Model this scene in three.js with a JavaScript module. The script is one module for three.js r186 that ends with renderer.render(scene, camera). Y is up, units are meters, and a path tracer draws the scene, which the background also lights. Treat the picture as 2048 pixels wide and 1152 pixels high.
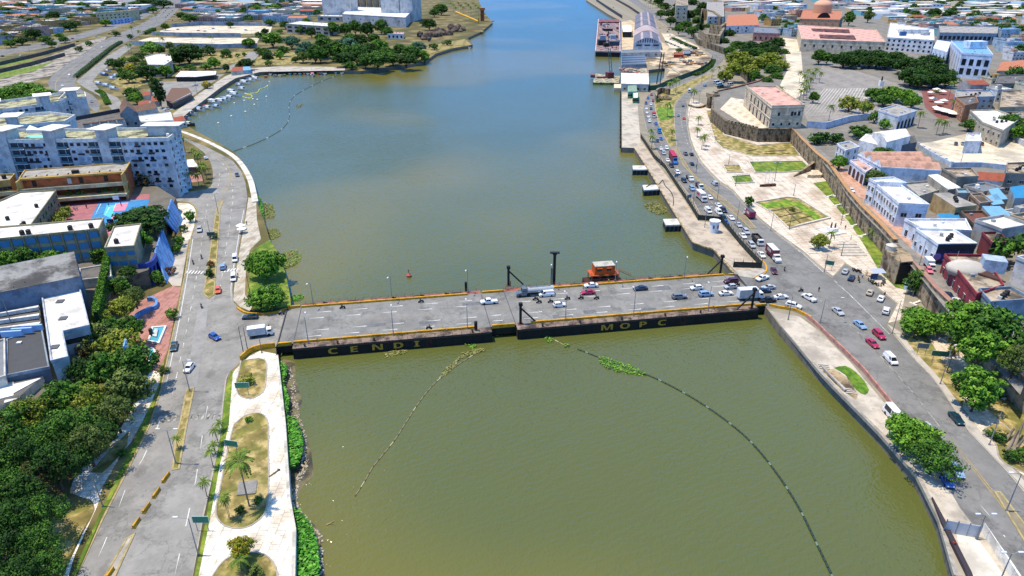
import*as THREE from 'three';
import{mergeGeometries}from 'three/addons/utils/BufferGeometryUtils.js';
import{MarchingCubes}from 'three/addons/objects/MarchingCubes.js';
import{FontLoader}from 'three/addons/loaders/FontLoader.js';
import{TextGeometry}from 'three/addons/geometries/TextGeometry.js';

// ---------- camera, sky, sun, exposure ----------
const scene=new THREE.Scene();
const EYE=100,PITCH=26*Math.PI/180,FOCAL=1365.33;// metres, radians, photograph pixels
const camera=new THREE.PerspectiveCamera(45.74,16/9,1,14000);
camera.position.set(0,EYE,0);
camera.rotation.x=-PITCH;
const renderer=new THREE.WebGLRenderer({antialias:true});
renderer.toneMapping=THREE.LinearToneMapping;
renderer.toneMappingExposure=1.2;
renderer.shadowMap.enabled=true;
const SUN=new THREE.Vector3(-0.3,1,-0.03).normalize();
{// clear tropical midday sky, deeper overhead
const w=256,h=128,d=new Float32Array(w*h*4);
for(let y=0;y<h;y++)for(let x=0;x<w;x++){
const e=Math.sin(((y+0.5)/h-0.5)*Math.PI),t=Math.pow(Math.max(0,e),0.55),a=e<0?[0.16,0.2,0.25]:[0.02+0.22*t,0.47-0.07*t,1.42-0.72*t],i=(y*w+x)*4;
for(let c=0;c<3;c++)d[i+c]=a[c];d[i+3]=1;
}
const t=new THREE.DataTexture(d,w,h,THREE.RGBAFormat,THREE.FloatType);
t.mapping=THREE.EquirectangularReflectionMapping;t.magFilter=t.minFilter=THREE.LinearFilter;t.needsUpdate=true;
scene.background=t;scene.environment=t;
}
const sun=new THREE.DirectionalLight(0xfff0d8,4.6);
sun.name='sun';
sun.position.copy(SUN).multiplyScalar(2000).add(new THREE.Vector3(0,0,-500));
sun.target.position.set(0,0,-500);
sun.castShadow=true;
Object.assign(sun.shadow.camera,{left:-1600,right:1600,top:1600,bottom:-1600,near:10,far:5000});
sun.shadow.mapSize.set(4096,4096);
scene.add(sun,sun.target);

// ---------- kit ----------
let seed=7;
const rnd=()=>{seed=(seed+0x6d2b79f5)|0;let t=Math.imul(seed^(seed>>>15),1|seed);t=(t+Math.imul(t^(t>>>7),61|t))^t;return((t^(t>>>14))>>>0)/4294967296;};
const rr=(a,b)=>a+(b-a)*rnd(),pick=(a)=>a[Math.floor(rnd()*a.length)];
const SP=Math.sin(PITCH),CP=Math.cos(PITCH);
// where the sight line through a pixel of the photograph meets the level y: a survey of the place from the picture
function G(px,py,y=0){
const u=(px-1024)/FOCAL,v=-(py-576)/FOCAL,dy=-SP+v*CP,t=(y-EYE)/dy;
return new THREE.Vector3(u*t,y,(-CP-v*SP)*t);
}
const toPx=(p)=>{const x=p.x,y=p.y-EYE,z=p.z,d=-y*SP-z*CP;return[1024+FOCAL*x/d,576-FOCAL*(y*CP-z*SP)/d];};
const xz=(list,y=0)=>list.map(([a,b])=>{const g=G(a,b,y);return[g.x,g.z];});
const V=(x,y,z)=>new THREE.Vector3(x,y,z);
class MB{// collects triangles, uv in metres
constructor(){this.p=[];this.n=[];this.u=[];this.c=[];this.col=null;}
tri(a,b,c){
const n=V(0,0,0).subVectors(b,a).cross(V(0,0,0).subVectors(c,a)).normalize();
let tx=1,tz=0;
const up=Math.abs(n.y)>0.6;
if(!up){const l=Math.hypot(n.x,n.z)||1;tx=n.z/l;tz=-n.x/l;}
for(const q of[a,b,c]){
this.p.push(q.x,q.y,q.z);this.n.push(n.x,n.y,n.z);
if(up)this.u.push(q.x,q.z);else this.u.push(q.x*tx+q.z*tz,q.y);
if(this.col)this.c.push(...this.col);
}
return this;
}
quad(a,b,c,d){return this.tri(a,b,c).tri(a,c,d);}
sheet(pts,y){
const c=pts.map((p)=>new THREE.Vector2(p[0],p[1])),f=typeof y==='function'?y:()=>y;
for(const t of THREE.ShapeUtils.triangulateShape(c,[])){
const[a,b,d]=t.map((i)=>V(pts[i][0],f(pts[i][0],pts[i][1]),pts[i][1]));
const up=(b.x-a.x)*(d.z-a.z)-(b.z-a.z)*(d.x-a.x)<0;
up?this.tri(a,b,d):this.tri(a,d,b);
}
return this;
}
sides(pts,y0,y1,closed=true){
let ar=0;const n=pts.length;
for(let i=0;i<n;i++){const a=pts[i],b=pts[(i+1)%n];ar+=a[0]*b[1]-b[0]*a[1];}
for(let i=0;i<(closed?n:n-1);i++){
let a=pts[i],b=pts[(i+1)%n];if(ar>0&&closed)[a,b]=[b,a];
this.quad(V(a[0],y0,a[1]),V(b[0],y0,b[1]),V(b[0],y1,b[1]),V(a[0],y1,a[1]));
}
return this;
}
prism(pts,y0,y1){return this.sheet(pts,y1).sides(pts,y0,y1);}
box(x,y,z,w,h,d,ry=0){
const c=Math.cos(ry),s=Math.sin(ry),q=[[-w/2,-d/2],[w/2,-d/2],[w/2,d/2],[-w/2,d/2]].map(([a,b])=>[x+a*c+b*s,z-a*s+b*c]);
this.prism(q,y,y+h);
return this.sheet(q,y);
}
offset(path,d,closed){
const n=path.length,out=[];
for(let i=0;i<n;i++){
const a=path[closed?(i+n-1)%n:Math.max(0,i-1)],b=path[i],c=path[closed?(i+1)%n:Math.min(n-1,i+1)];
let n1=[-(b[1]-a[1]),b[0]-a[0]],n2=[-(c[1]-b[1]),c[0]-b[0]];
const l1=Math.hypot(...n1),l2=Math.hypot(...n2);
if(l1<1e-6)n1=n2;else n1=n1.map((k)=>k/l1);
if(l2<1e-6)n2=n1;else n2=n2.map((k)=>k/l2);
let m=[n1[0]+n2[0],n1[1]+n2[1]];const l=Math.hypot(...m)||1;m=m.map((k)=>k/l);
const k=d/Math.max(0.35,m[0]*n1[0]+m[1]*n1[1]);
out.push([b[0]+m[0]*k,b[1]+m[1]*k]);
}
return out;
}
strip(path,w,y0,y1,closed=false){// a wall, kerb or painted band along a path
const L=this.offset(path,w/2,closed),R=this.offset(path,-w/2,closed),n=path.length;
const Y0=typeof y0==='function'?y0:()=>y0,Y1=typeof y1==='function'?y1:()=>y1;
const at=(q,i,f)=>V(q[i][0],f(i),q[i][1]);
for(let i=0;i<(closed?n:n-1);i++){
const j=(i+1)%n;
this.quad(at(L,i,Y1),at(L,j,Y1),at(R,j,Y1),at(R,i,Y1));
if(Y1(i)-Y0(i)>0.01){
this.quad(at(L,i,Y0),at(L,j,Y0),at(L,j,Y1),at(L,i,Y1)).quad(at(R,j,Y0),at(R,i,Y0),at(R,i,Y1),at(R,j,Y1));
}
}
if(!closed&&Y1(0)-Y0(0)>0.01)for(const i of[0,n-1])this.quad(at(L,i,Y0),at(R,i,Y0),at(R,i,Y1),at(L,i,Y1));
return this;
}
add(g,m){
g=g.index?g.toNonIndexed():g.clone();
if(m)g.applyMatrix4(m);
const P=g.attributes.position,N=g.attributes.normal,U=g.attributes.uv;
for(let i=0;i<P.count;i++){
this.p.push(P.getX(i),P.getY(i),P.getZ(i));this.n.push(N.getX(i),N.getY(i),N.getZ(i));this.u.push(U?U.getX(i):0,U?U.getY(i):0);
if(this.col)this.c.push(...this.col);
}
return this;
}
cyl(x,y,z,r0,r1,h,k=8){return this.add(new THREE.CylinderGeometry(r1,r0,h,k),new THREE.Matrix4().makeTranslation(x,y+h/2,z));}
tube(a,b,r,k=6,r2=r){
const d=V(0,0,0).subVectors(b,a),l=d.length(),q=new THREE.Quaternion().setFromUnitVectors(V(0,1,0),d.normalize());
return this.add(new THREE.CylinderGeometry(r2,r,l,k),new THREE.Matrix4().compose(V(0,0,0).addVectors(a,b).multiplyScalar(0.5),q,V(1,1,1)));
}
ball(x,y,z,rx,ry=rx,rz=rx,k=8){return this.add(new THREE.SphereGeometry(1,k,Math.max(4,k-2)),new THREE.Matrix4().compose(V(x,y,z),new THREE.Quaternion(),V(rx,ry,rz)));}
geo(){
const g=new THREE.BufferGeometry();
g.setAttribute('position',new THREE.Float32BufferAttribute(this.p,3));
g.setAttribute('normal',new THREE.Float32BufferAttribute(this.n,3));
g.setAttribute('uv',new THREE.Float32BufferAttribute(this.u,2));
if(this.c.length)g.setAttribute('color',new THREE.Float32BufferAttribute(this.c,3));
return g;
}
}
const mb=()=>new MB();
const used=new Map(),AUTO=[];
function numbered(n){const k=used.get(n)||0;used.set(n,k+1);return k?n+'_'+String(k).padStart(3,'0'):n;}
function tag(o,label,category,group,kind){o.userData={...o.userData,label,category};if(group)o.userData.group=group;if(kind)o.userData.kind=kind;return o;}
function T(name,label,cat,group){const g=new THREE.Group();g.name=numbered(name);tag(g,label,cat,group);scene.add(g);AUTO.push(g);return g;}
function P(parent,name,g,mat,label){
const m=new THREE.Mesh(g instanceof MB?g.geo():g,mat);m.name=name;m.castShadow=m.receiveShadow=true;
if(label)m.userData.label=label;
parent.add(m);return m;
}
function S(name,label,cat,g,mat,group,kind){
const m=new THREE.Mesh(g instanceof MB?g.geo():g,mat);m.name=numbered(name);m.castShadow=m.receiveShadow=true;
tag(m,label,cat,group,kind);scene.add(m);if(g instanceof MB&&kind!=='structure')AUTO.push(m);return m;
}
const ST=(name,label,cat,g,mat)=>S(name,label,cat,g,mat,null,'structure');
function copy(o,label,group){
const c=o.clone();c.name=numbered(o.name.replace(/_\d{3}$/,''));c.userData={...o.userData,label};if(group)c.userData.group=group;
scene.add(c);return c;
}
function settle(){// every thing gets its origin at its own base
const b=new THREE.Box3();
for(const o of AUTO){
b.makeEmpty();
if(o.isMesh){o.geometry.computeBoundingBox();b.copy(o.geometry.boundingBox);}else o.traverse((c)=>{if(c.isMesh&&c.geometry&&c.position.lengthSq()===0){c.geometry.computeBoundingBox();b.union(c.geometry.boundingBox);}});
if(b.isEmpty())continue;
const base=V((b.min.x+b.max.x)/2,b.min.y,(b.min.z+b.max.z)/2);
if(o.isMesh){o.geometry.translate(-base.x,-base.y,-base.z);o.position.copy(base);}
else{o.position.copy(base);for(const c of o.children)c.position.sub(base);}
}
}
const ORD=['first','second','third','fourth','fifth','sixth','seventh','eighth','ninth','tenth','eleventh','twelfth','thirteenth','fourteenth','fifteenth','sixteenth','seventeenth','eighteenth','nineteenth','twentieth'];
for(let i=21;i<60;i++)ORD.push(['twenty','thirty','forty','fifty'][Math.floor(i/10)-2]+(i%10?'-'+ORD[i%10-1]:''));

// ---------- textures ----------
function lattice(period,s){const a=new Float32Array(period*period),keep=seed;seed=s;for(let i=0;i<a.length;i++)a[i]=rnd();seed=keep;return a;}
function noiseMap(n,octaves,s,gain=0.5){// tileable value noise 0..1
const out=new Float32Array(n*n);let amp=1,tot=0;
octaves.forEach((per,o)=>{
const L=lattice(per,s+o*17),k=per/n;
for(let y=0;y<n;y++){
const fy=y*k,iy=Math.floor(fy),ty=fy-iy,sy=ty*ty*(3-2*ty),y0=(iy%per)*per,y1=((iy+1)%per)*per;
for(let x=0;x<n;x++){
const fx=x*k,ix=Math.floor(fx),t=fx-ix,sx=t*t*(3-2*t),x0=ix%per,x1=(ix+1)%per;
out[y*n+x]+=amp*((L[y0+x0]*(1-sx)+L[y0+x1]*sx)*(1-sy)+(L[y1+x0]*(1-sx)+L[y1+x1]*sx)*sy);
}
}
tot+=amp;amp*=gain;
});
for(let i=0;i<out.length;i++)out[i]/=tot;
return out;
}
function tex(n,f,srgb=true){// f(i, x, y) gives grey or [r, g, b] 0..1 as seen
const d=new Uint8Array(n*n*4);
for(let y=0,i=0;y<n;y++)for(let x=0;x<n;x++,i++){const v=f(i,x,y),a=Array.isArray(v);for(let c=0;c<3;c++)d[i*4+c]=Math.max(0,Math.min(255,255*(a?v[c]:v)));d[i*4+3]=255;}
const t=new THREE.DataTexture(d,n,n);t.wrapS=t.wrapT=THREE.RepeatWrapping;t.magFilter=t.minFilter=THREE.LinearFilter;if(srgb)t.colorSpace=THREE.SRGBColorSpace;t.needsUpdate=true;return t;
}
const sm=(a,b,x)=>{const t=Math.max(0,Math.min(1,(x-a)/(b-a)));return t*t*(3-2*t);};
const mixc=(a,b,t)=>a.map((v,i)=>v+(b[i]-v)*t);
const N1=noiseMap(512,[4,9,19,41,83,170],11,0.62),N2=noiseMap(512,[6,13,29,61,128,256],23,0.75),N3=noiseMap(512,[3,7,15],37);
const TX={
grime:tex(512,(i)=>0.8+0.18*sm(0.3,0.62,N1[i])-0.12*sm(0.56,0.72,N2[i])+0.12*(N2[i]-0.5)),
grain:tex(512,(i)=>0.8+0.28*(N2[i]-0.4)+0.16*(N3[i]-0.5)),
asphalt:tex(512,(i,x,y)=>{const p=0.92+0.34*(N2[i]-0.5)+0.1*(N3[i]-0.5)-0.09*sm(0.58,0.66,N1[i])-0.12*sm(0.035,0.0,Math.abs(N1[((y*2)%512)*512+(x*2)%512]-0.5)*(N3[i]>0.52?1:9));return[p,p,p];}),
grass:tex(512,(i)=>mixc(mixc([0.66,0.63,0.42],[0.92,0.87,0.7],sm(0.38,0.6,N1[i])),[0.52,0.56,0.26],0.75*sm(0.48,0.68,N3[i])).map((v)=>v*(0.75+0.5*N2[i]))),
lawn:tex(512,(i)=>mixc([0.52,0.62,0.26],[0.8,0.78,0.5],sm(0.42,0.68,N1[i])).map((v)=>v*(0.72+0.56*N2[i]))),
stone:tex(512,(i,x,y)=>{const row=Math.floor(y/32),off=(row*37)%64,col=Math.floor(((x+off)%512)/64),e=((x+off)%64<4||y%32<4)?0.72:1;const h=Math.sin(row*91.7+col*37.3)*0.5+0.5;return mixc([0.74,0.71,0.67],[0.95,0.93,0.9],0.35*h+0.65*sm(0.35,0.6,N1[i])).map((v)=>v*e*(0.84+0.3*N2[i]));}),
stain:tex(512,(i)=>mixc([0.46,0.44,0.42],[0.95,0.93,0.9],sm(0.36,0.6,0.7*N1[i]+0.3*N2[i])).map((v)=>v*(0.82+0.3*N2[i]))),
slabs:tex(512,(i,x,y)=>{const j=(x%64<3||(y+(Math.floor(x/64)%2)*20)%42<3)?0.68:1;return mixc([0.86,0.82,0.77],[0.99,0.98,0.96],sm(0.34,0.58,N1[i])).map((v)=>v*j*(0.84+0.26*N2[i]));}),
rib:tex(256,(i,x,y)=>(0.86+0.12*Math.sin(x/256*Math.PI*2*16))*(0.88+0.2*N1[(y*2)*512+x*2])),
tile:tex(256,(i,x,y)=>(0.78+0.2*Math.abs(Math.sin(x/256*Math.PI*16)))*(y%16<3?0.75:1)*(0.78+0.4*N1[(y*2)*512+x*2])),
};
const BUMP={grain:tex(512,(i)=>N2[i],false),rib:tex(256,(i,x)=>0.5+0.5*Math.sin(x/256*Math.PI*2*16),false)};
const texOf=(t,size)=>{const c=t.clone();c.repeat.set(1/size,1/size);c.needsUpdate=true;return c;};
const mats=new Map();
function M(hex,rough=0.85,o={}){
const k=hex+rough+JSON.stringify({...o,map:o.map?.uuid});
if(!mats.has(k)){const{tx,size=12,bump,...rest}=o;const m=new THREE.MeshPhysicalMaterial({color:hex,roughness:rough,side:THREE.DoubleSide,...rest});if(tx)m.map=texOf(TX[tx],size);if(bump){m.bumpMap=texOf(BUMP[bump]||BUMP.grain,size/3);m.bumpScale=0.03;}mats.set(k,m);}
return mats.get(k);
}
const W_=(hex,size=9)=>M(hex,0.85,{tx:'grime',size});// weathered plaster, concrete
const GLASS=M('#1b2733',0.12,{metalness:0.1}),DARK=M('#15171a',0.7),STEEL=M('#7d858c',0.5,{metalness:0.5}),BLACK=M('#0d0d0e',0.6),WHITE=M('#dcdcd8',0.6),RUBBER=M('#17181a',0.85);
// ---------- water ----------
const WATER=-3;
{
const n=2048,a=noiseMap(n,[96,210,430],51,0.7),b=noiseMap(512,[5,11,23],61),c=noiseMap(n,[700,1024],71,0.8);
const bump=tex(n,(i,x,y)=>{
const calm=0.75+0.35*sm(0.35,0.65,b[(y>>2)*512+(x>>2)]);
const w=0.5+0.5*Math.sin((x*0.45+y*0.9)*2*Math.PI/2048*140+9*a[i]);
return 0.5+calm*(0.5*(a[i]-0.5)+0.12*(w-0.5)+0.34*(c[i]-0.5));
},false);
const col=tex(512,(i)=>mixc([0.5,0.475,0.19],[0.4,0.425,0.215],sm(0.38,0.6,b[i])).map((v)=>v*(0.94+0.12*N1[i])));
bump.repeat.set(1/260,1/260);col.repeat.set(1/900,1/900);
const m=new THREE.MeshPhysicalMaterial({color:0xd8d8d8,map:col,roughness:0.17,ior:1.5,bumpMap:bump,bumpScale:0.38,side:THREE.DoubleSide});
ST('water','wide olive green river running from the bridge to the far bend','river',mb().sheet([[-3000,300],[3000,300],[3000,-9000],[-3000,-9000]],WATER),m);
}
// ---------- land ----------
const LEFT=[[600,1500],[586,1152],[588,1060],[577,1000],[568,850],[556,740],[553,714],[552,692],[577,619],[583,600],[575,575],[570,545],[558,510],[540,480],[528,440],[512,400],[509,375],[502,350],[482,318],[468,303],[430,282],[392,262],[366,246],[364,236],[380,222],[410,199],[440,176],[470,157],[520,144],[560,141],[620,139],[690,141],[720,142],[800,132],[850,123],[872,107],[905,97],[945,90],[935,76],[965,62],[985,45],[965,20],[957,0],[945,-20],[925,-50]];
const RIGHT=[[1225,-50],[1172,0],[1217,29],[1242,42],[1243,100],[1243,295],[1268,296],[1300,345],[1345,420],[1385,485],[1428,500],[1466,547],[1490,552],[1534,617],[1560,652],[1640,742],[1760,865],[1835,950],[1880,1040],[1912,1152],[1990,1500]];
const soil=M('#857e62',0.95,{tx:'grass',size:95}),quayStone=W_('#7b756b',14);
{
const l=xz(LEFT);l.push([-5000,-6000],[-5000,200]);
const g=ST('ground','dry grassy land of the left river bank','ground',mb().sheet(l,0),soil);
P(g,'embankment',mb().sides(xz(LEFT),-8,0,false),quayStone);
const r=xz(RIGHT);r.push([5000,200],[5000,-6000]);
const pit=[[1297,140],[1330,136],[1328,155],[1318,165],[1299,166]],c=r.map((p)=>new THREE.Vector2(p[0],p[1])),h=xz(pit).map((p)=>new THREE.Vector2(p[0],p[1])),all=[...c,...h],m=mb();
if(THREE.ShapeUtils.isClockWise(c))c.reverse();
if(!THREE.ShapeUtils.isClockWise(h))h.reverse();
const pts=[...c,...h];
for(const t of THREE.ShapeUtils.triangulateShape(c,[h])){const q=t.map((i)=>V(pts[i].x,0,pts[i].y));m.tri(q[2],q[1],q[0]);}
const g2=ST('ground','dusty land of the right river bank','ground',m,M('#a39a86',0.95,{tx:'grain',size:30}));
P(g2,'embankment',mb().sides(xz(RIGHT),-8,0,false).sides(xz(pit),-8,0),quayStone);
}
const HL=6,HR=7;
{
const l=[[352,396],[332,432],[322,465],[312,505],[296,540],[246,556],[212,600],[205,660],[170,700],[100,790],[0,870],[-300,1050],[-900,800],[-900,345],[0,345],[270,345]];
const q=xz(l,HL),g=ST('terrain','raised terrace of the school and warehouses above the left road','terrain',mb().sheet(q,HL),M('#7a7468',0.95,{tx:'grain',size:20}));
P(g,'rock_face',mb().sides(q,-1,HL),M('#6b6458',0.95,{tx:'stain',size:16,bump:'grain'}));
const r=[[1425,221],[1453,245],[1517,260],[1583,260],[1604,282],[1633,311],[1660,333],[1673,353],[1695,384],[1724,418],[1760,453],[1805,500],[1841,545],[1870,580],[1910,619],[1965,676],[2048,760],[2300,1000],[3600,900],[3600,-48],[1285,-48],[1315,0],[1372,42],[1396,78],[1450,96],[1462,120],[1515,162],[1425,186]];
const qr=xz(r,HR),gr=ST('terrain','raised old town plateau behind the city wall','terrain',mb().sheet(qr,HR),M('#8f8a80',0.95,{tx:'grain',size:24}));
P(gr,'cliff_face',mb().sides(qr,-1,HR),M('#77705f',0.95,{tx:'stain',size:14,bump:'grain'}));
}
// ---------- ground covers ----------
let lift=0;
const sheetPx=(px,h,y=0)=>mb().sheet(xz(px,y),y+h+(lift=(lift+0.0012)%0.009));
const A1=M('#918f8a',0.92,{tx:'asphalt',size:38,bump:'grain'}),A2=M('#7d7c79',0.92,{tx:'asphalt',size:44,bump:'grain'});
const CONC=M('#b5aea2',0.9,{tx:'grime',size:22}),PALE=M('#e6e2d8',0.85,{tx:'slabs',size:14}),PLAZA=M('#d2c8bb',0.9,{tx:'slabs',size:26}),DRY=M('#b6ac90',0.95,{tx:'grass',size:13,bump:'grain'}),LAWN=M('#9bad62',0.95,{tx:'lawn',size:15,bump:'grain'}),DIRT=M('#b3a184',0.95,{tx:'stain',size:30}),PINK=M('#b08078',0.9,{tx:'slabs',size:11}),SAND=M('#d3c7b0',0.95,{tx:'grime',size:40});
const cover=(name,label,cat,px,mat,h=0.03,y=0)=>ST(name,label,cat,sheetPx(px,h,y),mat);
const PAINT=M('#f2f2ee',0.8,{tx:'grain',size:6}),PAINTW=M('#aeafac',0.85,{tx:'stain',size:5}),PAINTY=M('#b8a068',0.8,{tx:'grain',size:6});
function dashes(g,px,len,gap,w,y=0.075,base=0){// broken painted line along a pixel path, each stroke a part
const pts=xz(px,base);let on=true,left=len,run=[];
const end=()=>{if(run.length>1)P(g,'lane_marking',mb().strip(run,w,base+y,base+y),PAINT);run=[];};
for(let i=0;i<pts.length-1;i++){
let[x,z]=pts[i];const[x1,z1]=pts[i+1];let l=Math.hypot(x1-x,z1-z);const ux=(x1-x)/l,uz=(z1-z)/l;
while(l>1e-3){if(on&&!run.length)run.push([x,z]);const s=Math.min(l,left);x+=ux*s;z+=uz*s;l-=s;left-=s;if(on)run.push([x,z]);if(left<1e-3){if(on)end();on=!on;left=on?len:gap;}}
}
end();
}
const line=(m,px,w,y=0.075,base=0)=>m.strip(xz(px,base),w,base+y,base+y);
const smoothPx=(px,k=5)=>{const c=new THREE.CatmullRomCurve3(px.map(([a,b])=>V(a,b,0)),false,'centripetal');return c.getPoints((px.length-1)*k).map((p)=>[p.x,p.y]);};
function kerb(px,label,mat,w=0.35,h=0.16,base=0,closed=false){return S('kerb',label,'kerb',mb().strip(xz(px,base),w,base-0.05,base+h,closed),mat,null,'structure');}
const KC=M('#b9b3a6',0.9,{tx:'grain',size:5}),KY=M('#aa9b6c',0.9,{tx:'grime',size:5});
// left avenue and junction
const aveL=[[110,1260],[152,1160],[205,1040],[262,928],[300,850],[322,780],[338,705],[357,620],[371,545],[382,475],[393,440],[394,419],[381,406],[357,403],[338,398],[352,386],[395,382],[421,374],[426,350],[419,320],[398,297],[370,281],[340,270]];
const aveR=[[345,262],[375,279],[409,292],[443,309],[466,322],[482,342],[491,365],[495,395],[490,430],[481,475],[471,530],[465,580],[468,605],[478,616],[497,626],[527,626],[574,619],[552,694],[520,697],[500,707],[484,722],[470,735],[457,746],[452,760],[447,800],[440,870],[425,950],[405,1040],[385,1160],[368,1260]];
const road1=cover('road','pale grey riverside avenue on the left bank with its bridge junction','road',[...smoothPx(aveL,3),...aveR],A1,0.045);
{
const y=mb();
dashes(road1,[[350,1150],[372,1052],[392,960],[408,850],[420,790]],5,7,0.18);
dashes(road1,[[197,1115],[225,1050],[258,960],[285,920],[315,855],[333,800]],5,8,0.18);
dashes(road1,smoothPx([[345,790],[365,700],[385,600],[397,530],[408,450],[416,405]]),3,5,0.16);
dashes(road1,smoothPx([[440,580],[452,500],[463,420],[466,390],[456,345],[440,322],[400,300]]),4,6,0.18);
dashes(road1,smoothPx([[425,400],[437,370],[440,345]]),4,6,0.16);
P(road1,'edge_line',line(mb(),[[326,800],[345,710],[362,625],[376,545],[386,478]],0.2),PAINT);P(road1,'edge_line',line(mb(),[[463,605],[462,575],[468,530],[478,470],[488,420]],0.2),PAINT);
line(y,smoothPx([[445,385],[457,372],[461,350],[454,330],[436,312],[415,303],[395,291]]),0.35);
for(const[x,yy,d]of[[374,544,6],[445,542,6]])for(let i=0;i<6;i++){const g=G(x+i*d-(x>400?0:0),yy+(x>400?-i*0.6:0.3*i));P(road1,'crossing_stripe',mb().box(g.x,0.065,g.z,0.5,0.01,2.6,0.05),PAINT);}
for(let i=0;i<13;i++){if(i>4&&i<7)continue;const g=G(307+i*11,839-i*0.6);P(road1,'crossing_stripe',mb().box(g.x,0.066,g.z,0.55,0.01,2.4,0.12),PAINTW);}
P(road1,'centre_line',y,PAINTY);
// lighter concrete strip between the two flows at the junction
cover('pavement','pale worn concrete strip down the middle of the left junction','pavement',[[398,602],[418,600],[408,690],[394,775],[374,778],[384,690]],M('#a3a29f',0.92,{tx:'grain',size:20}),0.065);
}
function median(label,px,mat,kmat){const q=smoothPx(px,1);cover('median',label,'median',q,mat,0.13);kerb(q,'painted kerb around the '+label,kmat,0.4,0.2,0,true);}
median('grassy median of the left avenue above the bridge junction',[[432,428],[440,428],[428,590],[418,597],[408,588]],DRY,KY);
median('thin median of the left avenue by the sea wall bend',[[440,400],[446,402],[437,432],[429,432]],M('#a89f84',0.9,{tx:'grain'}),KY);
median('bare earth median of the left avenue below the junction',[[374,780],[388,776],[370,868],[358,938],[346,940],[352,880],[362,840]],DRY,KY);
median('pale paved median tip at the bottom of the left avenue',[[254,1078],[268,1070],[222,1170],[200,1170]],CONC,KY);
// left verge, footpath under the bluff, white promenade
cover('path','white footpath along the foot of the overgrown bluff','path',smoothPx([[110,1190],[168,1062],[190,1020],[182,1000],[140,985],[165,935],[215,900],[270,800],[300,745],[322,745],[305,800],[262,885],[245,905],[225,940],[205,975],[196,1010],[150,1110],[128,1190]],2),PALE,0.04);
cover('grass','green verge strip between left avenue and footpath','grass',[[148,1160],[200,1040],[256,930],[296,850],[318,780],[332,705],[322,712],[305,790],[285,845],[250,920],[196,1035],[140,1160]],LAWN,0.035);
cover('grass','triangular dry lawn beside the white footpath under the forest','grass',[[110,1010],[182,1003],[188,1020],[140,1110],[118,1130],[100,1070]],DRY,0.05);
cover('grass','dry lawn triangle between shaded path and left avenue','grass',[[180,945],[215,905],[258,862],[255,890],[232,920],[205,946]],DRY,0.05);
cover('pavement','pink paved forecourt beside the blue arcade','pavement',[[250,640],[285,600],[345,572],[362,575],[352,620],[336,700],[318,745],[300,745],[270,700]],PINK,0.04);
cover('pavement','grey roadside pavement below the blue fins','pavement',[[352,480],[378,478],[362,572],[345,572],[335,560]],CONC,0.04);
cover('pavement','white traffic island with a small tree by the side street','pavement',smoothPx([[357,406],[380,408],[391,420],[390,440],[380,478],[366,480],[362,440],[352,412]],2),PALE,0.06);
const prom=cover('promenade','bright white riverside promenade at lower left','promenade',[[392,1170],[415,1040],[433,930],[447,850],[454,770],[470,740],[500,712],[520,702],[552,708],[555,740],[567,850],[576,1000],[586,1060],[584,1170]],PALE,0.05);
const isl=(label,px)=>{cover('lawn',label,'lawn',smoothPx(px,3),DRY,0.08);kerb(smoothPx(px,3),'low stone edging of the '+label,KC,0.3,0.17,0,true);};
isl('dry grass bed nearest the bridge on the promenade',[[482,722],[530,720],[532,760],[526,785],[500,798],[478,790],[472,770],[478,745]]);
isl('long dry grass bed with the tall coconut palm',[[468,850],[490,832],[520,827],[534,838],[537,900],[537,980],[528,1030],[490,1056],[450,1052],[432,1030],[440,980],[455,900]]);
isl('round dry grass bed at the bottom of the promenade',[[420,1160],[450,1120],[490,1106],[530,1110],[552,1135],[548,1180],[430,1190]]);
cover('grass','narrow green verge between left avenue and the white promenade','grass',[[388,1160],[412,1040],[430,930],[444,850],[449,780],[454,770],[462,742],[466,745],[458,850],[440,930],[420,1040],[396,1160]],LAWN,0.06);
S('retaining_wall','pale concrete river wall along the lower left promenade','wall',mb().strip(xz([[589,1220],[587,1152],[589,1060],[578,1000],[569,850],[557,740],[554,712]]),0.7,-5,0.35),W_('#c9c4b8'));
// left bank above the bridge
cover('pavement','grey pavement between the avenue and the tree bank','pavement',[[497,395],[512,398],[514,440],[522,478],[500,500],[492,540],[490,590],[505,612],[500,622],[480,614],[467,600],[468,580],[474,530],[484,475],[492,430]],M('#bdb8ac',0.9,{tx:'slabs',size:12}),0.05);
cover('grass','dry tree bank above the left bridge end','grass',[[505,500],[540,480],[560,512],[572,550],[580,590],[582,612],[540,620],[505,612],[495,585]],LAWN,0.06);
S('sea_wall','low white sea wall curving along the left bay road','wall',mb().strip(xz(smoothPx([[357,262],[392,275],[430,292],[470,316],[488,337],[501,362],[507,385],[511,405]],4)),2.6,-4,0.55),M('#d8d2c4',0.85,{tx:'grime',size:14}));
// bridge approach kerbs
const KYB=M('#cf9a1e',0.8,{tx:'grime',size:6});
S('kerb_wall','yellow kerb wall curving round the north corner of the bridge mouth','kerb',mb().strip(xz(smoothPx([[474,617],[490,627],[515,630],[550,627],[574,620]],3)),0.5,0,0.7),KYB);
S('kerb_wall','tall yellow parapet curving from promenade to the bridge','kerb',mb().strip(xz(smoothPx([[482,722],[500,706],[525,698],[551,695]],3)),0.5,0,1.6),KYB);
S('kerb_wall','yellow kerb wall beside the right bridge end below the junction','kerb',mb().strip(xz(smoothPx([[1538,612],[1560,617],[1590,622],[1622,638]],3)),0.5,0,0.9),KYB);
S('kerb_wall','yellow kerb round the pavement corner at the quay fence','kerb',mb().strip(xz(smoothPx([[1505,557],[1520,553],[1532,543],[1531,530],[1522,520]],3)),0.5,0,0.3),KYB);

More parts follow.
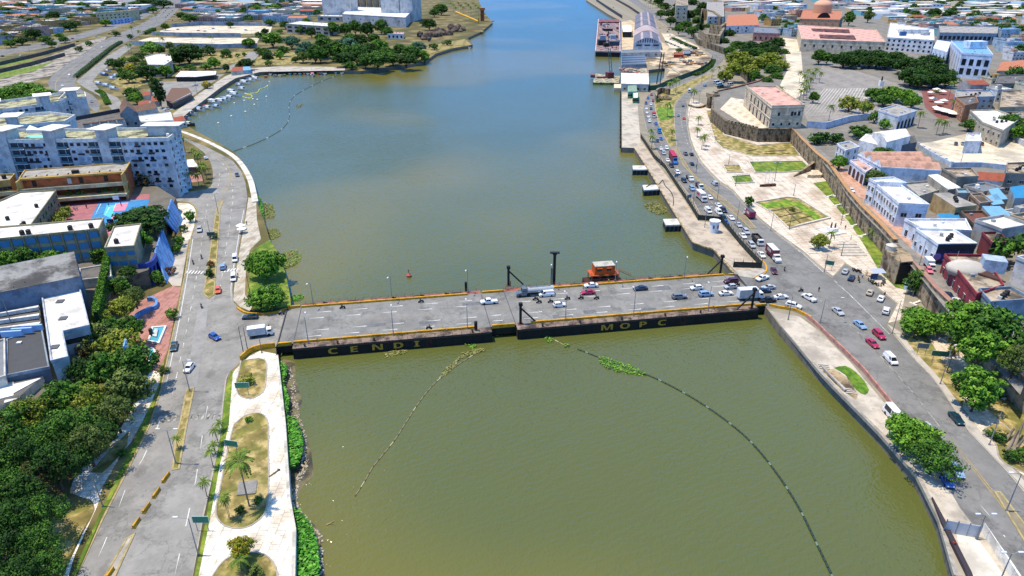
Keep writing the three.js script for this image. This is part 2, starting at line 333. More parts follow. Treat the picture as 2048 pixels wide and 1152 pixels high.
// ---------- right roads ----------
const fenceQ=[[1283,279],[1292,292],[1308,317],[1329,337],[1354,375],[1379,412],[1396,440]];
const mainL=[[1534,616],[1560,617],[1585,622],[1608,632],[1628,648],[1648,668],[1685,705],[1722,742],[1757,782],[1795,828],[1835,874],[1872,928],[1900,984],[1917,1012],[1947,1054],[1966,1066],[2024,1160],[2090,1260]];
const mainR=[[2330,1260],[2150,1085],[2048,985],[2010,938],[1939,864],[1883,779],[1861,750],[1827,716],[1793,675],[1772,650],[1792,607],[1758,580],[1722,548],[1690,530],[1665,556],[1650,545],[1605,504],[1560,473],[1519,440],[1487,408],[1465,383],[1437,365],[1415,342],[1400,325],[1387,302],[1379,279],[1374,252],[1372,227],[1375,210],[1371,202],[1383,192],[1400,183],[1416,174],[1440,172],[1462,175],[1462,162],[1432,160],[1400,168],[1375,183],[1358,200],[1350,212],[1350,252],[1354,292],[1365,317],[1381,342],[1400,362],[1429,383],[1460,408],[1492,435],[1512,458],[1500,458],[1485,443],[1460,421],[1435,400],[1408,375],[1383,350],[1367,333],[1358,312],[1337,294],[1325,267],[1317,246],[1310,222],[1308,205],[1316,190],[1340,178],[1372,164],[1405,150],[1430,136],[1446,122],[1450,110],[1438,97],[1412,84],[1378,62],[1335,38],[1285,8],[1272,-6],[1236,-28],[1220,-45],[1200,-45],[1214,-28],[1250,-6],[1262,4],[1310,36],[1350,62],[1385,84],[1408,98],[1424,110],[1424,124],[1412,138],[1390,150],[1360,162],[1320,176],[1296,190],[1289,205],[1286,221],[1292,254],[1310,294],[1323,317],[1346,350],[1367,375],[1387,402],[1400,428],[1440,446],[1480,490],[1524,534],[1505,556],[1478,554]];
const road2=cover('road','grey riverside avenue of the right bank with junction and queue lanes','road',[...mainL,...mainR],A2,0.045);
{
const y=mb();
dashes(road2,[[1560,470],[1535,448],[1500,412],[1470,388],[1425,352],[1397,318],[1375,288],[1364,255],[1360,225],[1366,205]],3.5,5,0.18);
dashes(road2,[[1520,505],[1480,458],[1450,428],[1420,402],[1390,374],[1362,345],[1335,310],[1315,275],[1302,240],[1298,215]],3,5,0.16);
dashes(road2,[[1380,172],[1415,158],[1440,135],[1436,112],[1405,88],[1345,53],[1290,20]],4,7,0.18);
line(y,[[1484,440],[1505,462],[1515,478]],0.25);P(road2,'centre_line',line(mb(),[[1886,858],[1960,950],[2048,1062],[2100,1130]],0.25),PAINTY);P(road2,'centre_line',line(mb(),[[1882,860],[1955,950],[2042,1062]],0.25),PAINTY);
P(road2,'edge_line',line(mb(),[[1560,475],[1605,507],[1648,546]],0.2),PAINT);P(road2,'edge_line',line(mb(),[[1660,556],[1700,590],[1740,630],[1775,665]],0.14),PAINT);
dashes(road2,[[1575,480],[1605,510]],4,4,0.2);dashes(road2,[[1668,560],[1735,625],[1790,680]],2.4,3.4,0.16);
P(road2,'edge_line',line(mb(),[[1590,560],[1640,600],[1700,650],[1760,712],[1830,790],[1880,855]],0.2),PAINTW);
dashes(road2,[[1960,1010],[1990,1045],[2010,1075]],3,5,0.15);
P(road2,'centre_line',y,PAINTY);
}
median('narrow median between the two flows beside the queue',[[1492,434],[1512,457],[1500,457],[1485,442],[1460,420],[1435,399],[1408,374],[1383,349],[1367,332],[1358,311],[1352,298],[1354,292],[1365,317],[1381,342],[1400,362],[1429,383],[1460,408]],M('#9a8f78',0.9,{tx:'grain',size:14}),KY);
median('broad palm median of the right avenue',[[1340,294],[1325,267],[1317,246],[1311,222],[1309,206],[1318,190],[1342,179],[1374,165],[1407,151],[1434,150],[1400,165],[1374,182],[1356,199],[1349,212],[1349,252],[1353,291]],DRY,KC);
cover('lawn','bright green lawn patch on the broad palm median','lawn',[[1313,224],[1318,214],[1345,214],[1347,232],[1340,240],[1320,242]],M('#93b24e',0.95,{tx:'lawn'}),0.15);
median('long earth median of the lower right avenue',[[1990,985],[2000,985],[2075,1085],[2120,1160],[2100,1160],[2050,1085]],M('#9a8f78',0.9,{tx:'grain',size:14}),KY);
for(const[l,px]of[['outer kerb of the right avenue from plaza to parking bay',[[1665,557],[1650,546],[1605,505],[1560,474],[1519,441],[1487,409],[1465,384],[1437,366],[1415,343],[1400,326],[1387,303],[1379,280],[1374,253],[1372,228],[1375,211]]],['outer kerb of the lower right avenue',[[1772,651],[1793,676],[1827,717],[1861,751],[1883,780],[1939,865],[2010,939],[2060,998]]],['kerb beside the queue of cars on the fence side',[[1286,222],[1292,255],[1310,295],[1323,318],[1346,351],[1367,376],[1387,403],[1400,429]]],['kerb of the left avenue along the promenade',[[385,1160],[405,1040],[425,950],[440,870],[447,800],[452,760],[457,747]]],['kerb of the left avenue along the bluff',[[152,1160],[205,1040],[262,928],[300,850],[322,780],[338,705],[357,620],[371,545],[382,475],[393,440],[394,419],[381,406],[357,403]]]])kerb(px,l,l.includes('bluff')?KY:KC);
// right bank surfaces
cover('quay','long concrete quay deck on the right bank above the pads','quay',[[1243,172],[1272,172],[1281,282],[1290,293],[1268,296],[1243,295]],M('#bcb3a3',0.9,{tx:'grime',size:26}),0.05);
cover('quay','tan riverside walk between quay wall and spiked fence','quay',[[1268,296],[1283,283],[1308,319],[1354,378],[1396,442],[1442,447],[1522,536],[1470,541],[1428,500],[1385,485],[1345,420],[1300,345]],M('#b8aa97',0.9,{tx:'grime',size:20}),0.05);
cover('pavement','grey pavement corner below the quay fence','pavement',[[1470,541],[1522,536],[1532,542],[1505,556],[1478,553]],CONC,0.06);
cover('quay','broad concrete quay below the right bridge end','quay',[[1540,622],[1600,634],[1640,664],[1700,724],[1790,832],[1832,876],[1902,986],[1920,1016],[1950,1056],[1966,1066],[2024,1160],[1915,1160],[1880,1040],[1835,950],[1760,865],[1640,742],[1562,652]],M('#c0b6a6',0.9,{tx:'grime',size:24}),0.05);
cover('quay','white concrete yard behind the corrugated gate','quay',[[1912,1064],[1952,1074],[2014,1160],[1940,1160],[1920,1110]],M('#e0d9cb',0.9,{tx:'grime',size:24}),0.065);
cover('soil','bare dirt patch where the quay slab is broken','soil',[[1644,742],[1668,738],[1700,760],[1716,790],[1712,800],[1680,778]],DIRT,0.07);
cover('grass','bright green weeds growing on the broken quay slab','grass',smoothPx([[1667,736],[1690,732],[1712,745],[1738,780],[1730,790],[1712,780],[1690,750],[1667,736]],2),M('#7da43c',0.95,{tx:'lawn',size:9}),0.09);
cover('plaza','pale stone paved plaza below the old city wall','plaza',[[1382,196],[1420,215],[1440,262],[1583,290],[1610,305],[1650,350],[1690,395],[1760,470],[1790,560],[1812,580],[1800,640],[1776,646],[1796,607],[1758,576],[1722,544],[1690,526],[1666,552],[1652,542],[1607,502],[1562,470],[1521,437],[1489,405],[1467,380],[1440,362],[1418,340],[1403,323],[1390,300],[1382,278],[1377,252],[1375,227],[1378,210]],PLAZA,0.03);
const plot=(label,px,mat=LAWN,wall=0.5)=>{cover('lawn',label,'lawn',px,mat,0.06);if(wall)S('garden_wall','low whitewashed wall round the '+label,'wall',mb().strip(xz(px),0.5,0,wall,true),M('#cfc8ba',0.85,{tx:'grime',size:6}));};
plot('sloping grass plot under the fort wall',[[1412,222],[1424,222],[1448,270],[1515,291],[1582,286],[1600,312],[1505,313],[1445,297],[1430,283]],DRY,0.4);
plot('green trapezoid plot in the upper plaza',[[1498,325],[1605,323],[1618,335],[1610,342],[1560,346],[1510,346]],LAWN);
plot('small sunken lawn in the upper plaza',[[1446,331],[1479,331],[1486,345],[1454,346]],DRY);
plot('sunken walled pit with grass beside the plaza bush',[[1462,354],[1500,351],[1508,366],[1470,368]],LAWN,0.6);
plot('large excavation plot with grass and bare strips',[[1508,406],[1575,395],[1598,398],[1660,437],[1610,449],[1578,458],[1545,427]],DRY);
cover('lawn','brighter green strip across the large excavation plot','lawn',[[1520,408],[1572,400],[1600,405],[1645,436],[1628,440],[1590,412],[1530,418]],M('#a5c05a',0.95,{tx:'lawn'}),0.075);
plot('grass strip along the foot of the city wall',[[1626,366],[1655,362],[1690,396],[1758,462],[1800,505],[1822,556],[1812,580],[1791,575],[1760,545],[1726,487],[1696,442],[1660,400]],LAWN,0);
cover('lawn','lower right lawn between avenue and stone path','lawn',[[1796,668],[1840,664],[1905,690],[1965,700],[2060,830],[2060,900],[1990,840],[1930,816],[1885,770],[1830,712]],DRY,0.035);
cover('path','stone path under the wall on the lower right','path',[[1845,660],[1866,668],[1900,690],[1925,705],[1940,745],[1952,800],[1995,838],[2060,905],[2060,960],[2010,925],[1960,862],[1925,815],[1930,780],[1905,745],[1872,700]],M('#d5c8b6',0.9,{tx:'slabs',size:16}),0.05);
cover('pavement','grey pavement along the outer side of the lower right avenue','pavement',[[1774,648],[1800,664],[1830,704],[1866,742],[1890,770],[1935,830],[1960,862],[2005,915],[2060,975],[2060,992],[2010,936],[1939,862],[1883,777],[1827,714]],CONC,0.05);
isl('kidney shaped flower bed with a driftwood sculpture',[[1970,858],[1990,846],[2010,852],[2040,885],[2075,920],[2075,950],[2030,938],[2000,918],[1992,890]]);
// upper plateau surfaces
cover('street','narrow street inside the old city wall','street',[[1606,274],[1640,300],[1668,322],[1690,362],[1735,410],[1800,470],[1870,545],[1925,590],[2000,680],[2060,740],[2040,790],[1962,700],[1910,640],[1870,592],[1841,555],[1790,495],[1760,462],[1724,426],[1695,392],[1673,358],[1640,318]],M('#8e8a84',0.9,{tx:'asphalt',size:20}),0.04,HR);
cover('pavement','pink pavement on the house side of the wall street','pavement',[[1669,330],[1680,330],[1740,385],[1800,440],[1848,500],[1860,514],[1848,520],[1790,466],[1732,410],[1690,364]],M('#c69d88',0.9,{tx:'slabs',size:9}),0.07,HR);
cover('square','grey square of the old town with white diagonal paving lines','square',[[1600,205],[1612,190],[1645,130],[1665,128],[1790,165],[1850,190],[1830,235],[1760,240],[1615,243]],M('#a09a92',0.9,{tx:'grain',size:20}),0.04,HR);
{
const m=mb(),q=[[1608,232],[1625,186],[1735,178],[1745,200],[1740,232]],at=(a,b,c,d,u,v)=>{const L=[a[0]+(d[0]-a[0])*v,a[1]+(d[1]-a[1])*v],R=[b[0]+(c[0]-b[0])*v,b[1]+(c[1]-b[1])*v];return[L[0]+(R[0]-L[0])*u,L[1]+(R[1]-L[1])*u];};
const A=[1603,238],B=[1740,234],C=[1736,177],D=[1628,178];
for(let i=0;i<=9;i++){line(m,[at(A,B,C,D,(i-0.5)/9,0),at(A,B,C,D,Math.min(1,(i-0.5)/9+0.25),1)],0.6,0.068,HR);line(m,[at(A,B,C,D,0,i/9),at(A,B,C,D,1,Math.min(1,i/9+0.06))],0.8,0.06,HR);line(m,[at(A,B,C,D,i/9,0),at(A,B,C,D,Math.min(1,i/9+0.25),1)],0.8,0.064,HR);}
ST('paving_band','white crossing paving bands on the grey old town square','paving',m,M('#ddd7cc',0.85,{tx:'grain'}));
}
cover('plaza','pale sunlit esplanade running up beside the long stone palace','plaza',[[1560,75],[1600,80],[1605,140],[1612,185],[1585,200],[1560,170],[1575,140],[1570,100]],SAND,0.04,HR);
cover('terrace','white sunlit terrace in front of the arcaded stone palace','terrace',[[1440,218],[1462,195],[1492,200],[1545,255],[1575,258],[1520,258],[1480,244]],M('#ddd2c0',0.9,{tx:'slabs',size:12}),0.04,HR);
cover('car_park','sandy walled car park in the old town','car park',[[1822,288],[1860,285],[1930,268],[2000,262],[2070,300],[2070,345],[2000,335],[1900,330]],SAND,0.05,HR);
// far left surfaces
const roadFar=cover('road','curving dual carriageway beyond the apartment blocks','road',smoothPx([[110,192],[95,165],[118,140],[160,112],[205,82],[250,62],[275,52],[300,38],[330,15],[350,-10],[375,-10],[362,12],[340,36],[310,55],[275,72],[240,92],[205,116],[165,146],[150,165],[160,178],[185,190],[200,210],[195,225],[178,215],[150,200]],2),A2,0.05);
{
const y=mb();
line(y,smoothPx([[112,182],[112,165],[128,148],[170,118],[215,88],[250,72]],3),0.5);dashes(roadFar,[[135,155],[180,125],[225,97]],4,6,0.3);dashes(roadFar,[[125,140],[165,112],[200,90]],4,6,0.3);
P(roadFar,'centre_line',y,PAINTY);
}
cover('road','upper far left street beside the low houses','road',[[-60,125],[0,112],[80,98],[170,76],[230,58],[262,46],[290,36],[330,14],[350,-12],[330,-12],[308,12],[275,32],[225,48],[165,66],[80,86],[0,100],[-60,112]],A2,0.06);
cover('road','service road between the hedge and the boat yard','road',[[152,163],[180,140],[215,112],[255,88],[268,92],[235,118],[200,145],[185,163],[200,180],[235,195],[250,215],[228,225],[205,195],[170,176]],A1,0.055);
cover('ramp','concrete lanes of the sunken underpass approach at far left','road',[[-60,150],[0,138],[60,125],[120,105],[175,82],[215,72],[200,92],[150,120],[105,150],[60,165],[0,178],[-60,190]],M('#aaa59b',0.9,{tx:'stain',size:34}),0.04);
for(const[l,a]of[['grass strip between the two sunken lanes',[[-60,158],[0,146],[70,132],[110,122],[70,142],[0,158],[-60,168]]],['upper grass strip of the sunken approach',[[-60,138],[0,128],[60,118],[70,120],[0,135],[-60,145]]]])cover('grass',l,'grass',a,LAWN,0.07);
for(const[l,a]of[['long dark retaining wall of the upper sunken lane',[[-60,141],[0,131],[80,112],[150,92]]],['long dark retaining wall of the lower sunken lane',[[-60,158],[0,146],[60,132],[130,112]]]])S('retaining_wall',l,'wall',mb().strip(xz(a),1.2,0,3.5),W_('#59554f'));
cover('car_park','upper pale sloping car park beside the far left street','car park',[[320,62],[345,55],[400,52],[545,52],[540,66],[430,70],[320,68]],SAND,0.05);
cover('car_park','lower pale empty sloping lot with a low blue wall','car park',[[262,86],[300,75],[420,76],[520,76],[510,92],[440,94],[280,90]],SAND,0.05);
for(const[l,a]of[['long pale blue wall above the upper car park',[[345,54],[400,50],[545,52]]],['long pale blue wall between the two sloping lots',[[305,71],[360,73],[482,74]]],['long pale blue wall below the lower lot',[[262,90],[340,94],[440,97],[515,95]]]])S('boundary_wall',l,'wall',mb().strip(xz(a),0.8,0,5),W_('#aab3bd',20));
cover('lawn','green lawn slope beside the marina drive','lawn',[[410,106],[500,103],[495,116],[470,126],[415,132],[360,128],[400,116]],DRY,0.05);
cover('lawn','green lawn behind the marina quay by the trees','lawn',[[522,108],[600,104],[610,126],[560,130],[505,130]],DRY,0.05);
cover('path','grey drive dropping to the marina quay','path',[[500,103],[522,105],[500,130],[470,140],[440,138],[480,124]],A1,0.06);
cover('quay','marina quay paved in pale concrete','quay',[[366,246],[364,236],[380,222],[410,199],[440,176],[470,157],[520,144],[690,141],[690,134],[560,133],[500,136],[452,152],[400,186],[345,228],[352,245]],CONC,0.06);
cover('car_park','grey marina car park behind the quay','car park',[[285,195],[310,165],[390,160],[420,150],[450,148],[400,182],[345,220],[320,225]],A1,0.04);
cover('lawn','boat yard lawn beside the service road','lawn',[[222,165],[265,140],[290,120],[300,165],[260,180]],DRY,0.045);
cover('beach','grassy river point with a sandy edge beyond the trees','ground',[[830,118],[870,104],[905,96],[944,90],[930,78],[880,88],[840,100]],DRY,0.05);
// right far quay
cover('quay','tan quay apron beside the barrel roofed warehouse','quay',[[1243,44],[1262,40],[1290,60],[1340,95],[1330,105],[1243,106]],M('#c9b898',0.9,{tx:'grime',size:30}),0.05);
cover('soil','sandy construction site behind the green hoarding','soil',[[1290,104],[1400,98],[1424,118],[1405,142],[1350,160],[1320,172],[1340,140],[1292,128]],M('#d0bfa2',0.95,{tx:'stain',size:60}),0.045);
cover('car_park','far right car park beside the warehouse','car park',[[1322,66],[1345,68],[1395,92],[1400,98],[1340,96]],SAND,0.055);
// ---------- models ----------
const loader=new FontLoader(),fontBold=await loader.loadAsync('fonts/droid/droid_sans_bold.typeface.json');
const paint=(h,o={})=>M(h,0.35,{clearcoat:0.7,clearcoatRoughness:0.1,...o});
const LAMPW=M('#e9e6da',0.2),LAMPR=M('#8c1414',0.3),TYRE=M('#141414',0.9),RIM=M('#8b8f94',0.4,{metalness:0.6});
const extrude=(pts,w,bev=0.1)=>{const s=new THREE.Shape(pts.map((p)=>new THREE.Vector2(p[0],p[1])));const g=new THREE.ExtrudeGeometry(s,{depth:w-2*bev,bevelEnabled:bev>0,bevelSize:bev,bevelThickness:bev,bevelSegments:2,steps:1});g.translate(0,0,-(w/2-bev));return g;};
const wheelG=(r,w)=>{const g=new THREE.CylinderGeometry(r,r,w,14);g.rotateX(Math.PI/2);return g;};
function frustum(m,x0,x1,y0,a0,a1,y1,w0,w1){// cabin: base x0..x1 at y0, top a0..a1 at y1
const b=[[x0,-w0],[x1,-w0],[x1,w0],[x0,w0]].map(([x,z])=>V(x,y0,z/2)),t=[[a0,-w1],[a1,-w1],[a1,w1],[a0,w1]].map(([x,z])=>V(x,y1,z/2));
for(let i=0;i<4;i++){const j=(i+1)%4;m.quad(b[j],b[i],t[i],t[j]);}
return m.quad(t[3],t[2],t[1],t[0]);
}
function paneOn(m,a,b,c,d,k=0.1,out=0.02){// a pane inset in a face
const ctr=V(0,0,0).add(a).add(b).add(c).add(d).multiplyScalar(0.25),n=V(0,0,0).subVectors(b,a).cross(V(0,0,0).subVectors(d,a)).normalize().multiplyScalar(out);
if(n.dot(ctr.clone().sub(V(0,1,0)))<0)n.negate();
return m.quad(...[a,b,c,d].map((p)=>p.clone().lerp(ctr,k).add(n)));
}
const CARS={
sedan:{L:4.6,W:1.78,prof:[[-2.2,0.32],[-2.28,0.6],[-2.2,0.9],[-1.5,0.95],[0.9,0.94],[2.0,0.8],[2.26,0.6],[2.22,0.32]],cab:[-1.75,1.1,0.92,-1.0,0.3,1.42],r:0.32,ax:1.38},
hatch:{L:4.0,W:1.72,prof:[[-1.92,0.32],[-1.98,0.7],[-1.9,0.98],[0.9,0.96],[1.75,0.82],[1.98,0.6],[1.92,0.32]],cab:[-1.88,1.05,0.95,-1.5,0.25,1.5],r:0.31,ax:1.22},
suv:{L:4.7,W:1.88,prof:[[-2.25,0.4],[-2.34,0.8],[-2.26,1.1],[1.0,1.08],[2.05,0.98],[2.33,0.75],[2.28,0.4]],cab:[-2.2,1.1,1.06,-2.0,0.5,1.72],r:0.38,ax:1.42},
pickup:{L:5.3,W:1.86,prof:[[-2.6,0.45],[-2.65,0.78],[-0.75,0.8],[-0.7,1.08],[1.35,1.08],[2.4,1.0],[2.64,0.8],[2.58,0.45]],cab:[-0.72,1.45,1.06,-0.5,0.85,1.74],r:0.39,ax:1.62,bed:true},
van:{L:4.9,W:1.86,prof:[[-2.4,0.35],[-2.45,0.7],[-2.4,1.1],[1.4,1.08],[2.2,0.92],[2.44,0.65],[2.38,0.35]],cab:[-2.4,1.75,1.06,-2.3,1.05,1.95],r:0.34,ax:1.5,cargo:true},
bus:{L:7.2,W:2.2,prof:[[-3.5,0.4],[-3.58,0.8],[-3.55,1.2],[3.0,1.18],[3.5,1.0],[3.58,0.7],[3.5,0.4]],cab:[-3.54,3.4,1.16,-3.45,2.9,2.65],r:0.42,ax:2.1},
};
const cache={};
function carParts(kind){
if(cache[kind])return cache[kind];
const c=CARS[kind],body=mb(),[x0,x1,y0,a0,a1,y1]=c.cab,w0=c.W-0.12,w1=c.W-0.46;
body.add(extrude(c.prof,c.W,0.09));frustum(body,x0,x1,y0,a0,a1,y1,w0,w1);
body.add(extrude([[a0-0.04,y1-0.02],[a0+0.15,y1+0.05],[a1-0.2,y1+0.05],[a1+0.04,y1-0.02]],w1+0.04,0.02));
if(c.bed){for(const s of[-1,1])body.box(-1.66,0.76,s*(c.W/2-0.07),1.96,0.36,0.1);body.box(-2.62,0.76,0,0.08,0.36,c.W-0.1);}
const B=(x,s)=>V(x,y0,s*w0/2),A=(x,s)=>V(x,y1,s*w1/2),o={body:body.geo()};
o.windscreen=paneOn(mb(),B(x1,-1),B(x1,1),A(a1,1),A(a1,-1)).geo();
o.rear_window=paneOn(mb(),B(x0,1),B(x0,-1),A(a0,-1),A(a0,1),0.16).geo();
o.side_window=[-1,1].map((s)=>{const m=mb(),cut=c.cargo?0.75:0.03,lo=(t)=>B(x0+(x1-x0)*t,s),hi=(t)=>A(a0+(a1-a0)*t,s);if(c.cargo)paneOn(m,lo(cut),lo(0.97),hi(0.96),hi(cut),0.1);else{paneOn(m,lo(0.06),lo(0.5),hi(0.5),hi(0.06),0.09);paneOn(m,lo(0.5),lo(0.95),hi(0.95),hi(0.5),0.09);}return m.geo();});
o.wheel=[[-c.ax,-1],[-c.ax,1],[c.ax,-1],[c.ax,1]].map(([x,s])=>mb().add(wheelG(c.r,0.22),new THREE.Matrix4().makeTranslation(x,c.r,s*(c.W/2-0.1))).add(wheelG(c.r*0.6,0.24),new THREE.Matrix4().makeTranslation(x,c.r,s*(c.W/2-0.1))).geo());
const fx=c.prof[c.prof.length-2][0]+0.06,rx=c.prof[1][0]-0.06;
o.headlight=[-1,1].map((s)=>mb().box(fx-0.04,c.prof[1][1]-0.02,s*(c.W/2-0.28),0.14,0.16,0.34).geo());
o.tail_light=[-1,1].map((s)=>mb().box(rx,c.prof[1][1]+0.04,s*(c.W/2-0.22),0.1,0.16,0.28).geo());
o.bumper=mb().box(fx-0.02,0.3,0,0.12,0.16,c.W-0.2).box(rx+0.02,0.3,0,0.12,0.16,c.W-0.2).geo();
return(cache[kind]=o);
}
const COL={white:'#dedede',silver:'#a9adb2',grey:'#6c7278',darkgrey:'#33383d',black:'#111316',navy:'#16233f',blue:'#1b4fa0',teal:'#0d3440',red:'#8c1020',crimson:'#a50f3c',maroon:'#4c0f1e',orange:'#d8571c',beige:'#b5a68a',sky:'#7f9dc0',green:'#1f5a3c',pink:'#d8707a'};
const WORD={darkgrey:'dark grey',teal:'dark teal',sky:'pale blue',navy:'dark navy'};
const place=(g,px,py,dir,base,mid=0.7)=>{const p=G(px,py,base+mid);g.position.set(p.x,base,p.z);g.rotation.y=dir;};
const headPx=(px,py,dx,dy,base)=>{const a=G(px,py,base),b=G(px+dx,py+dy,base);return Math.atan2(-(b.z-a.z),b.x-a.x);};
function vehicle(kind,colour,px,py,dir,label,cat,group,base=0.05){
const o=carParts(kind),g=new THREE.Group();g.name=numbered({sedan:'parked_car',hatch:'hatchback',suv:'sport_utility',pickup:'pickup_truck',van:'delivery_van',bus:'minibus'}[kind].replace('parked_car','sedan'));tag(g,label,cat,group);scene.add(g);
P(g,'body',o.body,paint(COL[colour]));
P(g,'windscreen',o.windscreen,GLASS);P(g,'rear_window',o.rear_window,GLASS);
for(const w of o.side_window)P(g,'side_window',w,GLASS);
for(const w of o.wheel)P(g,'wheel',w,TYRE);
for(const w of o.headlight)P(g,'headlight',w,LAMPW);
for(const w of o.tail_light)P(g,'tail_light',w,LAMPR);
P(g,'bumper',o.bumper,DARK);
place(g,px,py,dir,base,kind==='bus'?1.3:0.7);return g;
}
// small far car: body, windows and wheels joined by kind, too small to show more
function farCar(colour,px,py,dir,label,group,base=0.05){
const o=carParts('sedan'),g=new THREE.Group();g.name=numbered('far_car');tag(g,label,'car',group);scene.add(g);
cache.farGlass??=mergeGeometries([o.windscreen,o.rear_window,...o.side_window]);cache.farWheels??=mergeGeometries(o.wheel);
P(g,'body',o.body,paint(COL[colour]));P(g,'window',cache.farGlass,GLASS);P(g,'wheel',cache.farWheels,TYRE);
place(g,px,py,dir,base);return g;
}
function truckBase(g,L,axles,W=2.3,r=0.5){
P(g,'chassis',mb().box(0,0.55,0,L-0.4,0.3,1.1),DARK);
for(const x of axles)for(const s of[-1,1])P(g,'wheel',mb().add(wheelG(r,0.32),new THREE.Matrix4().makeTranslation(x,r,s*(W/2-0.2))),TYRE);
}
function cab(g,x,mat,W=2.2,hood=0,h=2.5){
const m=mb();frustum(m,x-0.9,x+0.9,0.6,x-0.85,x+0.55,h,W,W-0.25);
if(hood){m.add(extrude([[x+0.8,0.55],[x+0.8,1.6],[x+0.8+hood*0.8,1.45],[x+0.8+hood,1.1],[x+0.8+hood,0.55]],W-0.3,0.1));}
P(g,'cab',m,mat);
const w=mb();w.quad(V(x+0.76,1.55,-W/2+0.25),V(x+0.76,1.55,W/2-0.25),V(x+0.62,h-0.2,W/2-0.3),V(x+0.62,h-0.2,-W/2+0.3));P(g,'windscreen',w,GLASS);
for(const s of[-1,1])P(g,'side_window',mb().box(x,1.55,s*(W/2-0.1),1.0,0.62,0.06),GLASS);
for(const s of[-1,1])P(g,'headlight',mb().box(x+0.86+hood,0.85,s*(W/2-0.4),0.12,0.2,0.3),LAMPW);
}
function truck(name,label,px,py,dir,o,base=0.05){
const g=T(name,label,'truck');AUTO.pop();
const L=o.L,mat=paint(o.cab),hood=o.hood||0,W=o.W||2.3;
truckBase(g,L,o.axles,W,o.r||0.48);cab(g,L/2-1-hood,mat,W-0.1,hood,o.ch||2.5);
const x1=L/2-2.1-hood,x0=-L/2,w=x1-x0,cx=(x0+x1)/2;
if(o.type==='box'){P(g,'cargo_box',mb().box(cx,0.95,0,w,o.h,W),M(o.box,0.5,{tx:'grain',size:6}));P(g,'cargo_roof',mb().box(cx,0.95+o.h,0,w-0.1,0.06,W-0.1),M(o.roof||o.box,0.6));P(g,'rear_door',mb().box(x0-0.02,1.05,0,0.06,o.h-0.2,W-0.2),M(o.box,0.6));if(o.panel)for(const s of[-1,1])P(g,'side_panel',mb().box(cx,0.95+o.h*0.4,s*(W/2+0.02),w*0.5,o.h*0.4,0.03),M(o.panel,0.6));}
if(o.type==='tank'){const t=new THREE.CylinderGeometry(1.15,1.15,w,20);t.rotateZ(Math.PI/2);P(g,'tank',mb().add(t,new THREE.Matrix4().compose(V(cx,1.95,0),new THREE.Quaternion(),V(1,0.85,1))),M('#cfd2d4',0.35,{metalness:0.3,tx:'grain',size:5}));P(g,'walkway',mb().box(cx,2.9,0,w*0.8,0.06,0.6),STEEL);for(let i=0;i<4;i++)P(g,'hatch',mb().cyl(x0+w*(i+0.7)/4.4,2.92,0,0.28,0.28,0.16),STEEL);for(const s of[-1,1])P(g,'exhaust',mb().cyl(L/2-2.1-hood,1,s*1,0.08,0.08,2.4),STEEL);}
if(o.type==='dump'){P(g,'dump_body',mb().box(cx,0.95,0,w,0.15,W).box(cx,1,W/2,w,1.4,0.12).box(cx,1,-W/2,w,1.4,0.12).box(x0,1,0,0.12,1.4,W).box(x1,1,0,0.12,1.7,W),M(o.box,0.6));P(g,'load',mb().ball(cx,1.7,0,w*0.45,0.6,W*0.42),M('#5b4c44',0.95,{tx:'stain',size:3}));}
if(o.type==='flat'){P(g,'flatbed',mb().box(cx,0.9,0,w,0.16,W),DARK);for(let i=0;i<3;i++)P(g,'cargo',mb().box(x0+(i+0.5)*w/3,1.06,rr(-0.2,0.2),w/3.6,rr(0.4,0.9),1.6),M(pick(['#6d6a66','#8b8276','#4b5158']),0.8));}
place(g,px,py,dir,base,o.mid||1.6);return g;
}
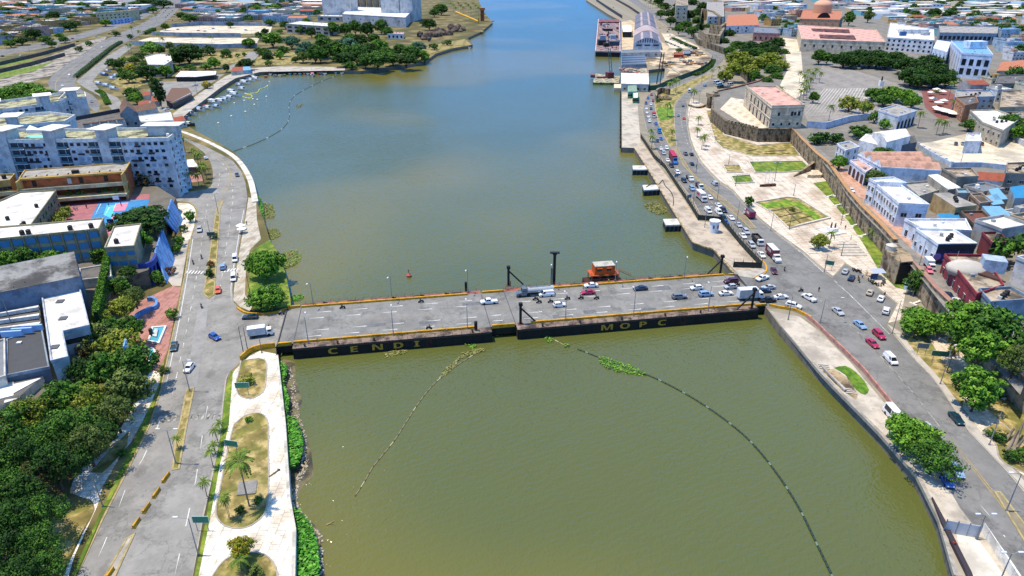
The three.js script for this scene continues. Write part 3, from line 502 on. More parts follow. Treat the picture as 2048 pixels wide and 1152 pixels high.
// people: one continuous surface each
function personGeo(pose,shirt,trousers){
const J=pose==='ride'
?{hip:[0,0.86,0],chest:[0.1,1.22,0],neck:[0.16,1.44,0],head:[0.2,1.6,0],k:[0.42,0.72],f:[0.2,0.32],s:0.2,e:[0.3,1.12,0.27],h:[0.56,1.02,0.26]}
:{hip:[0,0.92,0],chest:[0,1.28,0],neck:[0,1.5,0],head:[0.02,1.66,0],k:[0.05,0.5],f:[-0.02,0.06],s:0.2,e:[0,1.14,0.27],h:[0.08,0.88,0.27]};
const B=[[J.hip,J.chest,0.15,0.17],[J.chest,J.neck,0.15,0.06],[J.neck,J.head,0.06,0.105]];
for(const s of[-1,1]){
const hp=[J.hip[0],J.hip[1]-0.03,s*0.09],kn=[J.k[0],J.k[1],s*(pose==='ride'?0.22:0.1)],ft=[J.f[0]+(pose==='ride'?0:s*0.12),J.f[1],s*(pose==='ride'?0.2:0.1)];
B.push([hp,kn,0.095,0.065],[kn,ft,0.065,0.045],[ft,[ft[0]+0.16,ft[1]-0.01,ft[2]],0.045,0.04]);
const sh=[J.neck[0]-0.02,J.neck[1]-0.08,s*0.19];
B.push([[J.neck[0],J.neck[1]-0.06,0],sh,0.07,0.065],[sh,[J.e[0],J.e[1],s*J.e[2]],0.055,0.045],[[J.e[0],J.e[1],s*J.e[2]],[J.h[0],J.h[1],s*J.h[2]],0.045,0.04]);
}
const n=48,mc=new MarchingCubes(n,new THREE.MeshStandardMaterial(),false,false,60000),S_=1.05;
mc.isolation=0;
for(let z=0;z<n;z++)for(let y=0;y<n;y++)for(let x=0;x<n;x++){
const q=[(x-n/2)/(n/2)*S_,(y-n/2)/(n/2)*S_+0.9,(z-n/2)/(n/2)*S_];let acc=0;
for(const[a,b,r0,r1]of B){const d=[b[0]-a[0],b[1]-a[1],b[2]-a[2]],w=[q[0]-a[0],q[1]-a[1],q[2]-a[2]],t=Math.max(0,Math.min(1,(w[0]*d[0]+w[1]*d[1]+w[2]*d[2])/(d[0]**2+d[1]**2+d[2]**2)));const e=Math.hypot(w[0]-d[0]*t,w[1]-d[1]*t,w[2]-d[2]*t)-(r0+(r1-r0)*t);acc+=Math.exp(-e*40);}
mc.field[x+y*n+z*n*n]=Math.log(acc+1e-30)/40;
}
mc.update();
const k=mc.count,p=[],nn=[],c=[],sk=new THREE.Color('#6b4630'),sc=new THREE.Color(shirt),tc=new THREE.Color(trousers),hc=new THREE.Color('#141010');
for(let i=0;i<k;i++){
const x=mc.positionArray[i*3]*S_,y=mc.positionArray[i*3+1]*S_+0.9,z=mc.positionArray[i*3+2]*S_;p.push(x,y,z);nn.push(mc.normalArray[i*3],mc.normalArray[i*3+1],mc.normalArray[i*3+2]);
const top=J.head[1],col=y>top+0.02?hc:y>J.neck[1]-0.01?sk:y>J.hip[1]?(Math.abs(z)>0.235&&y<J.e[1]+0.04?sk:sc):(y<0.1&&pose!=='ride'?hc:(Math.abs(z)>0.245&&pose!=='ride'?sk:tc));c.push(col.r,col.g,col.b);
}
const g=new THREE.BufferGeometry();g.setAttribute('position',new THREE.Float32BufferAttribute(p,3));g.setAttribute('normal',new THREE.Float32BufferAttribute(nn,3));g.setAttribute('color',new THREE.Float32BufferAttribute(c,3));g.setAttribute('uv',new THREE.Float32BufferAttribute(new Float32Array(k*2),2));
return g;
}
const SKIN=new THREE.MeshStandardMaterial({vertexColors:true,roughness:0.85,side:THREE.DoubleSide});
const FIG={};
const figure=(pose,s,t)=>(FIG[pose+s+t]??=personGeo(pose,s,t));
function person(px,py,dir,label,s='#c9c9c9',t='#26304a',base=0.06){const g=S('person',label,'person',figure('stand',s,t),SKIN);const p=G(px,py,base);g.position.copy(p);g.rotation.y=dir;return g;}
const bike=(()=>{
const f=mb().tube(V(-0.35,0.55,0),V(0.45,0.75,0),0.1).tube(V(0.45,0.85,0),V(0.66,0.3,0),0.05).tube(V(-0.3,0.5,0),V(-0.62,0.3,0),0.06).add(extrude([[-0.75,0.74],[-0.6,0.62],[0.1,0.68],[0.35,0.8],[0.3,0.95],[0.0,0.84],[-0.5,0.88]],0.3,0.08)).box(0.05,0.32,0,0.5,0.3,0.28);
return{frame:f.geo(),wheels:[-0.64,0.66].map((x)=>mb().add(wheelG(0.3,0.12),new THREE.Matrix4().makeTranslation(x,0.3,0)).geo()),bar:mb().tube(V(0.5,1.02,-0.34),V(0.5,1.02,0.34),0.025).tube(V(0.45,0.85,0),V(0.5,1.02,0),0.03).geo(),seat:mb().add(extrude([[-0.7,0.86],[0.05,0.82],[0.05,0.88],[-0.7,0.94]],0.28,0.04)).geo(),lamp:mb().ball(0.62,0.9,0,0.09).geo()};
})();
function moto(px,py,dir,label,colour,rider,group,base=0.05){
const g=new THREE.Group();g.name=numbered('motorcycle');tag(g,label,'motorcycle',group);scene.add(g);
P(g,'frame',bike.frame,paint(colour));for(const w of bike.wheels)P(g,'wheel',w,TYRE);P(g,'handlebar',bike.bar,STEEL);P(g,'seat',bike.seat,DARK);P(g,'headlight',bike.lamp,LAMPW);
place(g,px,py,dir,base,0.6);
if(rider){const r=S('person',rider[0],'person',figure('ride',rider[1],rider[2]||'#1d222c'),SKIN);r.position.copy(g.position);r.rotation.y=dir;}
}
// street lamps
const POLE=M('#8d9296',0.55,{metalness:0.4});
function lamp(px,py,h,arm,label,group,o={}){// arm: list of [metres, turn]
const g=new THREE.Group();g.name=numbered(o.name||'street_lamp');tag(g,label,o.cat||'street lamp',group);scene.add(g);
const m=mb().cyl(0,0,0,0.14,0.07,h,7);P(g,'pole',m,o.mat||POLE);P(g,'base',mb().cyl(0,0,0,0.25,0.22,0.35,8),STEEL);
for(const[l,a]of arm){
const c=Math.cos(a),s=-Math.sin(a),e=V(l*c,h+0.35,l*s);
P(g,'arm',mb().tube(V(0,h-0.1,0),e,0.06,5),o.mat||POLE);P(g,'lamp_head',mb().box(e.x+0.3*c,e.y-0.08,e.z+0.3*s,0.95,0.16,0.36,a),M('#c9ccd0',0.4));
}
const p=G(px,py,o.base||0);g.position.set(p.x,(o.base||0)+(o.lift||0),p.z);return g;
}
// trees
function leafGeo(s,R,hgt,clumps,leaves,size,cols,o={}){// clumps of small leaf faces spread through the crown
const keep=seed;seed=s;const m=mb(),C=cols.map((c)=>new THREE.Color(c)),flat=o.flat||0;
for(let k=0;k<clumps;k++){
const a=rr(0,6.283),u=rr(o.low??-0.35,1),rad=Math.pow(rnd(),0.28),ring=Math.sqrt(Math.max(0,1-u*u)),lob=1+0.28*Math.sin(a*3+s)+0.16*Math.sin(a*7+s*2);
const cx=Math.cos(a)*ring*R*rad*lob,cz=Math.sin(a)*ring*R*rad*lob,cy=hgt*(0.5+0.5*u*(0.55+0.45*rad)),cr=R*rr(0.14,0.27)*(o.cr||1),base=C[Math.floor(rnd()*C.length)];
for(let i=0;i<leaves;i++){
const d=V(rr(-1,1),rr(-0.75,1),rr(-1,1));if(d.lengthSq()>1)d.normalize();
const q=V(cx+d.x*cr,cy+d.y*cr*(0.75-flat*0.35),cz+d.z*cr),n=d.clone().normalize().add(V(rr(-0.6,0.6),rr(0.1,0.9),rr(-0.6,0.6))).normalize(),t=V(rr(-1,1),rr(-1,1),rr(-1,1)).cross(n).normalize(),b=n.clone().cross(t),z=size*rr(0.6,1.25),f=rr(0.78,1.25);
m.col=[base.r*f,base.g*f,base.b*f];
const e=(x,y)=>q.clone().addScaledVector(t,x*z).addScaledVector(b,y*z);
m.tri(e(-0.5,-0.1),e(0.12,-0.34),e(0.6,0.05)).tri(e(-0.5,-0.1),e(0.6,0.05),e(0.05,0.36));
}
}
seed=keep;return m.geo();
}
const LEAFM=new THREE.MeshPhysicalMaterial({vertexColors:true,roughness:0.75,side:THREE.DoubleSide,specularIntensity:0.4,transmission:0});
const BARK=M('#5b4c3e',0.95,{tx:'grain',size:2});
function limbs(s,R,h,top){
const keep=seed;seed=s+99;const m=mb(),r=Math.max(0.16,R*0.075),f=V(rr(-0.3,0.3),top*0.55,rr(-0.3,0.3));m.tube(V(0,-0.6,0),f,r*1.25,8,r*0.85);
for(let i=0;i<7;i++){const a=i*0.9+rr(0,0.5),e=V(Math.cos(a)*R*rr(0.4,0.8),top*rr(0.75,1)+h*rr(0.05,0.6),Math.sin(a)*R*rr(0.4,0.8)),mid=f.clone().lerp(e,0.5).add(V(0,rr(0,0.4),0));m.tube(f,mid,r*0.6,6,r*0.42).tube(mid,e,r*0.42,5,r*0.12);}
seed=keep;return m.geo();
}
const GREENS={deep:['#22400f','#2c4c15','#1a3410','#365a1c'],mid:['#35581a','#42691f','#2b4a16','#507826'],bright:['#47701c','#598423','#3a6019','#6c9630'],olive:['#485c26','#56692e','#3a4d20','#647236'],brown:['#453f24','#544a2e','#38361e','#5c5838'],yellow:['#9a8c26','#ae9a2e','#7f8026','#687820'],blue:['#3a6048','#486e52','#2c503e','#54785c']};
const treeCache={};
function treeProto(kind,tone,v){
const k=kind+tone+v;if(treeCache[k])return treeCache[k];
const s=100+v*31+k.length*7,c=GREENS[tone];let g,top,R,h;
if(kind==='round'){R=5;h=7.6;top=1.9;g=leafGeo(s,R,h,150,36,0.72,c,{low:-0.7,cr:1.1});}
else if(kind==='wide'){R=7;h=7;top=1.7;g=leafGeo(s,R,h,190,36,0.85,c,{flat:0.3,low:-0.65,cr:0.95});}
else if(kind==='tall'){R=3.6;h=9.6;top=1.6;g=leafGeo(s,R,h,130,34,0.65,c,{low:-0.8,cr:1.2});}
else if(kind==='bush'){R=1.6;h=1.9;top=0.3;g=leafGeo(s,R,h,36,28,0.36,c,{low:-0.7,cr:1.35});}
else{R=5;h=7;top=2;g=leafGeo(s,R,h,120,36,0.5,c,{low:-0.6,cr:1.15});}
const tr=limbs(s,R,h,top);g.translate(0,top,0);
return(treeCache[k]={crown:g,trunk:tr,R,H:h+top});
}
let treeV=0;
// px, py: where the trunk meets the ground; w: crown width in metres
function tree(kind,tone,px,py,w,h,label,o={}){
const p=treeProto(kind,tone,o.v??(treeV++%3)),g=new THREE.Group();g.name=numbered(kind==='bush'?'shrub':'broadleaf_tree');tag(g,label,kind==='bush'?'shrub':'tree',o.group);scene.add(g);
P(g,'trunk',p.trunk,BARK);P(g,'crown',p.crown,LEAFM);
const q=o.at||G(px,py,o.base||0);g.position.set(q.x,o.base||0,q.z);g.scale.set(w/(2.55*p.R),h/(p.H*1.06),w/(2.55*p.R));g.rotation.y=rr(0,6.28);return g;
}
// crown centred on a pixel: finds the foot below it
function treeTop(kind,tone,px,py,w,h,label,o={}){const q=G(px,py,(o.base||0)+h*0.62);return tree(kind,tone,0,0,w,h,label,{...o,at:q});}
function frondGeo(len,droop,wdt,s){
const keep=seed;seed=s;const m=mb(),n=9,P_=(t)=>V(t*len*(1-0.18*t),len*(0.42*t-droop*t*t),0);const C1=new THREE.Color('#4f7424'),C2=new THREE.Color('#7f9638');
for(let i=0;i<n;i++){
const a=P_(i/n),b=P_((i+1)/n),w=wdt*Math.sin(Math.PI*(0.12+0.86*(i+0.5)/n)),c=C1.clone().lerp(C2,rnd());m.col=[c.r,c.g,c.b];
for(const sd of[-1,1]){const o=V(b.x-a.x,-w*0.55,sd*w);m.tri(a,b,b.clone().add(o));m.tri(a,a.clone().lerp(b,0.5),a.clone().lerp(b,0.5).add(o));m.tri(a.clone().lerp(b,0.5),b,a.clone().lerp(b,0.75).add(o.clone().multiplyScalar(0.9)));}
m.col=[0.2,0.22,0.08];m.tube(a,b,0.035*(1.3-i/n),4);
}
seed=keep;return m.geo();
}
const FRONDS=[0,1,2].map((i)=>frondGeo(2.6,0.62+i*0.22,0.42,40+i)),PALMBARK=M('#8a8070',0.95,{tx:'grain',size:1});
function palmCrown(n,s){const keep=seed;seed=s;const out=[];for(let i=0;i<n;i++)out.push([i%3,i*2.399+rr(-0.2,0.2),i<n/3?rr(0.35,0.7):rr(-0.5,0.35)]);seed=keep;return out;}
const palmAll=(()=>{const m=[];for(const[k,a,t]of palmCrown(20,5))m.push(FRONDS[k].clone().applyMatrix4(new THREE.Matrix4().makeRotationY(a).multiply(new THREE.Matrix4().makeRotationZ(t))));return mergeGeometries(m);})();
const palmTrunk=(()=>{const m=mb();let a=V(0,-0.3,0);for(let i=1;i<=6;i++){const t=i/6,b=V(0.05*t*t,t,0.02*t);m.tube(a,b,0.2-0.02*i+(i===1?0.06:0),7,0.18-0.02*i);a=b;}return m.geo();})();
function palm(px,py,h,size,label,o={}){// size: frond length in metres
const g=new THREE.Group();g.name=numbered('palm_tree');tag(g,label,'palm tree',o.group);scene.add(g);
const t=P(g,'trunk',palmTrunk,PALMBARK);t.scale.set(o.thick||1,h,o.thick||1);
if(o.near){const cr=new THREE.Group();cr.name='crown';cr.position.set(0.05,h,0);g.add(cr);for(const[k,a,tl]of palmCrown(18,o.s||9)){const f=P(cr,'frond',FRONDS[k],LEAFM);f.rotation.set(0,a,tl,'YXZ');f.scale.setScalar(size/2.6);}}
else{const f=P(g,'crown',palmAll,LEAFM);f.position.set(0.05,h,0);f.scale.setScalar(size/2.6);f.rotation.y=rr(0,6);}
const p=o.at||G(px,py,o.base||0);g.position.set(p.x,o.base||0,p.z);g.rotation.y=rr(0,6.28);return g;
}
// buildings from the pixels of their roof corners
const ROOFC={white:M('#e2dfd8',0.8,{tx:'grime',size:14}),grey:M('#a19d96',0.9,{tx:'grime',size:14}),dark:M('#66635f',0.9,{tx:'grime',size:12}),stained:M('#b3a795',0.9,{tx:'stain',size:22}),pink:M('#d6a696',0.85,{tx:'grime',size:14}),red:M('#a5563c',0.85,{tx:'tile',size:5}),orange:M('#c9805a',0.85,{tx:'tile',size:6}),blue:M('#2f93c9',0.6,{tx:'rib',size:6}),sky:M('#7fb9dc',0.7,{tx:'rib',size:6}),green:M('#8fae97',0.8,{tx:'rib',size:6}),rust:M('#7d4a36',0.85,{tx:'rib',size:6}),zinc:M('#8e9296',0.6,{tx:'rib',size:6,metalness:0.2}),brown:M('#7b5c48',0.9,{tx:'tile',size:5})};
const winCache={};
function winGeo(w,h){return(winCache[w.toFixed(2)+h.toFixed(2)]??=mb().box(0,-h/2,0,w,h,0.16).geo());}
const FRAMEG={};
function windows(g,a,b,y0,rows,cols,w,h,pitch,o={}){// a grid of windows on the wall from a to b, set just proud of it
const dx=b[0]-a[0],dz=b[1]-a[1],L=Math.hypot(dx,dz),ry=Math.atan2(-dz,dx),m0=o.m0??0.5,step=L/cols;
for(let r=0;r<rows;r++)for(let c=0;c<cols;c++){
if(o.skip&&rnd()<o.skip)continue;
const t=(c+m0)*step/L,win=P(g,o.name||'window',winGeo(w,h),o.mat||GLASS);win.position.set(a[0]+dx*t,y0+r*pitch+h/2,a[1]+dz*t);win.rotation.y=ry;
if(o.frame){const k=w.toFixed(2)+h.toFixed(2);FRAMEG[k]??=mb().box(0,-h/2-0.12,0,w+0.3,0.12,0.3).box(0,h/2,0,w+0.3,0.12,0.24).box(0,-h/2,0,0.07,h,0.22).geo();P(win,'frame',FRAMEG[k],o.frame);}
}
}
const quadW=(px,y)=>{let q=xz(px,y);if(q.length===3)q=[...q,[q[0][0]+q[2][0]-q[1][0],q[0][1]+q[2][1]-q[1][1]]];return q;};
// corners in pixels at roof height; three corners are completed to a parallelogram. Corner order: front edge first (left to right)
function building(name,label,cat,px,top,base,o={}){
const g=T(name,label,cat,o.group),q=o.world||quadW(px,top),wm=o.wall||W_('#cfcac0');
P(g,'wall',mb().sides(q,base-1,top),wm);
const par=o.parapet??0.7;
const roof=P(g,'roof',mb().sheet(q,top-(par?0.25:0)),ROOFC[o.roof||'grey']);
if(par)P(g,'parapet',mb().strip(q,0.35,top-0.4,top+par,true),o.trim||wm);
if(o.slab)P(g,'roof_slab',mb().prism(mb().offset(q,o.slab,true),top+0.01,top+0.3),ROOFC[o.roof||'grey']);
for(const w of o.win||[]){const[e,rows,cols,ww,wh,sill=1,pitch=3.2,x={}]=w;windows(g,q[e],q[(e+1)%q.length],base+sill,rows,cols,ww,wh,pitch,x);}
if(o.gable){// ridge parallel to the front edge
const H=o.gable,mid=(i,j)=>V((q[i][0]+q[j][0])/2,top+H,(q[i][1]+q[j][1])/2),c=(i)=>V(q[i][0],top+0.02,q[i][1]),A=o.ridge==='side'?[1,2,3,0]:[0,1,2,3];
const m1=mid(A[0],A[3]),m2=mid(A[1],A[2]);g.remove(roof);
P(g,'roof',mb().quad(c(A[0]),c(A[1]),m2,m1),ROOFC[o.roof||'red']);P(g,'roof',mb().quad(c(A[2]),c(A[3]),m1,m2),ROOFC[o.roof||'red']);P(g,'gable_end',mb().tri(c(A[0]),m1,c(A[3])),wm);P(g,'gable_end',mb().tri(c(A[1]),c(A[2]),m2),wm);
}
if(par>0.3&&!o.gable){const d0=Math.hypot(q[1][0]-q[0][0],q[1][1]-q[0][1]);for(let i=0;i<Math.min(4,Math.floor(d0/7));i++){const u=rr(0.15,0.85),v=rr(0.2,0.8),a=[q[0][0]+(q[1][0]-q[0][0])*u,q[0][1]+(q[1][1]-q[0][1])*u],b=[q[3%q.length][0]+(q[2][0]-q[3][0])*u,q[3][1]+(q[2][1]-q[3][1])*u];P(g,'air_conditioner',mb().box(a[0]+(b[0]-a[0])*v,top-0.25,a[1]+(b[1]-a[1])*v,rr(0.9,1.6),rr(0.7,1.1),1,rr(0,1.5)),pick([M('#b9bcbd',0.6),M('#8f9294',0.6),M('#cfd0cd',0.7)]));}}
if(o.extra)o.extra(g,q);
return g;
}
const tank=(g,x,y,z,r=0.8,mat=DARK)=>P(g,'water_tank',mb().cyl(x,y,z,r,r*0.95,r*1.6,10).cyl(x,y+r*1.6,z,r*0.95,r*0.35,r*0.35,10),mat);
const boxOn=(g,name,px,y,w,h,d,ry,mat)=>{const p=G(px[0],px[1],y);return P(g,name,mb().box(p.x,y,p.z,w,h,d,ry),mat);};
// ---------- floating bridge ----------
const TH=9.75*Math.PI/180,BX=[Math.cos(TH),-Math.sin(TH)],BN=[-Math.sin(TH),-Math.cos(TH)],BO=(()=>{const g=G(575,691);return[g.x,g.z];})();
const B=(s,t)=>[BO[0]+BX[0]*s+BN[0]*t,BO[1]+BX[1]*s+BN[1]*t];
const sOf=(px,py,y=0.5)=>{const g=G(px,py,y);return(g.x-BO[0])*BX[0]+(g.z-BO[1])*BX[1];};
const DECK=0.5,BW=22.7,rect=(s0,s1,t0,t1)=>[B(s0,t0),B(s1,t0),B(s1,t1),B(s0,t1)];
const DECKM=M('#858480',0.92,{tx:'asphalt',size:30,bump:'grain'}),HULL=M('#16140f',0.8,{tx:'stain',size:9}),WALKN=M('#8d7d74',0.9,{tx:'stain',size:12}),WALKF=M('#a0645a',0.9,{tx:'stain',size:12});
{
const sL0=sOf(553,694),sL1=sOf(586,690),sM0=sOf(981,653),sM1=sOf(1031,647),sR=sOf(1512,612),sE=sOf(1537,611);
const letters=(g,text,s0,ds,mat)=>{
[...text].forEach((ch,i)=>{
const t=new TextGeometry(ch,{font:fontBold,size:1.9,depth:0.06,curveSegments:5});t.computeBoundingBox();t.scale(1.9,1,1);t.rotateY(TH);
const p=B(s0+i*ds,-2.97);t.translate(p[0],-2.25,p[1]);P(g,'letter',mb().add(t),mat);
});
};
const HB=[['left',sL1,sM0,'black steel pontoon barge marked CENDI carrying the left half of the bridge'],['right',sM1,sR,'black steel pontoon barge marked MOPC carrying the right half of the bridge']];
HB.forEach(([side,s0,s1,label],k)=>{
const g=T('pontoon_barge',label,'bridge barge'),m=mb();
m.prism(rect(s0,s1,-2.9,BW+2.4),-5,0.28);P(g,'hull',m,HULL);
P(g,'deck',mb().prism(rect(s0,s1,0,BW),0.2,DECK),DECKM);
P(g,'walkway',mb().prism(rect(s0,s1,-2.9,-0.01),0.29,0.46),WALKN);P(g,'walkway',mb().prism(rect(s0,s1,BW+0.01,BW+2.4),0.29,0.46),WALKF);
for(const t of[0.25,BW-0.25]){const n=Math.round((s1-s0)/4.4),st=(s1-s0)/n;for(let i=0;i<n;i++){if((k===0&&i===n-1)||(k===1&&i===0))continue;P(g,'kerb_block',mb().prism(rect(s0+i*st+0.08,s0+(i+1)*st-0.08,t-0.28,t+0.28),DECK-0.05,DECK+0.62),KYB);}}
P(g,'rubbing_strip',mb().prism(rect(s0+0.3,s1-0.3,-3.0,-2.9),-0.2,0.05),M('#2a2622',0.9));P(g,'rust_band',mb().prism(rect(s0+(s1-s0)*0.66,s0+(s1-s0)*0.69,-2.96,-2.9),-3,0.2),M('#3d2417',0.9,{tx:'stain',size:4}));
const rail=mb();for(let s=s0+1;s<s1-0.5;s+=2.6)for(const t of[-2.75,BW+2.2]){const p=B(s,t);rail.cyl(p[0],0.46,p[1],0.04,0.04,0.95,4);}for(const t of[-2.75,BW+2.2])for(const h of[0.95,1.4]){const a=B(s0+1,t),b=B(s1-1,t);rail.tube(V(a[0],h,a[1]),V(b[0],h,b[1]),0.025,4);}
P(g,'railing',rail,M(k?'#6b5048':'#6d6058',0.8));
letters(g,k?'MOPC':'CENDI',k?sOf(1203,660,-1):sOf(653,706,-1),k?6.05:6.1,M('#d2a032',0.75,{tx:'grain',size:3}));
const yl=mb();
for(const[i,t]of[3.4,6.9,14.6,18.3].entries())for(let s=s0+3+(i%2)*2;s<s1-4;s+=11)P(g,'lane_marking',mb().strip([B(s,t),B(s+4.4,t)],0.36,DECK+0.008,DECK+0.008),PAINT);
yl.strip([B(s0,11),B(k?s0+10:s0+44,11)],0.2,DECK+0.008,DECK+0.008);
P(g,'centre_line',yl,PAINTY);
for(const[a,b,c,d]of k?[[22,26,3,5.5],[38,45,2.2,3.6],[50,55,15,18],[58,63,12,14.5],[12,18,2,4]]:[[20,26,6,8],[36,41,5,7],[50,56,15,17]])P(g,'asphalt_patch',mb().prism(rect(s0+a,s0+b,c,d),DECK,DECK+0.005),M('#6f7174',0.95,{tx:'asphalt',size:9}));
for(const f of k?[0.1,0.25,0.42,0.6,0.75]:[0.06,0.22,0.4,0.9])for(const t of[-2.2]){const p=B(s0+(s1-s0)*f,t);P(g,'mooring_bollard',mb().cyl(p[0],0.46,p[1],0.28,0.28,0.8).cyl(p[0],1.2,p[1],0.36,0.36,0.18),BLACK);}
for(const f of[0.12,0.5,0.66,0.8]){const p=B(s0+(s1-s0)*f,BW+1.5);P(g,'winch',mb().cyl(p[0],0.46,p[1],0.35,0.35,0.6).box(p[0]+0.7,0.46,p[1],0.7,0.45,0.5,TH),M('#5a3a34',0.9));}
});
// spans between
for(const[label,s0,s1,y0]of[['short dark steel span between promenade abutment and left barge',sL0,sL1,0.05],['movable steel span between the two black barges',sM0,sM1,0.5],['short dark steel span from right barge to the quay',sR,sE,0.5]]){
const g=T('bridge_span',label,'bridge span'),y1=label.includes('quay')?0.06:DECK,a=B(s0,0),b=B(s1,0),c=B(s1,BW),d=B(s0,BW);
P(g,'deck',mb().quad(V(a[0],y0,a[1]),V(b[0],y1,b[1]),V(c[0],y1,c[1]),V(d[0],y0,d[1])),DECKM);
for(const[a,b,h]of[[-0.5,0,0.1],[BW,BW+0.5,0.1],[8,8.6,-0.2]])P(g,'girder',mb().prism(rect(s0,s1,a,b),-2,h),HULL);
for(const t of[-0.1,BW+0.1])P(g,'kerb_block',mb().prism(rect(s0+0.4,s1-0.4,t-0.28,t+0.28),0,y1+0.7),KYB);
for(const s of[s0,s1])P(g,'expansion_joint',mb().prism(rect(s-0.12,s+0.12,0.1,BW-0.1),0,Math.max(y0,y1)+0.012),M('#4a4a4c',0.8));
if(s0===sM0){for(const t of[3.5,7,14.5,18])P(g,'lane_marking',mb().strip([B(s0+1,t),B(s0+4.2,t)],0.36,DECK+0.01,DECK+0.01),PAINT);P(g,'centre_line',mb().strip([B(s0,11),B(s1,11)],0.22,DECK+0.01,DECK+0.01),PAINTY);}
}
// davits
const davit=(px,py,dirS,label)=>{
const g=T('mooring_davit',label,'davit'),p=G(px,py,0.46),f=V(p.x,0.46,p.z),top=V(p.x,7,p.z),ft=V(p.x+BX[0]*5*dirS,0.46,p.z+BX[1]*5*dirS);
P(g,'post',mb().tube(f,top,0.4,8),BLACK);P(g,'brace',mb().tube(ft,V(p.x,5.9,p.z),0.26,7),BLACK);P(g,'head',mb().box(p.x,6.7,p.z,1.1,0.9,1.1,TH),BLACK);
const w=mb();for(const k of[-1,1]){const e=V(p.x+BX[0]*12*k,0.6,p.z+BX[1]*12*k);w.tube(top,e,0.03,4);}P(g,'stay_cable',w,M('#6d6250',0.8));P(g,'foot_plate',mb().box(p.x,0.46,p.z,1.6,0.12,1.6,TH),M('#5a3a34',0.9));
};
davit(1017,571,1,'black steel davit on the far walkway beside the tanker lorry');davit(1041,648,1,'black steel davit on the near walkway by the movable span');davit(1440,548,-1,'black steel davit on the far walkway near the quay fence');davit(1503,617,-1,'black steel davit on the near walkway at the right bridge end');
const pile=(px,py,h,r,label,tee)=>{const g=T('mooring_pile',label,'pile'),p=G(px,py,0);P(g,'shaft',mb().cyl(p.x,-6,p.z,r,r,h+6,10),BLACK);P(g,'cap',tee?mb().box(p.x,h,p.z,3.2,0.35,1.2).box(p.x,h-0.5,p.z,1.4,0.5,0.9):mb().cyl(p.x,h,p.z,r*1.08,r*0.7,0.25,10),BLACK);};
pile(1108,563,10.5,0.5,'tall black T-topped steel pile rising behind the bridge',true);pile(1103,562,4.6,0.3,'short black pile right beside the tall T-topped pile');pile(932,578,2.4,0.42,'stubby black pile standing in the water behind the left barge');pile(952,663,3.2,0.5,'stubby black pile on the near walkway by the left barge end');
// control cabin
const g=T('control_cabin','orange control cabin on stilts behind the bridge railing','cabin'),c=G(1208,561,0.4),ox=c.x,oz=c.z-3.4,O1=M('#d9641a',0.6,{tx:'grain',size:4}),at=(x,z)=>[ox+x*BX[0]+z*BN[0],oz+x*BX[1]+z*BN[1]];
const bx=(name,x,z,y,w,h,d,mat)=>{const p=at(x,z);return P(g,name,mb().box(p[0],y,p[1],w,h,d,TH),mat);};
bx('pontoon',0,0,-3.4,13,2.6,5.4,M('#4a2418',0.9,{tx:'stain',size:5}));bx('platform',0,0,1.7,10,0.3,5.2,O1);bx('cabin_wall',0,0,2,7,3,4,O1);bx('roof',0,0,5,7.1,0.2,4.1,M('#b9b5a8',0.8,{tx:'grime',size:5}));
for(const x of[-1.9,1.4]){bx('window',x,-2.02,3.3,1.6,1.1,0.1,GLASS);bx('awning',x,-2.3,4.4,1.8,0.08,0.5,O1);}
for(const x of[-4.6,4.6])for(const z of[-2.3,2.3])bx('stilt',x,z,-0.8,0.25,2.5,0.25,O1);
for(const x of[-3,0,3])bx('machinery',x,-1.2,-0.8,1.6,1.6,1.4,M('#3d2119',0.9,{tx:'stain',size:3}));
const r=mb();for(const x of[-4.9,-3.7,3.7,4.9]){const p=at(x,-2.5);r.cyl(p[0],2,p[1],0.05,0.05,1.1,4);}for(const y of[2.5,3.1])for(const[a,b]of[[-4.9,-3.7],[3.7,4.9]]){const p=at(a,-2.5),q=at(b,-2.5);r.tube(V(p[0],y,p[1]),V(q[0],y,q[1]),0.04,4);}for(const y of[-0.3,0.4]){const p=at(5,-1),q=at(10,-1);r.tube(V(p[0],y+3,p[1]),V(q[0],y+0.4,q[1]),0.09,4);}P(g,'handrail',r,O1);
// lamps on the bridge
const far=[[627,613],[784,600],[936,585],[1103,573],[1230,567],[1368,557]],near=[[617,687],[787,671],[935,658],[1131,641],[1267,632],[1416,622]];
far.forEach(([x,y],i)=>lamp(x,y,8.5,[[1.8,-TH-Math.PI/2+Math.PI*0]],`tall grey lamp post on the far bridge kerb, ${ORD[i]} from the left`,'lamp posts along the bridge',{base:DECK}));
near.forEach(([x,y],i)=>lamp(x,y,8.5,[[1.8,Math.PI/2+TH]],`tall grey lamp post on the near bridge kerb, ${ORD[i]} from the left`,'lamp posts along the bridge',{base:DECK}));
// pads and dolphins on the right quay
for(const[px,l]of[[[[1265,331],[1297,331],[1297,339],[1266,339]],'flat mooring pad highest up the river beside the spiked fence walk'],[[[1285,370],[1318,369],[1322,378],[1288,380]],'flat mooring pad with a black hose curling over it'],[[[1326,438],[1362,437],[1366,449],[1332,450]],'flat mooring pad closest to the bridge beside the quay wall']]){
const d=T('mooring_pad',l,'mooring pad'),q=xz(px,0);P(d,'top_slab',mb().prism(q,-0.6,0),M('#d6d2c8',0.85,{tx:'grime',size:8}));P(d,'fender',mb().prism(mb().offset(q,0.1,true),-5,-0.62),M('#1f262b',0.85));
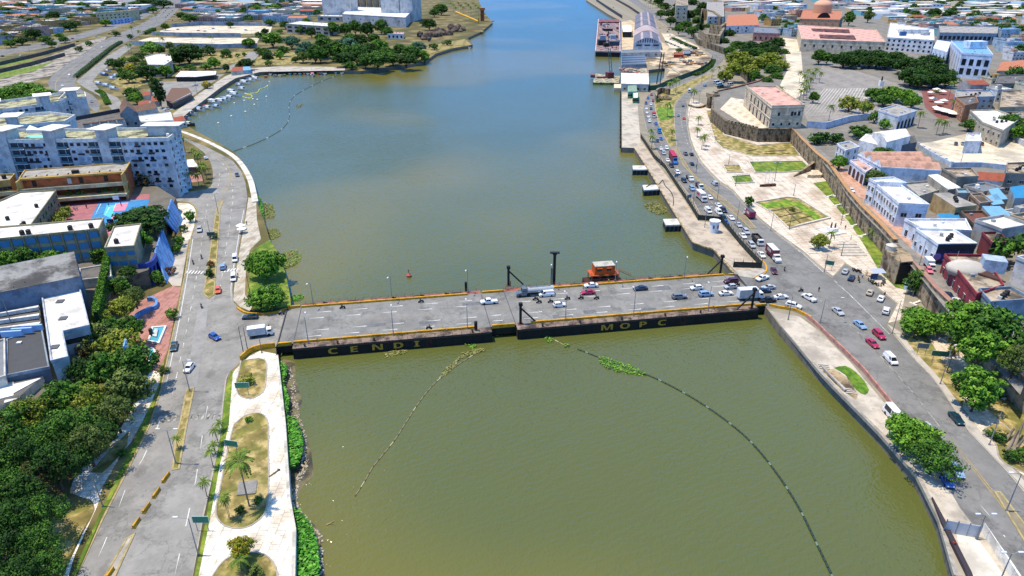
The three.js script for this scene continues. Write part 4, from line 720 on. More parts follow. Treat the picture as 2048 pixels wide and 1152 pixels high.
const pl=mb();for(let i=0;i<5;i++){const t=i/4,a=[q[0][0]+(q[1][0]-q[0][0])*t,q[0][1]+(q[1][1]-q[0][1])*t];void a;const e=[q[3][0]+(q[2][0]-q[3][0])*t,q[3][1]+(q[2][1]-q[3][1])*t];pl.box(e[0],-3,e[1]+0.25,0.4,2.4,0.3);}P(d,'fender_post',pl,M('#39424a',0.8));
}
}
// ---------- booms, weeds and drifting things ----------
function boom(label,px,col,every,r,rope,y=WATER){
const g=T('floating_boom',label,'floating boom'),c=new THREE.CatmullRomCurve3(px.map(([a,b])=>G(a,b,y+0.08))),n=Math.max(4,Math.round(c.getLength()/every)),pts=c.getSpacedPoints(n),f=mb(),f2=mb();
P(g,'rope',new THREE.TubeGeometry(c,n*2,rope,5),M(col[0],0.8));
for(let i=0;i<n;i++)(i%6===2?f2:f).tube(pts[i].clone().lerp(pts[i+1],0.1),pts[i].clone().lerp(pts[i+1],0.82),r,6);
const a=P(g,'float',f,M(col[1],0.6));a.userData.kind='stuff';const b=P(g,'marker_float',f2,M(col[2],0.6));b.userData.kind='stuff';
}
boom('long curved boom of dark green floats in the lower right river',[[1155,698],[1230,727],[1300,752],[1370,787],[1440,832],[1500,882],[1558,953],[1600,1020],[1632,1085],[1668,1160]],['#13241c','#16352a','#5f7a6a'],1.3,0.24,0.2);
boom('pale debris boom trailing from the left barge towards lower left',[[968,697],[905,737],[868,768],[840,802],[815,840],[788,882],[745,935],[728,965],[710,992]],['#5d5640','#857a5a','#b3a888'],2.4,0.14,0.11);
boom('thin boom with white floats looping across the marina bay',[[466,303],[510,287],[551,267],[574,247],[579,228],[578,212],[588,193],[612,178],[650,160],[690,147],[722,142]],['#33434a','#3f4f56','#c8ccc8'],4,0.22,0.14);
boom('short rope boom at the middle barge with weed clumps',[[1087,670],[1110,680],[1128,690],[1140,695]],['#8a8064','#a49a78','#c8c0a4'],2,0.1,0.06);
boom('yellow containment hose floating by the moored yachts',[[484,193],[500,197],[503,190],[490,188],[512,186],[520,178],[530,175],[536,170]],['#c8c24a','#d6d05a','#e0da70'],5,0.3,0.22);
const WEED=['#4f7a22','#64902e','#3c6420','#7d9a44'],weedM=LEAFM;
function weed(label,px,cols=WEED,h=0.5,dens=3,y=WATER,cat='water plants',size=0.4){// floating or creeping leaves over an outline
const q=xz(smoothPx(px,2),y),b=new THREE.Box2();q.forEach(([x,z])=>b.expandByPoint(new THREE.Vector2(x,z)));
const inside=(x,z)=>{let k=false;for(let i=0,j=q.length-1;i<q.length;j=i++)if((q[i][1]>z)!==(q[j][1]>z)&&x<(q[j][0]-q[i][0])*(z-q[i][1])/(q[j][1]-q[i][1])+q[i][0])k=!k;return k;};
const m=mb(),C=cols.map((c)=>new THREE.Color(c)),n=Math.min(9000,Math.round((b.max.x-b.min.x)*(b.max.y-b.min.y)*dens*3));
for(let i=0;i<n;i++){
const x=rr(b.min.x,b.max.x),z=rr(b.min.y,b.max.y);if(!inside(x,z))continue;
const c=pick(C),f=rr(0.75,1.25);m.col=[c.r*f,c.g*f,c.b*f];const hump=N1[((Math.floor(x*9)&511)*512+(Math.floor(z*9)&511))],yy=y+rr(0.05,1)*h*(0.4+hump),a=rr(0,6.28),s=size*rr(0.5,1.2),ca=Math.cos(a)*s,sa=Math.sin(a)*s,ti=rr(-0.5,0.7)*s;
m.tri(V(x-ca,yy,z-sa),V(x+sa*0.5,yy+ti,z-ca*0.5),V(x+ca,yy+ti*0.6,z+sa)).tri(V(x-ca,yy,z-sa),V(x+ca,yy+ti*0.6,z+sa),V(x-sa*0.5,yy-0.02,z+ca*0.5));
}
return S('water_plants',label,cat,m,weedM,null,'stuff');
}
const DRYW=['#77763f','#8a8650','#5f6c32','#948b5e'],BANKG=['#3c7a1e','#4f8e2a','#2e6418','#669c3a'];
weed('green water hyacinth clumps tangled in the right boom',[[1198,714],[1230,722],[1292,746],[1290,752],[1250,748],[1215,738],[1200,728]]);
weed('small bright weed clump beside the middle barge',[[1088,674],[1105,676],[1108,684],[1095,686]]);
weed('tiny weed tuft at the start of the right boom',[[1126,688],[1140,692],[1138,697],[1128,694]]);
weed('weed clump against the left barge near its end',[[930,690],[948,688],[954,694],[940,698]]);
weed('yellowish weed mat along the pale boom below the barge',[[925,706],[965,697],[970,702],[920,718],[900,745],[880,756],[885,742],[905,728]],DRYW,0.3);
weed('dry weed raft under the letters of the left barge',[[768,708],[790,700],[820,702],[800,710],[770,716]],DRYW,0.3);
weed('brown weed island floating by the right quay pads',[[1288,410],[1310,404],[1332,416],[1334,424],[1316,430],[1296,420]],DRYW,0.5);
weed('dry weed island floating in the marina bay',[[592,212],[604,207],[607,209],[598,216],[592,217]],DRYW,0.4,1.5);
weed('floating weed mats by the bank, upper patch',[[526,405],[545,410],[550,425],[548,436],[528,437]],[...DRYW,'#5f8a2e'],0.4);
weed('floating weed mats by the bank, patch above the big tree',[[530,460],[555,457],[562,470],[545,480],[533,478]],[...DRYW,'#5f8a2e'],0.4);
weed('large floating weed mat beside the big bank tree',[[560,510],[585,500],[602,508],[600,522],[580,535],[562,540]],[...DRYW,'#5f8a2e','#6f9a34'],0.5);
weed('small weed mat under the lower bank tree',[[578,755-160],[598,748-159],[608,750-158],[600,602],[584,602]],BANKG,0.4);
weed('bright green creepers on the bank by the promenade top',[[556,728],[570,730],[574,745],[566,770],[576,790],[578,810],[572,832],[558,836],[556,780]],BANKG,0.9,6,-1.6,'bank plants',0.5);
weed('bright green creepers on the middle of the promenade bank',[[560,838],[585,836],[596,850],[606,880],[604,910],[590,938],[570,940],[562,880]],BANKG,1.1,6,-1.8,'bank plants',0.5);
weed('bright green creepers on the bottom of the promenade bank',[[572,1022],[600,1026],[626,1062],[636,1100],[634,1170],[588,1170],[588,1070]],BANKG,1.2,6,-1.8,'bank plants',0.5);
weed('green bank plants along the sea wall below the bend',[[511,392],[522,398],[528,440],[530,470],[518,462],[514,430]],BANKG,0.8,4,-1.6,'bank plants',0.5);
{// shore mud and stones
const q=xz([[556,716],[590,722],[592,760],[604,800],[598,830],[622,900],[628,950],[600,980],[590,1010],[640,1060],[655,1170],[584,1170],[580,1020],[566,850]],-2.9);
ST('mud_bank','dark shallow mud bank along the promenade wall','mud',mb().sheet(q,WATER+0.02),M('#6e6746',0.6,{tx:'stain',size:18}));
const st=mb();for(let i=0;i<420;i++){const t=rnd(),e=[[575,735],[586,790],[590,830],[606,880],[606,935],[585,985],[590,1015],[636,1075],[640,1160]],k=Math.min(7,Math.floor(t*8)),f=t*8-k,p=G(e[k][0]+(e[k+1][0]-e[k][0])*f+rr(-3,9),e[k][1]+(e[k+1][1]-e[k][1])*f,WATER);st.add(new THREE.IcosahedronGeometry(rr(0.1,0.35),0),new THREE.Matrix4().makeTranslation(p.x,WATER+0.05,p.z));}
S('shore_stones','scattered pale stones along the left mud bank','stones',st,M('#a99f8c',0.95),null,'stuff');
const drift=(px,l,px2)=>{const a=G(px[0],px[1],WATER+0.1),b=G(px2[0],px2[1],WATER+0.15);const g=T('driftwood',l,'driftwood');P(g,'log',mb().tube(a,b,0.16,6,0.07),M('#a08c62',0.9));P(g,'branch',mb().tube(a.clone().lerp(b,0.4),b.clone().add(V(0.7,0.1,1)),0.06,5,0.02),M('#8c7a58',0.9));};
drift([604,942],'bare branch stranded on the mud beside the middle creepers',[618,918]);drift([576,1008],'thin branch lying on the mud below the driftwood stump',[594,992]);drift([653,1050],'pale forked plank drifting on the lower left water',[668,1042]);drift([606,945],'dark stump washed on the mud by the bank',[616,938]);
const by=T('channel_buoy','red channel buoy floating behind the left barge','buoy'),p=G(818,553,WATER);P(by,'float',mb().cyl(p.x,WATER-0.3,p.z,0.9,0.95,0.9,12).cyl(p.x,WATER+0.6,p.z,0.9,0.2,0.7,12),M('#b04a3e',0.6));P(by,'topmark',mb().cyl(p.x,WATER+1.3,p.z,0.08,0.08,1).box(p.x,WATER+2.1,p.z,0.4,0.4,0.4),M('#5d2a24',0.7));
}
// ---------- left bank buildings ----------
const APT=W_('#ccd3da',12),APT2=W_('#c9cdcf',12),CAP=M('#ece9e2',0.8,{tx:'grime',size:9}),BALC=M('#5d8fa3',0.35,{tx:'grain',size:5}),AWN=M('#1c2230',0.8);
const at2=(a,b,t)=>[a[0]+(b[0]-a[0])*t,a[1]+(b[1]-a[1])*t];
// an apartment slab: front corners (left, right) and back corners in pixels at roof height
function apartment(label,px,top,base,towers,o={}){
const g=T('apartment_block',label,'apartment block'),q=xz(px,top);
P(g,'wall',mb().sides(q,base-1,top),o.wall||APT);P(g,'roof',mb().sheet(q,top-0.6),M('#b5b795',0.9,{tx:'stain',size:20}));P(g,'parapet',mb().strip(q,0.4,top-0.9,top+0.7,true),CAP);
const[a,b]=q,L=Math.hypot(b[0]-a[0],b[1]-a[1]),ry=Math.atan2(-(b[1]-a[1]),b[0]-a[0]),nx=-(b[1]-a[1])/L,nz=(b[0]-a[0])/L,fl=o.floors||8,ph=(top-base-1.2)/fl;
const put=(name,t,y,w,h,d,mat,off=0)=>{const p=at2(a,b,t);return P(g,name,mb().box(p[0]+nx*off,y,p[1]+nz*off,w,h,d,ry),mat);};
for(const[t,w,cap]of towers){
put('stair_tower',t,base,w,top-base+4.6,1.6,CAP.clone?o.wall||APT2:APT2,0.3);
const p=at2(a,b,t);P(g,'tower_room',mb().box(p[0]-nx*4,top-0.6,p[1]-nz*4,w+0.6,5,8,ry),APT2);
P(g,'roof_slab',mb().box(p[0]-nx*3.4+(cap||0),top+4.6,p[1]-nz*3.4,w+5,0.35,11.5,ry-0.25),CAP);
}
const bays=o.bays||[];
for(const[t0,t1,kind]of bays){
const w=(t1-t0)*L,t=(t0+t1)/2;
for(let f=0;f<fl;f++){
const y=base+0.9+f*ph;
if(y<(o.from||-9))continue;
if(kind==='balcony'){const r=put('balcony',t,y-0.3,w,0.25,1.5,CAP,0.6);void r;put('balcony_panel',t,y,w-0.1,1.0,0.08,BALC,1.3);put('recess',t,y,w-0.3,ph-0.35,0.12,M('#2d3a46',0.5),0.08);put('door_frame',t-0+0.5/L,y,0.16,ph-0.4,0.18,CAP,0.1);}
else{const n=Math.max(1,Math.round(w/2.7));for(let k=0;k<n;k++){const tt=t0+(k+0.5)*(t1-t0)/n;const wd=put('window',tt,y+0.9,1.5,1.3,0.14,pick([GLASS,GLASS,M('#8fa4b4',0.3)]),0.04);void wd;if(rnd()<0.3)put('awning',tt+0.3/L,y+0.25,2.5,0.6,0.9,AWN,0.45);else if(rnd()<0.25)put('air_conditioner',tt+1.2/L,y+0.4,0.8,0.5,0.4,WHITE,0.2);}}
}
}
if(o.extra)o.extra(g,q,put,ph);
return g;
}
apartment('long white front apartment block with flat tower slabs above the school',[[-70,283],[336,278],[360,260],[300,258],[-60,262]],27,0,[[0.19,3.6],[0.42,4.4],[0.68,4.4]],{floors:8,from:4,bays:[[0.02,0.16,'w'],[0.215,0.28,'balcony'],[0.28,0.4,'w'],[0.445,0.5,'balcony'],[0.5,0.6,'w'],[0.6,0.655,'balcony'],[0.705,0.76,'balcony'],[0.76,0.98,'w']],extra:(g,q,put,ph)=>{
const a=q[1],b=q[2];for(let f=0;f<8;f++){windows(g,a,b,f*ph+1.8,1,3,1.2,1.4,3);const m=at2(a,b,0.35),m2=at2(a,b,0.72);P(g,'balcony',mb().box(m[0]+0.5,f*ph+0.5,m[1]+0.4,2.4,0.9,1.3,0.9),M('#b4cbd8',0.5));P(g,'balcony',mb().box(m2[0]+0.6,f*ph+0.5,m2[1]+0.4,2.4,0.9,1.3,0.9),M('#b4cbd8',0.5));}
const p=G(328,258,29);P(g,'roof_slab',mb().box(p.x,31,p.z,17,0.35,8,0.05),CAP);P(g,'tower_room',mb().box(p.x,26.5,p.z,13,4.5,5,0.05),APT2);tank(g,p.x+4,27,p.z+5.5,0.7,WHITE);
P(g,'pool_deck',mb().prism(xz([[50,277],[92,276],[94,270],[56,271]],26.6),26.5,26.75),M('#79c4b6',0.6));
}});
apartment('second white apartment block standing behind the front one at far left',[[-60,262],[60,250],[130,244],[150,232],[100,226],[-60,240]],27,0,[[0.72,4]],{floors:8,from:17,bays:[[0.05,0.6,'w']],extra:(g)=>{P(g,'skylight',mb().prism(xz([[52,262],[60,252],[84,261]],27.6),26.4,28),M('#d5d9da'));}});
apartment('rear white apartment block with three floating roof slabs',[[-40,226],[104,207],[150,196],[128,186],[30,200],[-40,208]],25,0,[[0.2,4.5],[0.92,4]],{floors:8,from:2,bays:[[0.02,0.16,'balcony'],[0.26,0.74,'w'],[0.74,0.88,'balcony']]});
apartment('tall end stair tower of the rear white block with a wide slab roof',[[118,200],[150,197],[172,195],[170,186],[130,188]],25.5,0,[[0.86,4.4]],{floors:8,from:2,bays:[[0.05,0.4,'w'],[0.5,0.72,'balcony']]});
const terr=building('townhouse_row','white townhouse row with dormers and a dark ridge behind the front block','townhouses',[[152,258],[252,245],[240,224],[146,242]],19,0,{roof:'dark',parapet:0,wall:W_('#d2d0cc'),win:[[0,4,10,1.3,1.5,2,4.2]],extra:(g,q)=>{for(let i=0;i<5;i++){const p=at2(q[0],q[1],0.2+i*0.17);P(g,'dormer',mb().box(p[0],18.2,p[1]-1.2,2.6,2.6,2.6,0.2),W_('#c9c6c0'));P(g,'dormer_roof',mb().box(p[0],20.8,p[1]-1.2,3,0.3,3,0.2),ROOFC.brown);}P(g,'ridge_wall',mb().strip([q[3],q[2]],0.8,18,21),M('#3a3f45',0.8));}});
building('gable_house','tall grey gable ended house between the townhouses and marina','house',[[240,228],[276,226],[262,208],[240,212]],21,0,{roof:'brown',gable:4,ridge:'side',parapet:0,wall:W_('#8f979b'),win:[[0,4,2,1.3,1.2,4,3.6],[1,4,2,1.2,1.2,4,3.6]]});
building('flat_house','white flat roofed building with a long shed roof by the marina quay','building',[[282,246],[345,242],[340,226],[278,234]],12,0,{roof:'white',wall:W_('#dfe3e6'),slab:0.6,win:[[0,2,7,1.4,1.2,2,4.6]],extra:(g)=>boxOn(g,'shade_screen',[318,252],5,12,2.2,0.5,0.05,DARK)});
building('tiled_villa','low red tiled villa hidden behind the marina tower house','house',[[262,226],[315,216],[305,206],[265,214]],8,0,{roof:'brown',gable:2.2,parapet:0});
building('boathouse','small red tiled boathouse at the corner of the marina','boathouse',[[346,246],[372,240],[362,232],[340,236]],4.5,0,{roof:'red',gable:1.5,parapet:0,win:[[0,1,3,1.2,1,1.4,3]]});
// school
const OCH=W_('#c9a55c',10),TER=W_('#b0623a',9),CRM=W_('#cdbf97',10);
building('school_block','ochre and terracotta school block with open galleries behind the sports court','school',[[39,357],[250,342],[260,325],[50,341]],HL+11,HL,{roof:'grey',parapet:0.25,wall:TER,trim:OCH,extra:(g,q)=>{
const[a,b]=q,L=Math.hypot(b[0]-a[0],b[1]-a[1]),ry=Math.atan2(-(b[1]-a[1]),b[0]-a[0]),nx=-(b[1]-a[1])/L,nz=(b[0]-a[0])/L,put=(n,t,y,w,h,d,off,m)=>{const p=at2(a,b,t);P(g,n,mb().box(p[0]+nx*off,y,p[1]+nz*off,w,h,d,ry),m);};
put('eave',0.5,HL+10.4,L,0.7,1.4,0.6,OCH);
put('gallery_floor',0.5,HL+6.2,L+0.4,0.5,5,2.5,CRM);put('gallery_parapet',0.5,HL+6.2,L+0.6,1.5,0.3,5,CRM);put('lower_wall',0.5,HL-1,L,4.4,0.4,2.4,TER);put('gallery_floor',0.5,HL+2.6,L+0.4,0.5,5.6,5,CRM);put('lower_parapet',0.5,HL+2.2,L,1.3,0.3,7.8,CRM);
for(const t of[0.12,0.45,0.56,0.8])put('door',t,HL+7.2,1.5,2.4,0.2,0.12,pick([DARK,M('#aeb3b4')]));for(const t of[0.3,0.52,0.72])put('door',t,HL+3.1,1.5,2.2,0.2,2.7,DARK);
for(const t of[0.01,0.99])put('end_wall',t,HL-1,0.5,12,6,2.6,OCH);
for(let i=0;i<10;i++)put('roof_drain',0.05+i*0.1,HL+11.1,0.3,0.4,1.4,-1,DARK);for(const t of[0.49,0.51,0.53]){const p=at2(a,b,t);tank(g,p[0]-nx*2.4,HL+11,p[1]-nz*2.4,0.75);}
}});
building('school_wing','ochre school wing with a curved balcony at the far left edge','school',[[-60,372],[20,362],[30,350],[-50,352]],HL+9,HL,{roof:'grey',wall:OCH,win:[[0,2,8,1.6,1.4,1.6,3.8]],extra:(g,q)=>{P(g,'gallery_parapet',mb().strip([[q[0][0],q[0][1]+3],[q[1][0],q[1][1]+3],[q[1][0]+7,q[1][1]+1.5]],0.4,HL+4,HL+5.4),CRM);tank(g,q[1][0]-5,HL+9,q[1][1]-4,0.9);}});
building('white_roof_hall','long hall with a white sheet roof beside the sports court','building',[[-70,458],[62,450],[112,381],[40,385],[0,402]],HL+8,HL,{roof:'white',parapet:0.3,wall:W_('#8f8568'),win:[[1,2,9,1.3,1.6,1.4,3.4,{name:'window'}]],extra:(g)=>{for(const[x,y]of[[72,409],[14,434],[47,444],[43,448]]){const p=G(x,y,HL+9);tank(g,p.x,HL+8,p.z,0.7);}}});
const LOUV=M('#3f8fc0',0.5,{tx:'rib',size:3});
building('louvre_block','long grey block with rows of blue louvre panels','school',[[-60,484],[197,458],[207,437],[-60,460]],HL+11,HL,{roof:'white',parapet:0.3,wall:W_('#a29878'),extra:(g,q)=>{
const[a,b]=q,L=Math.hypot(b[0]-a[0],b[1]-a[1]),ry=Math.atan2(-(b[1]-a[1]),b[0]-a[0]),nx=-(b[1]-a[1])/L,nz=(b[0]-a[0])/L,n=10;
for(let r=0;r<3;r++)for(let i=0;i<n;i++){const p=at2(a,b,(i+0.5)/n);const lv=P(g,'louvre_panel',mb().box(p[0]+nx*0.1,HL+1.1+r*3.5,p[1]+nz*0.1,L/n-0.9,2.1,0.16,ry),LOUV);void lv;}
for(let i=0;i<=n;i++){const p=at2(a,b,i/n);P(g,'pilaster',mb().box(p[0]+nx*0.25,HL-1,p[1]+nz*0.25,0.4,12,0.5,ry),W_('#8b8468'));}
for(const t of[0.38,0.43,0.76,0.93]){const p=at2(a,b,t);tank(g,p[0]-nx*2.5,HL+11,p[1]-nz*2.5,0.8);}
}});
building('small_annexe','small pale roofed annexe between the louvre block and the round tree','building',[[210,496],[268,492],[282,448],[228,454]],HL+8,HL,{roof:'white',parapet:0.3,wall:W_('#a09678'),win:[[0,2,3,2.4,1.4,1.6,3.4,{mat:LOUV}]],extra:(g)=>{const p=G(232,480,HL+9);tank(g,p.x,HL+8,p.z,0.8);}});
building('ribbed_warehouse','large warehouse with a weathered grey sloping roof and blue walls','warehouse',[[-70,600],[160,553],[152,515],[-70,560]],HL+11,HL,{roof:'dark',parapet:0,wall:W_('#6f7f92'),extra:(g,q)=>{P(g,'roof_slope',mb().quad(V(q[0][0],HL+11.1,q[0][1]),V(q[1][0],HL+11.1,q[1][1]),V(q[2][0],HL+13,q[2][1]),V(q[3][0],HL+13,q[3][1])),M('#8d9092',0.8,{tx:'stain',size:30}));P(g,'rear_wall',mb().strip([q[2],q[3]],0.4,HL,HL+13),W_('#75808c'));}});
building('l_shaped_shed','white L-shaped flat shed roof with square dark skylights','warehouse',[[103,722],[135,714],[125,663],[178,651],[160,578],[85,594]],HL+7,HL,{roof:'white',parapet:0.3,wall:W_('#b4bac0'),win:[[2,1,4,1.6,1.4,3,3],[1,1,5,1.8,2,1,3]],extra:(g)=>{for(const[x,y]of[[120,602],[126,636],[109,693]]){const p=G(x,y,HL+7);P(g,'skylight',mb().box(p.x,HL+6.7,p.z,1.8,0.35,1.9,0.2),M('#55565a',0.5));}}});
building('ruined_beam_shed','roofless shed with white concrete beams exposed over a dark floor','warehouse',[[-50,668],[82,652],[76,582],[-50,612]],HL+5,HL,{roof:'dark',parapet:0.2,wall:W_('#54504a'),extra:(g,q)=>{for(let i=0;i<5;i++){const a=at2(q[0],q[3],i/4.4),b=at2(q[1],q[2],i/4.4);P(g,'roof_beam',mb().strip([a,b],1.3,HL+5,HL+6),M('#dad8d2',0.8,{tx:'grime',size:6}));}for(const[x,y]of[[40,610],[20,640],[62,600]]){const p=G(x,y,HL+6);P(g,'lattice_post',mb().tube(V(p.x,HL+5,p.z),V(p.x,HL+12,p.z),0.12,5),STEEL);}}});
building('dark_ribbed_shed','shed with a dark ribbed metal roof beside the L-shaped shed','warehouse',[[14,752],[98,735],[84,660],[15,680]],HL+4,HL,{roof:'zinc',parapet:0.4,wall:W_('#5d6c7e'),trim:W_('#8694a2'),extra:(g,q)=>{P(g,'dark_sheet',mb().prism(q,HL+4,HL+4.1),M('#4c4d50',0.7,{tx:'rib',size:5}));for(let i=0;i<3;i++){const p=at2(q[3],q[2],0.12+i*0.3);P(g,'white_sill',mb().box(p[0],HL+4.4,p[1]-0.6,5,1.6,0.6,0.15),M('#9bbbe0',0.6));}}});
building('pale_shed','narrow pale zinc shed at the left edge beside the dark ribbed roof','warehouse',[[-60,770],[10,752],[9,678],[-60,700]],HL+5,HL,{roof:'zinc',parapet:0.2});
building('striped_roof_shed','low shed with patched white and grey roof sheets above the forest','warehouse',[[-60,840],[36,796],[98,740],[-60,770]],HL+2.2,HL,{roof:'dark',parapet:0,extra:(g,q)=>{for(const[i,px]of[[[-60,812],[27,790],[27,762],[-60,782]],[[27,786],[82,756],[78,756],[27,768]],[[27,758],[98,742],[96,738],[27,748]],[[8,806],[30,799],[36,796],[10,800]]].entries())P(g,'roof_sheet',mb().prism(xz(px,HL+2.4),HL+2.25,HL+2.35+i*0.03),M('#e6e4dd',0.8,{tx:'grime',size:9}));}});
building('concrete_ramp','grey concrete yard shed beside the ivy hedge','shed',[[160,560],[222,553],[220,528],[160,538]],HL+3,HL,{roof:'dark',parapet:0.2});
// court
ST('sports_court','pink sports court with blue basketball courts in the school yard','court',sheetPx([[118,445],[135,405],[160,396],[300,388],[290,470],[215,480],[208,450]],0.05,HL),M('#b8747a',0.85,{tx:'grain',size:9}));
const ct=ST('court_paint','bright blue painted basketball court with pink keys','court',sheetPx([[182,437],[198,405],[300,399],[282,445],[205,456]],0.08,HL),M('#3a93cf',0.7,{tx:'grain',size:9}));
for(const px of[[[226,423],[232,408],[257,406],[250,421]],[[218,468],[216,450],[232,448],[234,466]],[[222,440],[228,430],[245,430],[240,440]]])P(ct,'key_area',sheetPx(px,0.1,HL),M('#cf7a92',0.7));
P(ct,'lighter_zone',sheetPx([[207,430],[214,411],[232,410],[226,424],[240,432],[230,440]],0.092,HL),M('#4fb4e0',0.7));
for(const px of[[[189,434],[202,408]],[[182,437],[205,456]],[[208,435],[219,415],[250,412]],[[226,423],[232,408],[257,406]]])P(ct,'court_line',line(mb(),px,0.25,0.12,HL),WHITE);
for(const[x,y,l,a]of[[243,412,'basketball hoop with white backboard at the far end of the court',2.6],[218,462,'basketball hoop with dark backboard at the near end of the court',-0.6]]){const g=T('basketball_hoop',l,'basketball hoop'),p=G(x,y,HL);P(g,'post',mb().tube(V(p.x,HL,p.z),V(p.x,HL+3.3,p.z),0.18,6).tube(V(p.x,HL+3.2,p.z),V(p.x+Math.cos(a)*1.2,HL+3.6,p.z+Math.sin(a)*1.2),0.14,6),M('#22367e',0.6));P(g,'backboard',mb().box(p.x+Math.cos(a)*1.3,HL+3,p.z+Math.sin(a)*1.3,2.4,1.5,0.1,0.1),l.includes('white')?WHITE:M('#1d2a4c'));P(g,'ring',new THREE.TorusGeometry(0.26,0.03,5,12).rotateX(Math.PI/2).translate(p.x+Math.cos(a)*1.3,HL+3.1,p.z+0.5),M('#c8501c'));}
[[148,418,'#e0e0e0'],[151,420,'#d8d8e4'],[155,419,'#e4e2da'],[136,421,'#b8402f'],[174,416,'#2a2e3a'],[218,412,'#203a6a'],[140,424,'#d8d2c8']].forEach(([x,y,c],i)=>person(x,y+1,i*1.3,['player in white at the left of the school court group','player in pale grey in the middle of the school court group','player in cream at the right of the school court group','player in a red shirt beside the court hedge','lone figure in black crossing the pink court','player in dark blue below the far basketball hoop','figure in beige at the court edge by the hedge'][i],c,'#26304a',HL+0.06));
// ivy hedge and blue walls
const hedge=(label,px,w,y0,h,tone='bright',base=0,name='hedge')=>{
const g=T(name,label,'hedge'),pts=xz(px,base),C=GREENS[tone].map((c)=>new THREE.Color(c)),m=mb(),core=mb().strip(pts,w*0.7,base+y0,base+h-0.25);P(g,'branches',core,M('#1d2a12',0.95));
for(let i=0;i<pts.length-1;i++){const L=Math.hypot(pts[i+1][0]-pts[i][0],pts[i+1][1]-pts[i][1]),n=Math.min(2600,Math.round(L*(h-y0+w)*22)),ux=(pts[i+1][0]-pts[i][0])/L,uz=(pts[i+1][1]-pts[i][1])/L;for(let k=0;k<n;k++){const t=rnd()*L,side=rr(-1,1),top=rnd()<0.5,o=top?side*w/2:Math.sign(side)*w/2*rr(0.8,1.1),y=base+(top?h+rr(-0.25,0.25):rr(y0,h)),c=pick(C),f=rr(0.75,1.25),s=0.34*rr(0.6,1.3);m.col=[c.r*f,c.g*f,c.b*f];const p=V(pts[i][0]+ux*t-uz*o,y,pts[i][1]+uz*t+ux*o),e=()=>p.clone().add(V(rr(-s,s),rr(-s,s),rr(-s,s)));m.tri(e(),e(),e());}}
P(g,'leaves',m,LEAFM);return g;
};
hedge('tall ivy covered wall running down beside the warehouse yard',[[222,528],[215,570],[205,620],[200,655]],1.6,0,5,'bright',HL);
hedge('ivy covered wall top between louvre block and blue arcade',[[186,528],[215,520],[240,510],[258,505]],2.2,0,4,'bright',HL);
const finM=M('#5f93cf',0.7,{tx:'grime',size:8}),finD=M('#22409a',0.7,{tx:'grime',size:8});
function fins(label,foot,tops,n){
const g=T('fin_wall',label,'retaining wall');
for(let i=0;i<n;i++){
const f=(px,t)=>[px[0][0]+(px[1][0]-px[0][0])*t,px[0][1]+(px[1][1]-px[0][1])*t],a=f(foot,i/n),b=f(foot,(i+0.86)/n),c=f(tops,(i+0.86)/n),d=f(tops,i/n),A=G(a[0],a[1],0),Bq=G(b[0],b[1],0),C=G(c[0],c[1],HL+1.5),D=G(d[0],d[1],HL+1.5);
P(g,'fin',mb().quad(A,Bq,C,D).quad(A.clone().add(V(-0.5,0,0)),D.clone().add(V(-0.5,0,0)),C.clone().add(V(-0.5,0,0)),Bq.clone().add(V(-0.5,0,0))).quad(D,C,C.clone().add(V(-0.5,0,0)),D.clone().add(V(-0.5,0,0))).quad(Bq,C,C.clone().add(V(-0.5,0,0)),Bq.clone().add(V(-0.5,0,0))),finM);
}
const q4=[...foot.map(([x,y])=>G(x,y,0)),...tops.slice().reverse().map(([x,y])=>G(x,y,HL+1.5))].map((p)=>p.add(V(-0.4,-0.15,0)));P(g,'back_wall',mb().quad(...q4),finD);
}
fins('upper bank of blue slanted retaining fins beside the avenue',[[367,440],[354,468]],[[344,398],[330,440]],6);
fins('lower bank of blue slanted retaining fins beside the avenue',[[350,520],[335,568]],[[326,458],[311,504]],6);
{const g=T('blue_arcade','dark blue curved arcade supporting the terrace corner','arcade'),c=smoothPx([[312,506],[304,520],[292,526],[275,527],[256,522]],3),q=xz(c,HL+1.5);P(g,'top_band',mb().strip(q,1,HL-0.4,HL+1.5),finD);for(let i=0;i<q.length;i+=2)P(g,'column',mb().tube(V(q[i][0],HL,q[i][1]),V(q[i][0]+0.6,-0.5,q[i][1]+2.4),0.55,6),finD);P(g,'back_wall',mb().strip(q.map(([x,z])=>[x-0.6,z-0.8]),0.4,-1,HL),M('#16224a',0.9));}
{const g=T('fountain','angular white and turquoise fountain basin on the pink forecourt','fountain'),px=[[298,684],[306,657],[332,655],[318,688]];P(g,'basin',mb().strip(xz(px),0.5,0,0.6,true),WHITE);P(g,'water_surface',mb().sheet(xz(px),0.35),M('#4d9fb4',0.15));P(g,'step',mb().prism(xz([[306,676],[311,662],[318,662],[314,678]]),0,0.9),M('#cfd6d6',0.8,{tx:'grime'}));const p=G(304,672);P(g,'sculpture',mb().cyl(p.x,0,p.z,0.7,0.5,1.6).ball(p.x,2,p.z,0.6,0.7),M('#25302c',0.6));}
{const g=T('fountain','small round turquoise pool half hidden by the forest edge','fountain'),q=xz(smoothPx([[297,716],[299,700],[306,698],[312,712],[311,728],[300,726],[297,716]],2));P(g,'basin',mb().strip(q,0.4,0,0.5),WHITE);P(g,'water_surface',mb().sheet(q,0.3),M('#58b6c8',0.15));}
{const g=T('billboard','tall blue and white billboard standing on a pole by the forest','billboard'),p=G(273,768,0);P(g,'pole',mb().cyl(p.x,0,p.z,0.25,0.2,8),STEEL);P(g,'panel',mb().box(p.x,4.5,p.z,0.3,8,4,0.35),M('#7fb2dc',0.6,{tx:'grime',size:5}));P(g,'white_face',mb().box(p.x+0.17,5,p.z,0.06,7,3,0.35),M('#c6d6e4',0.6));}
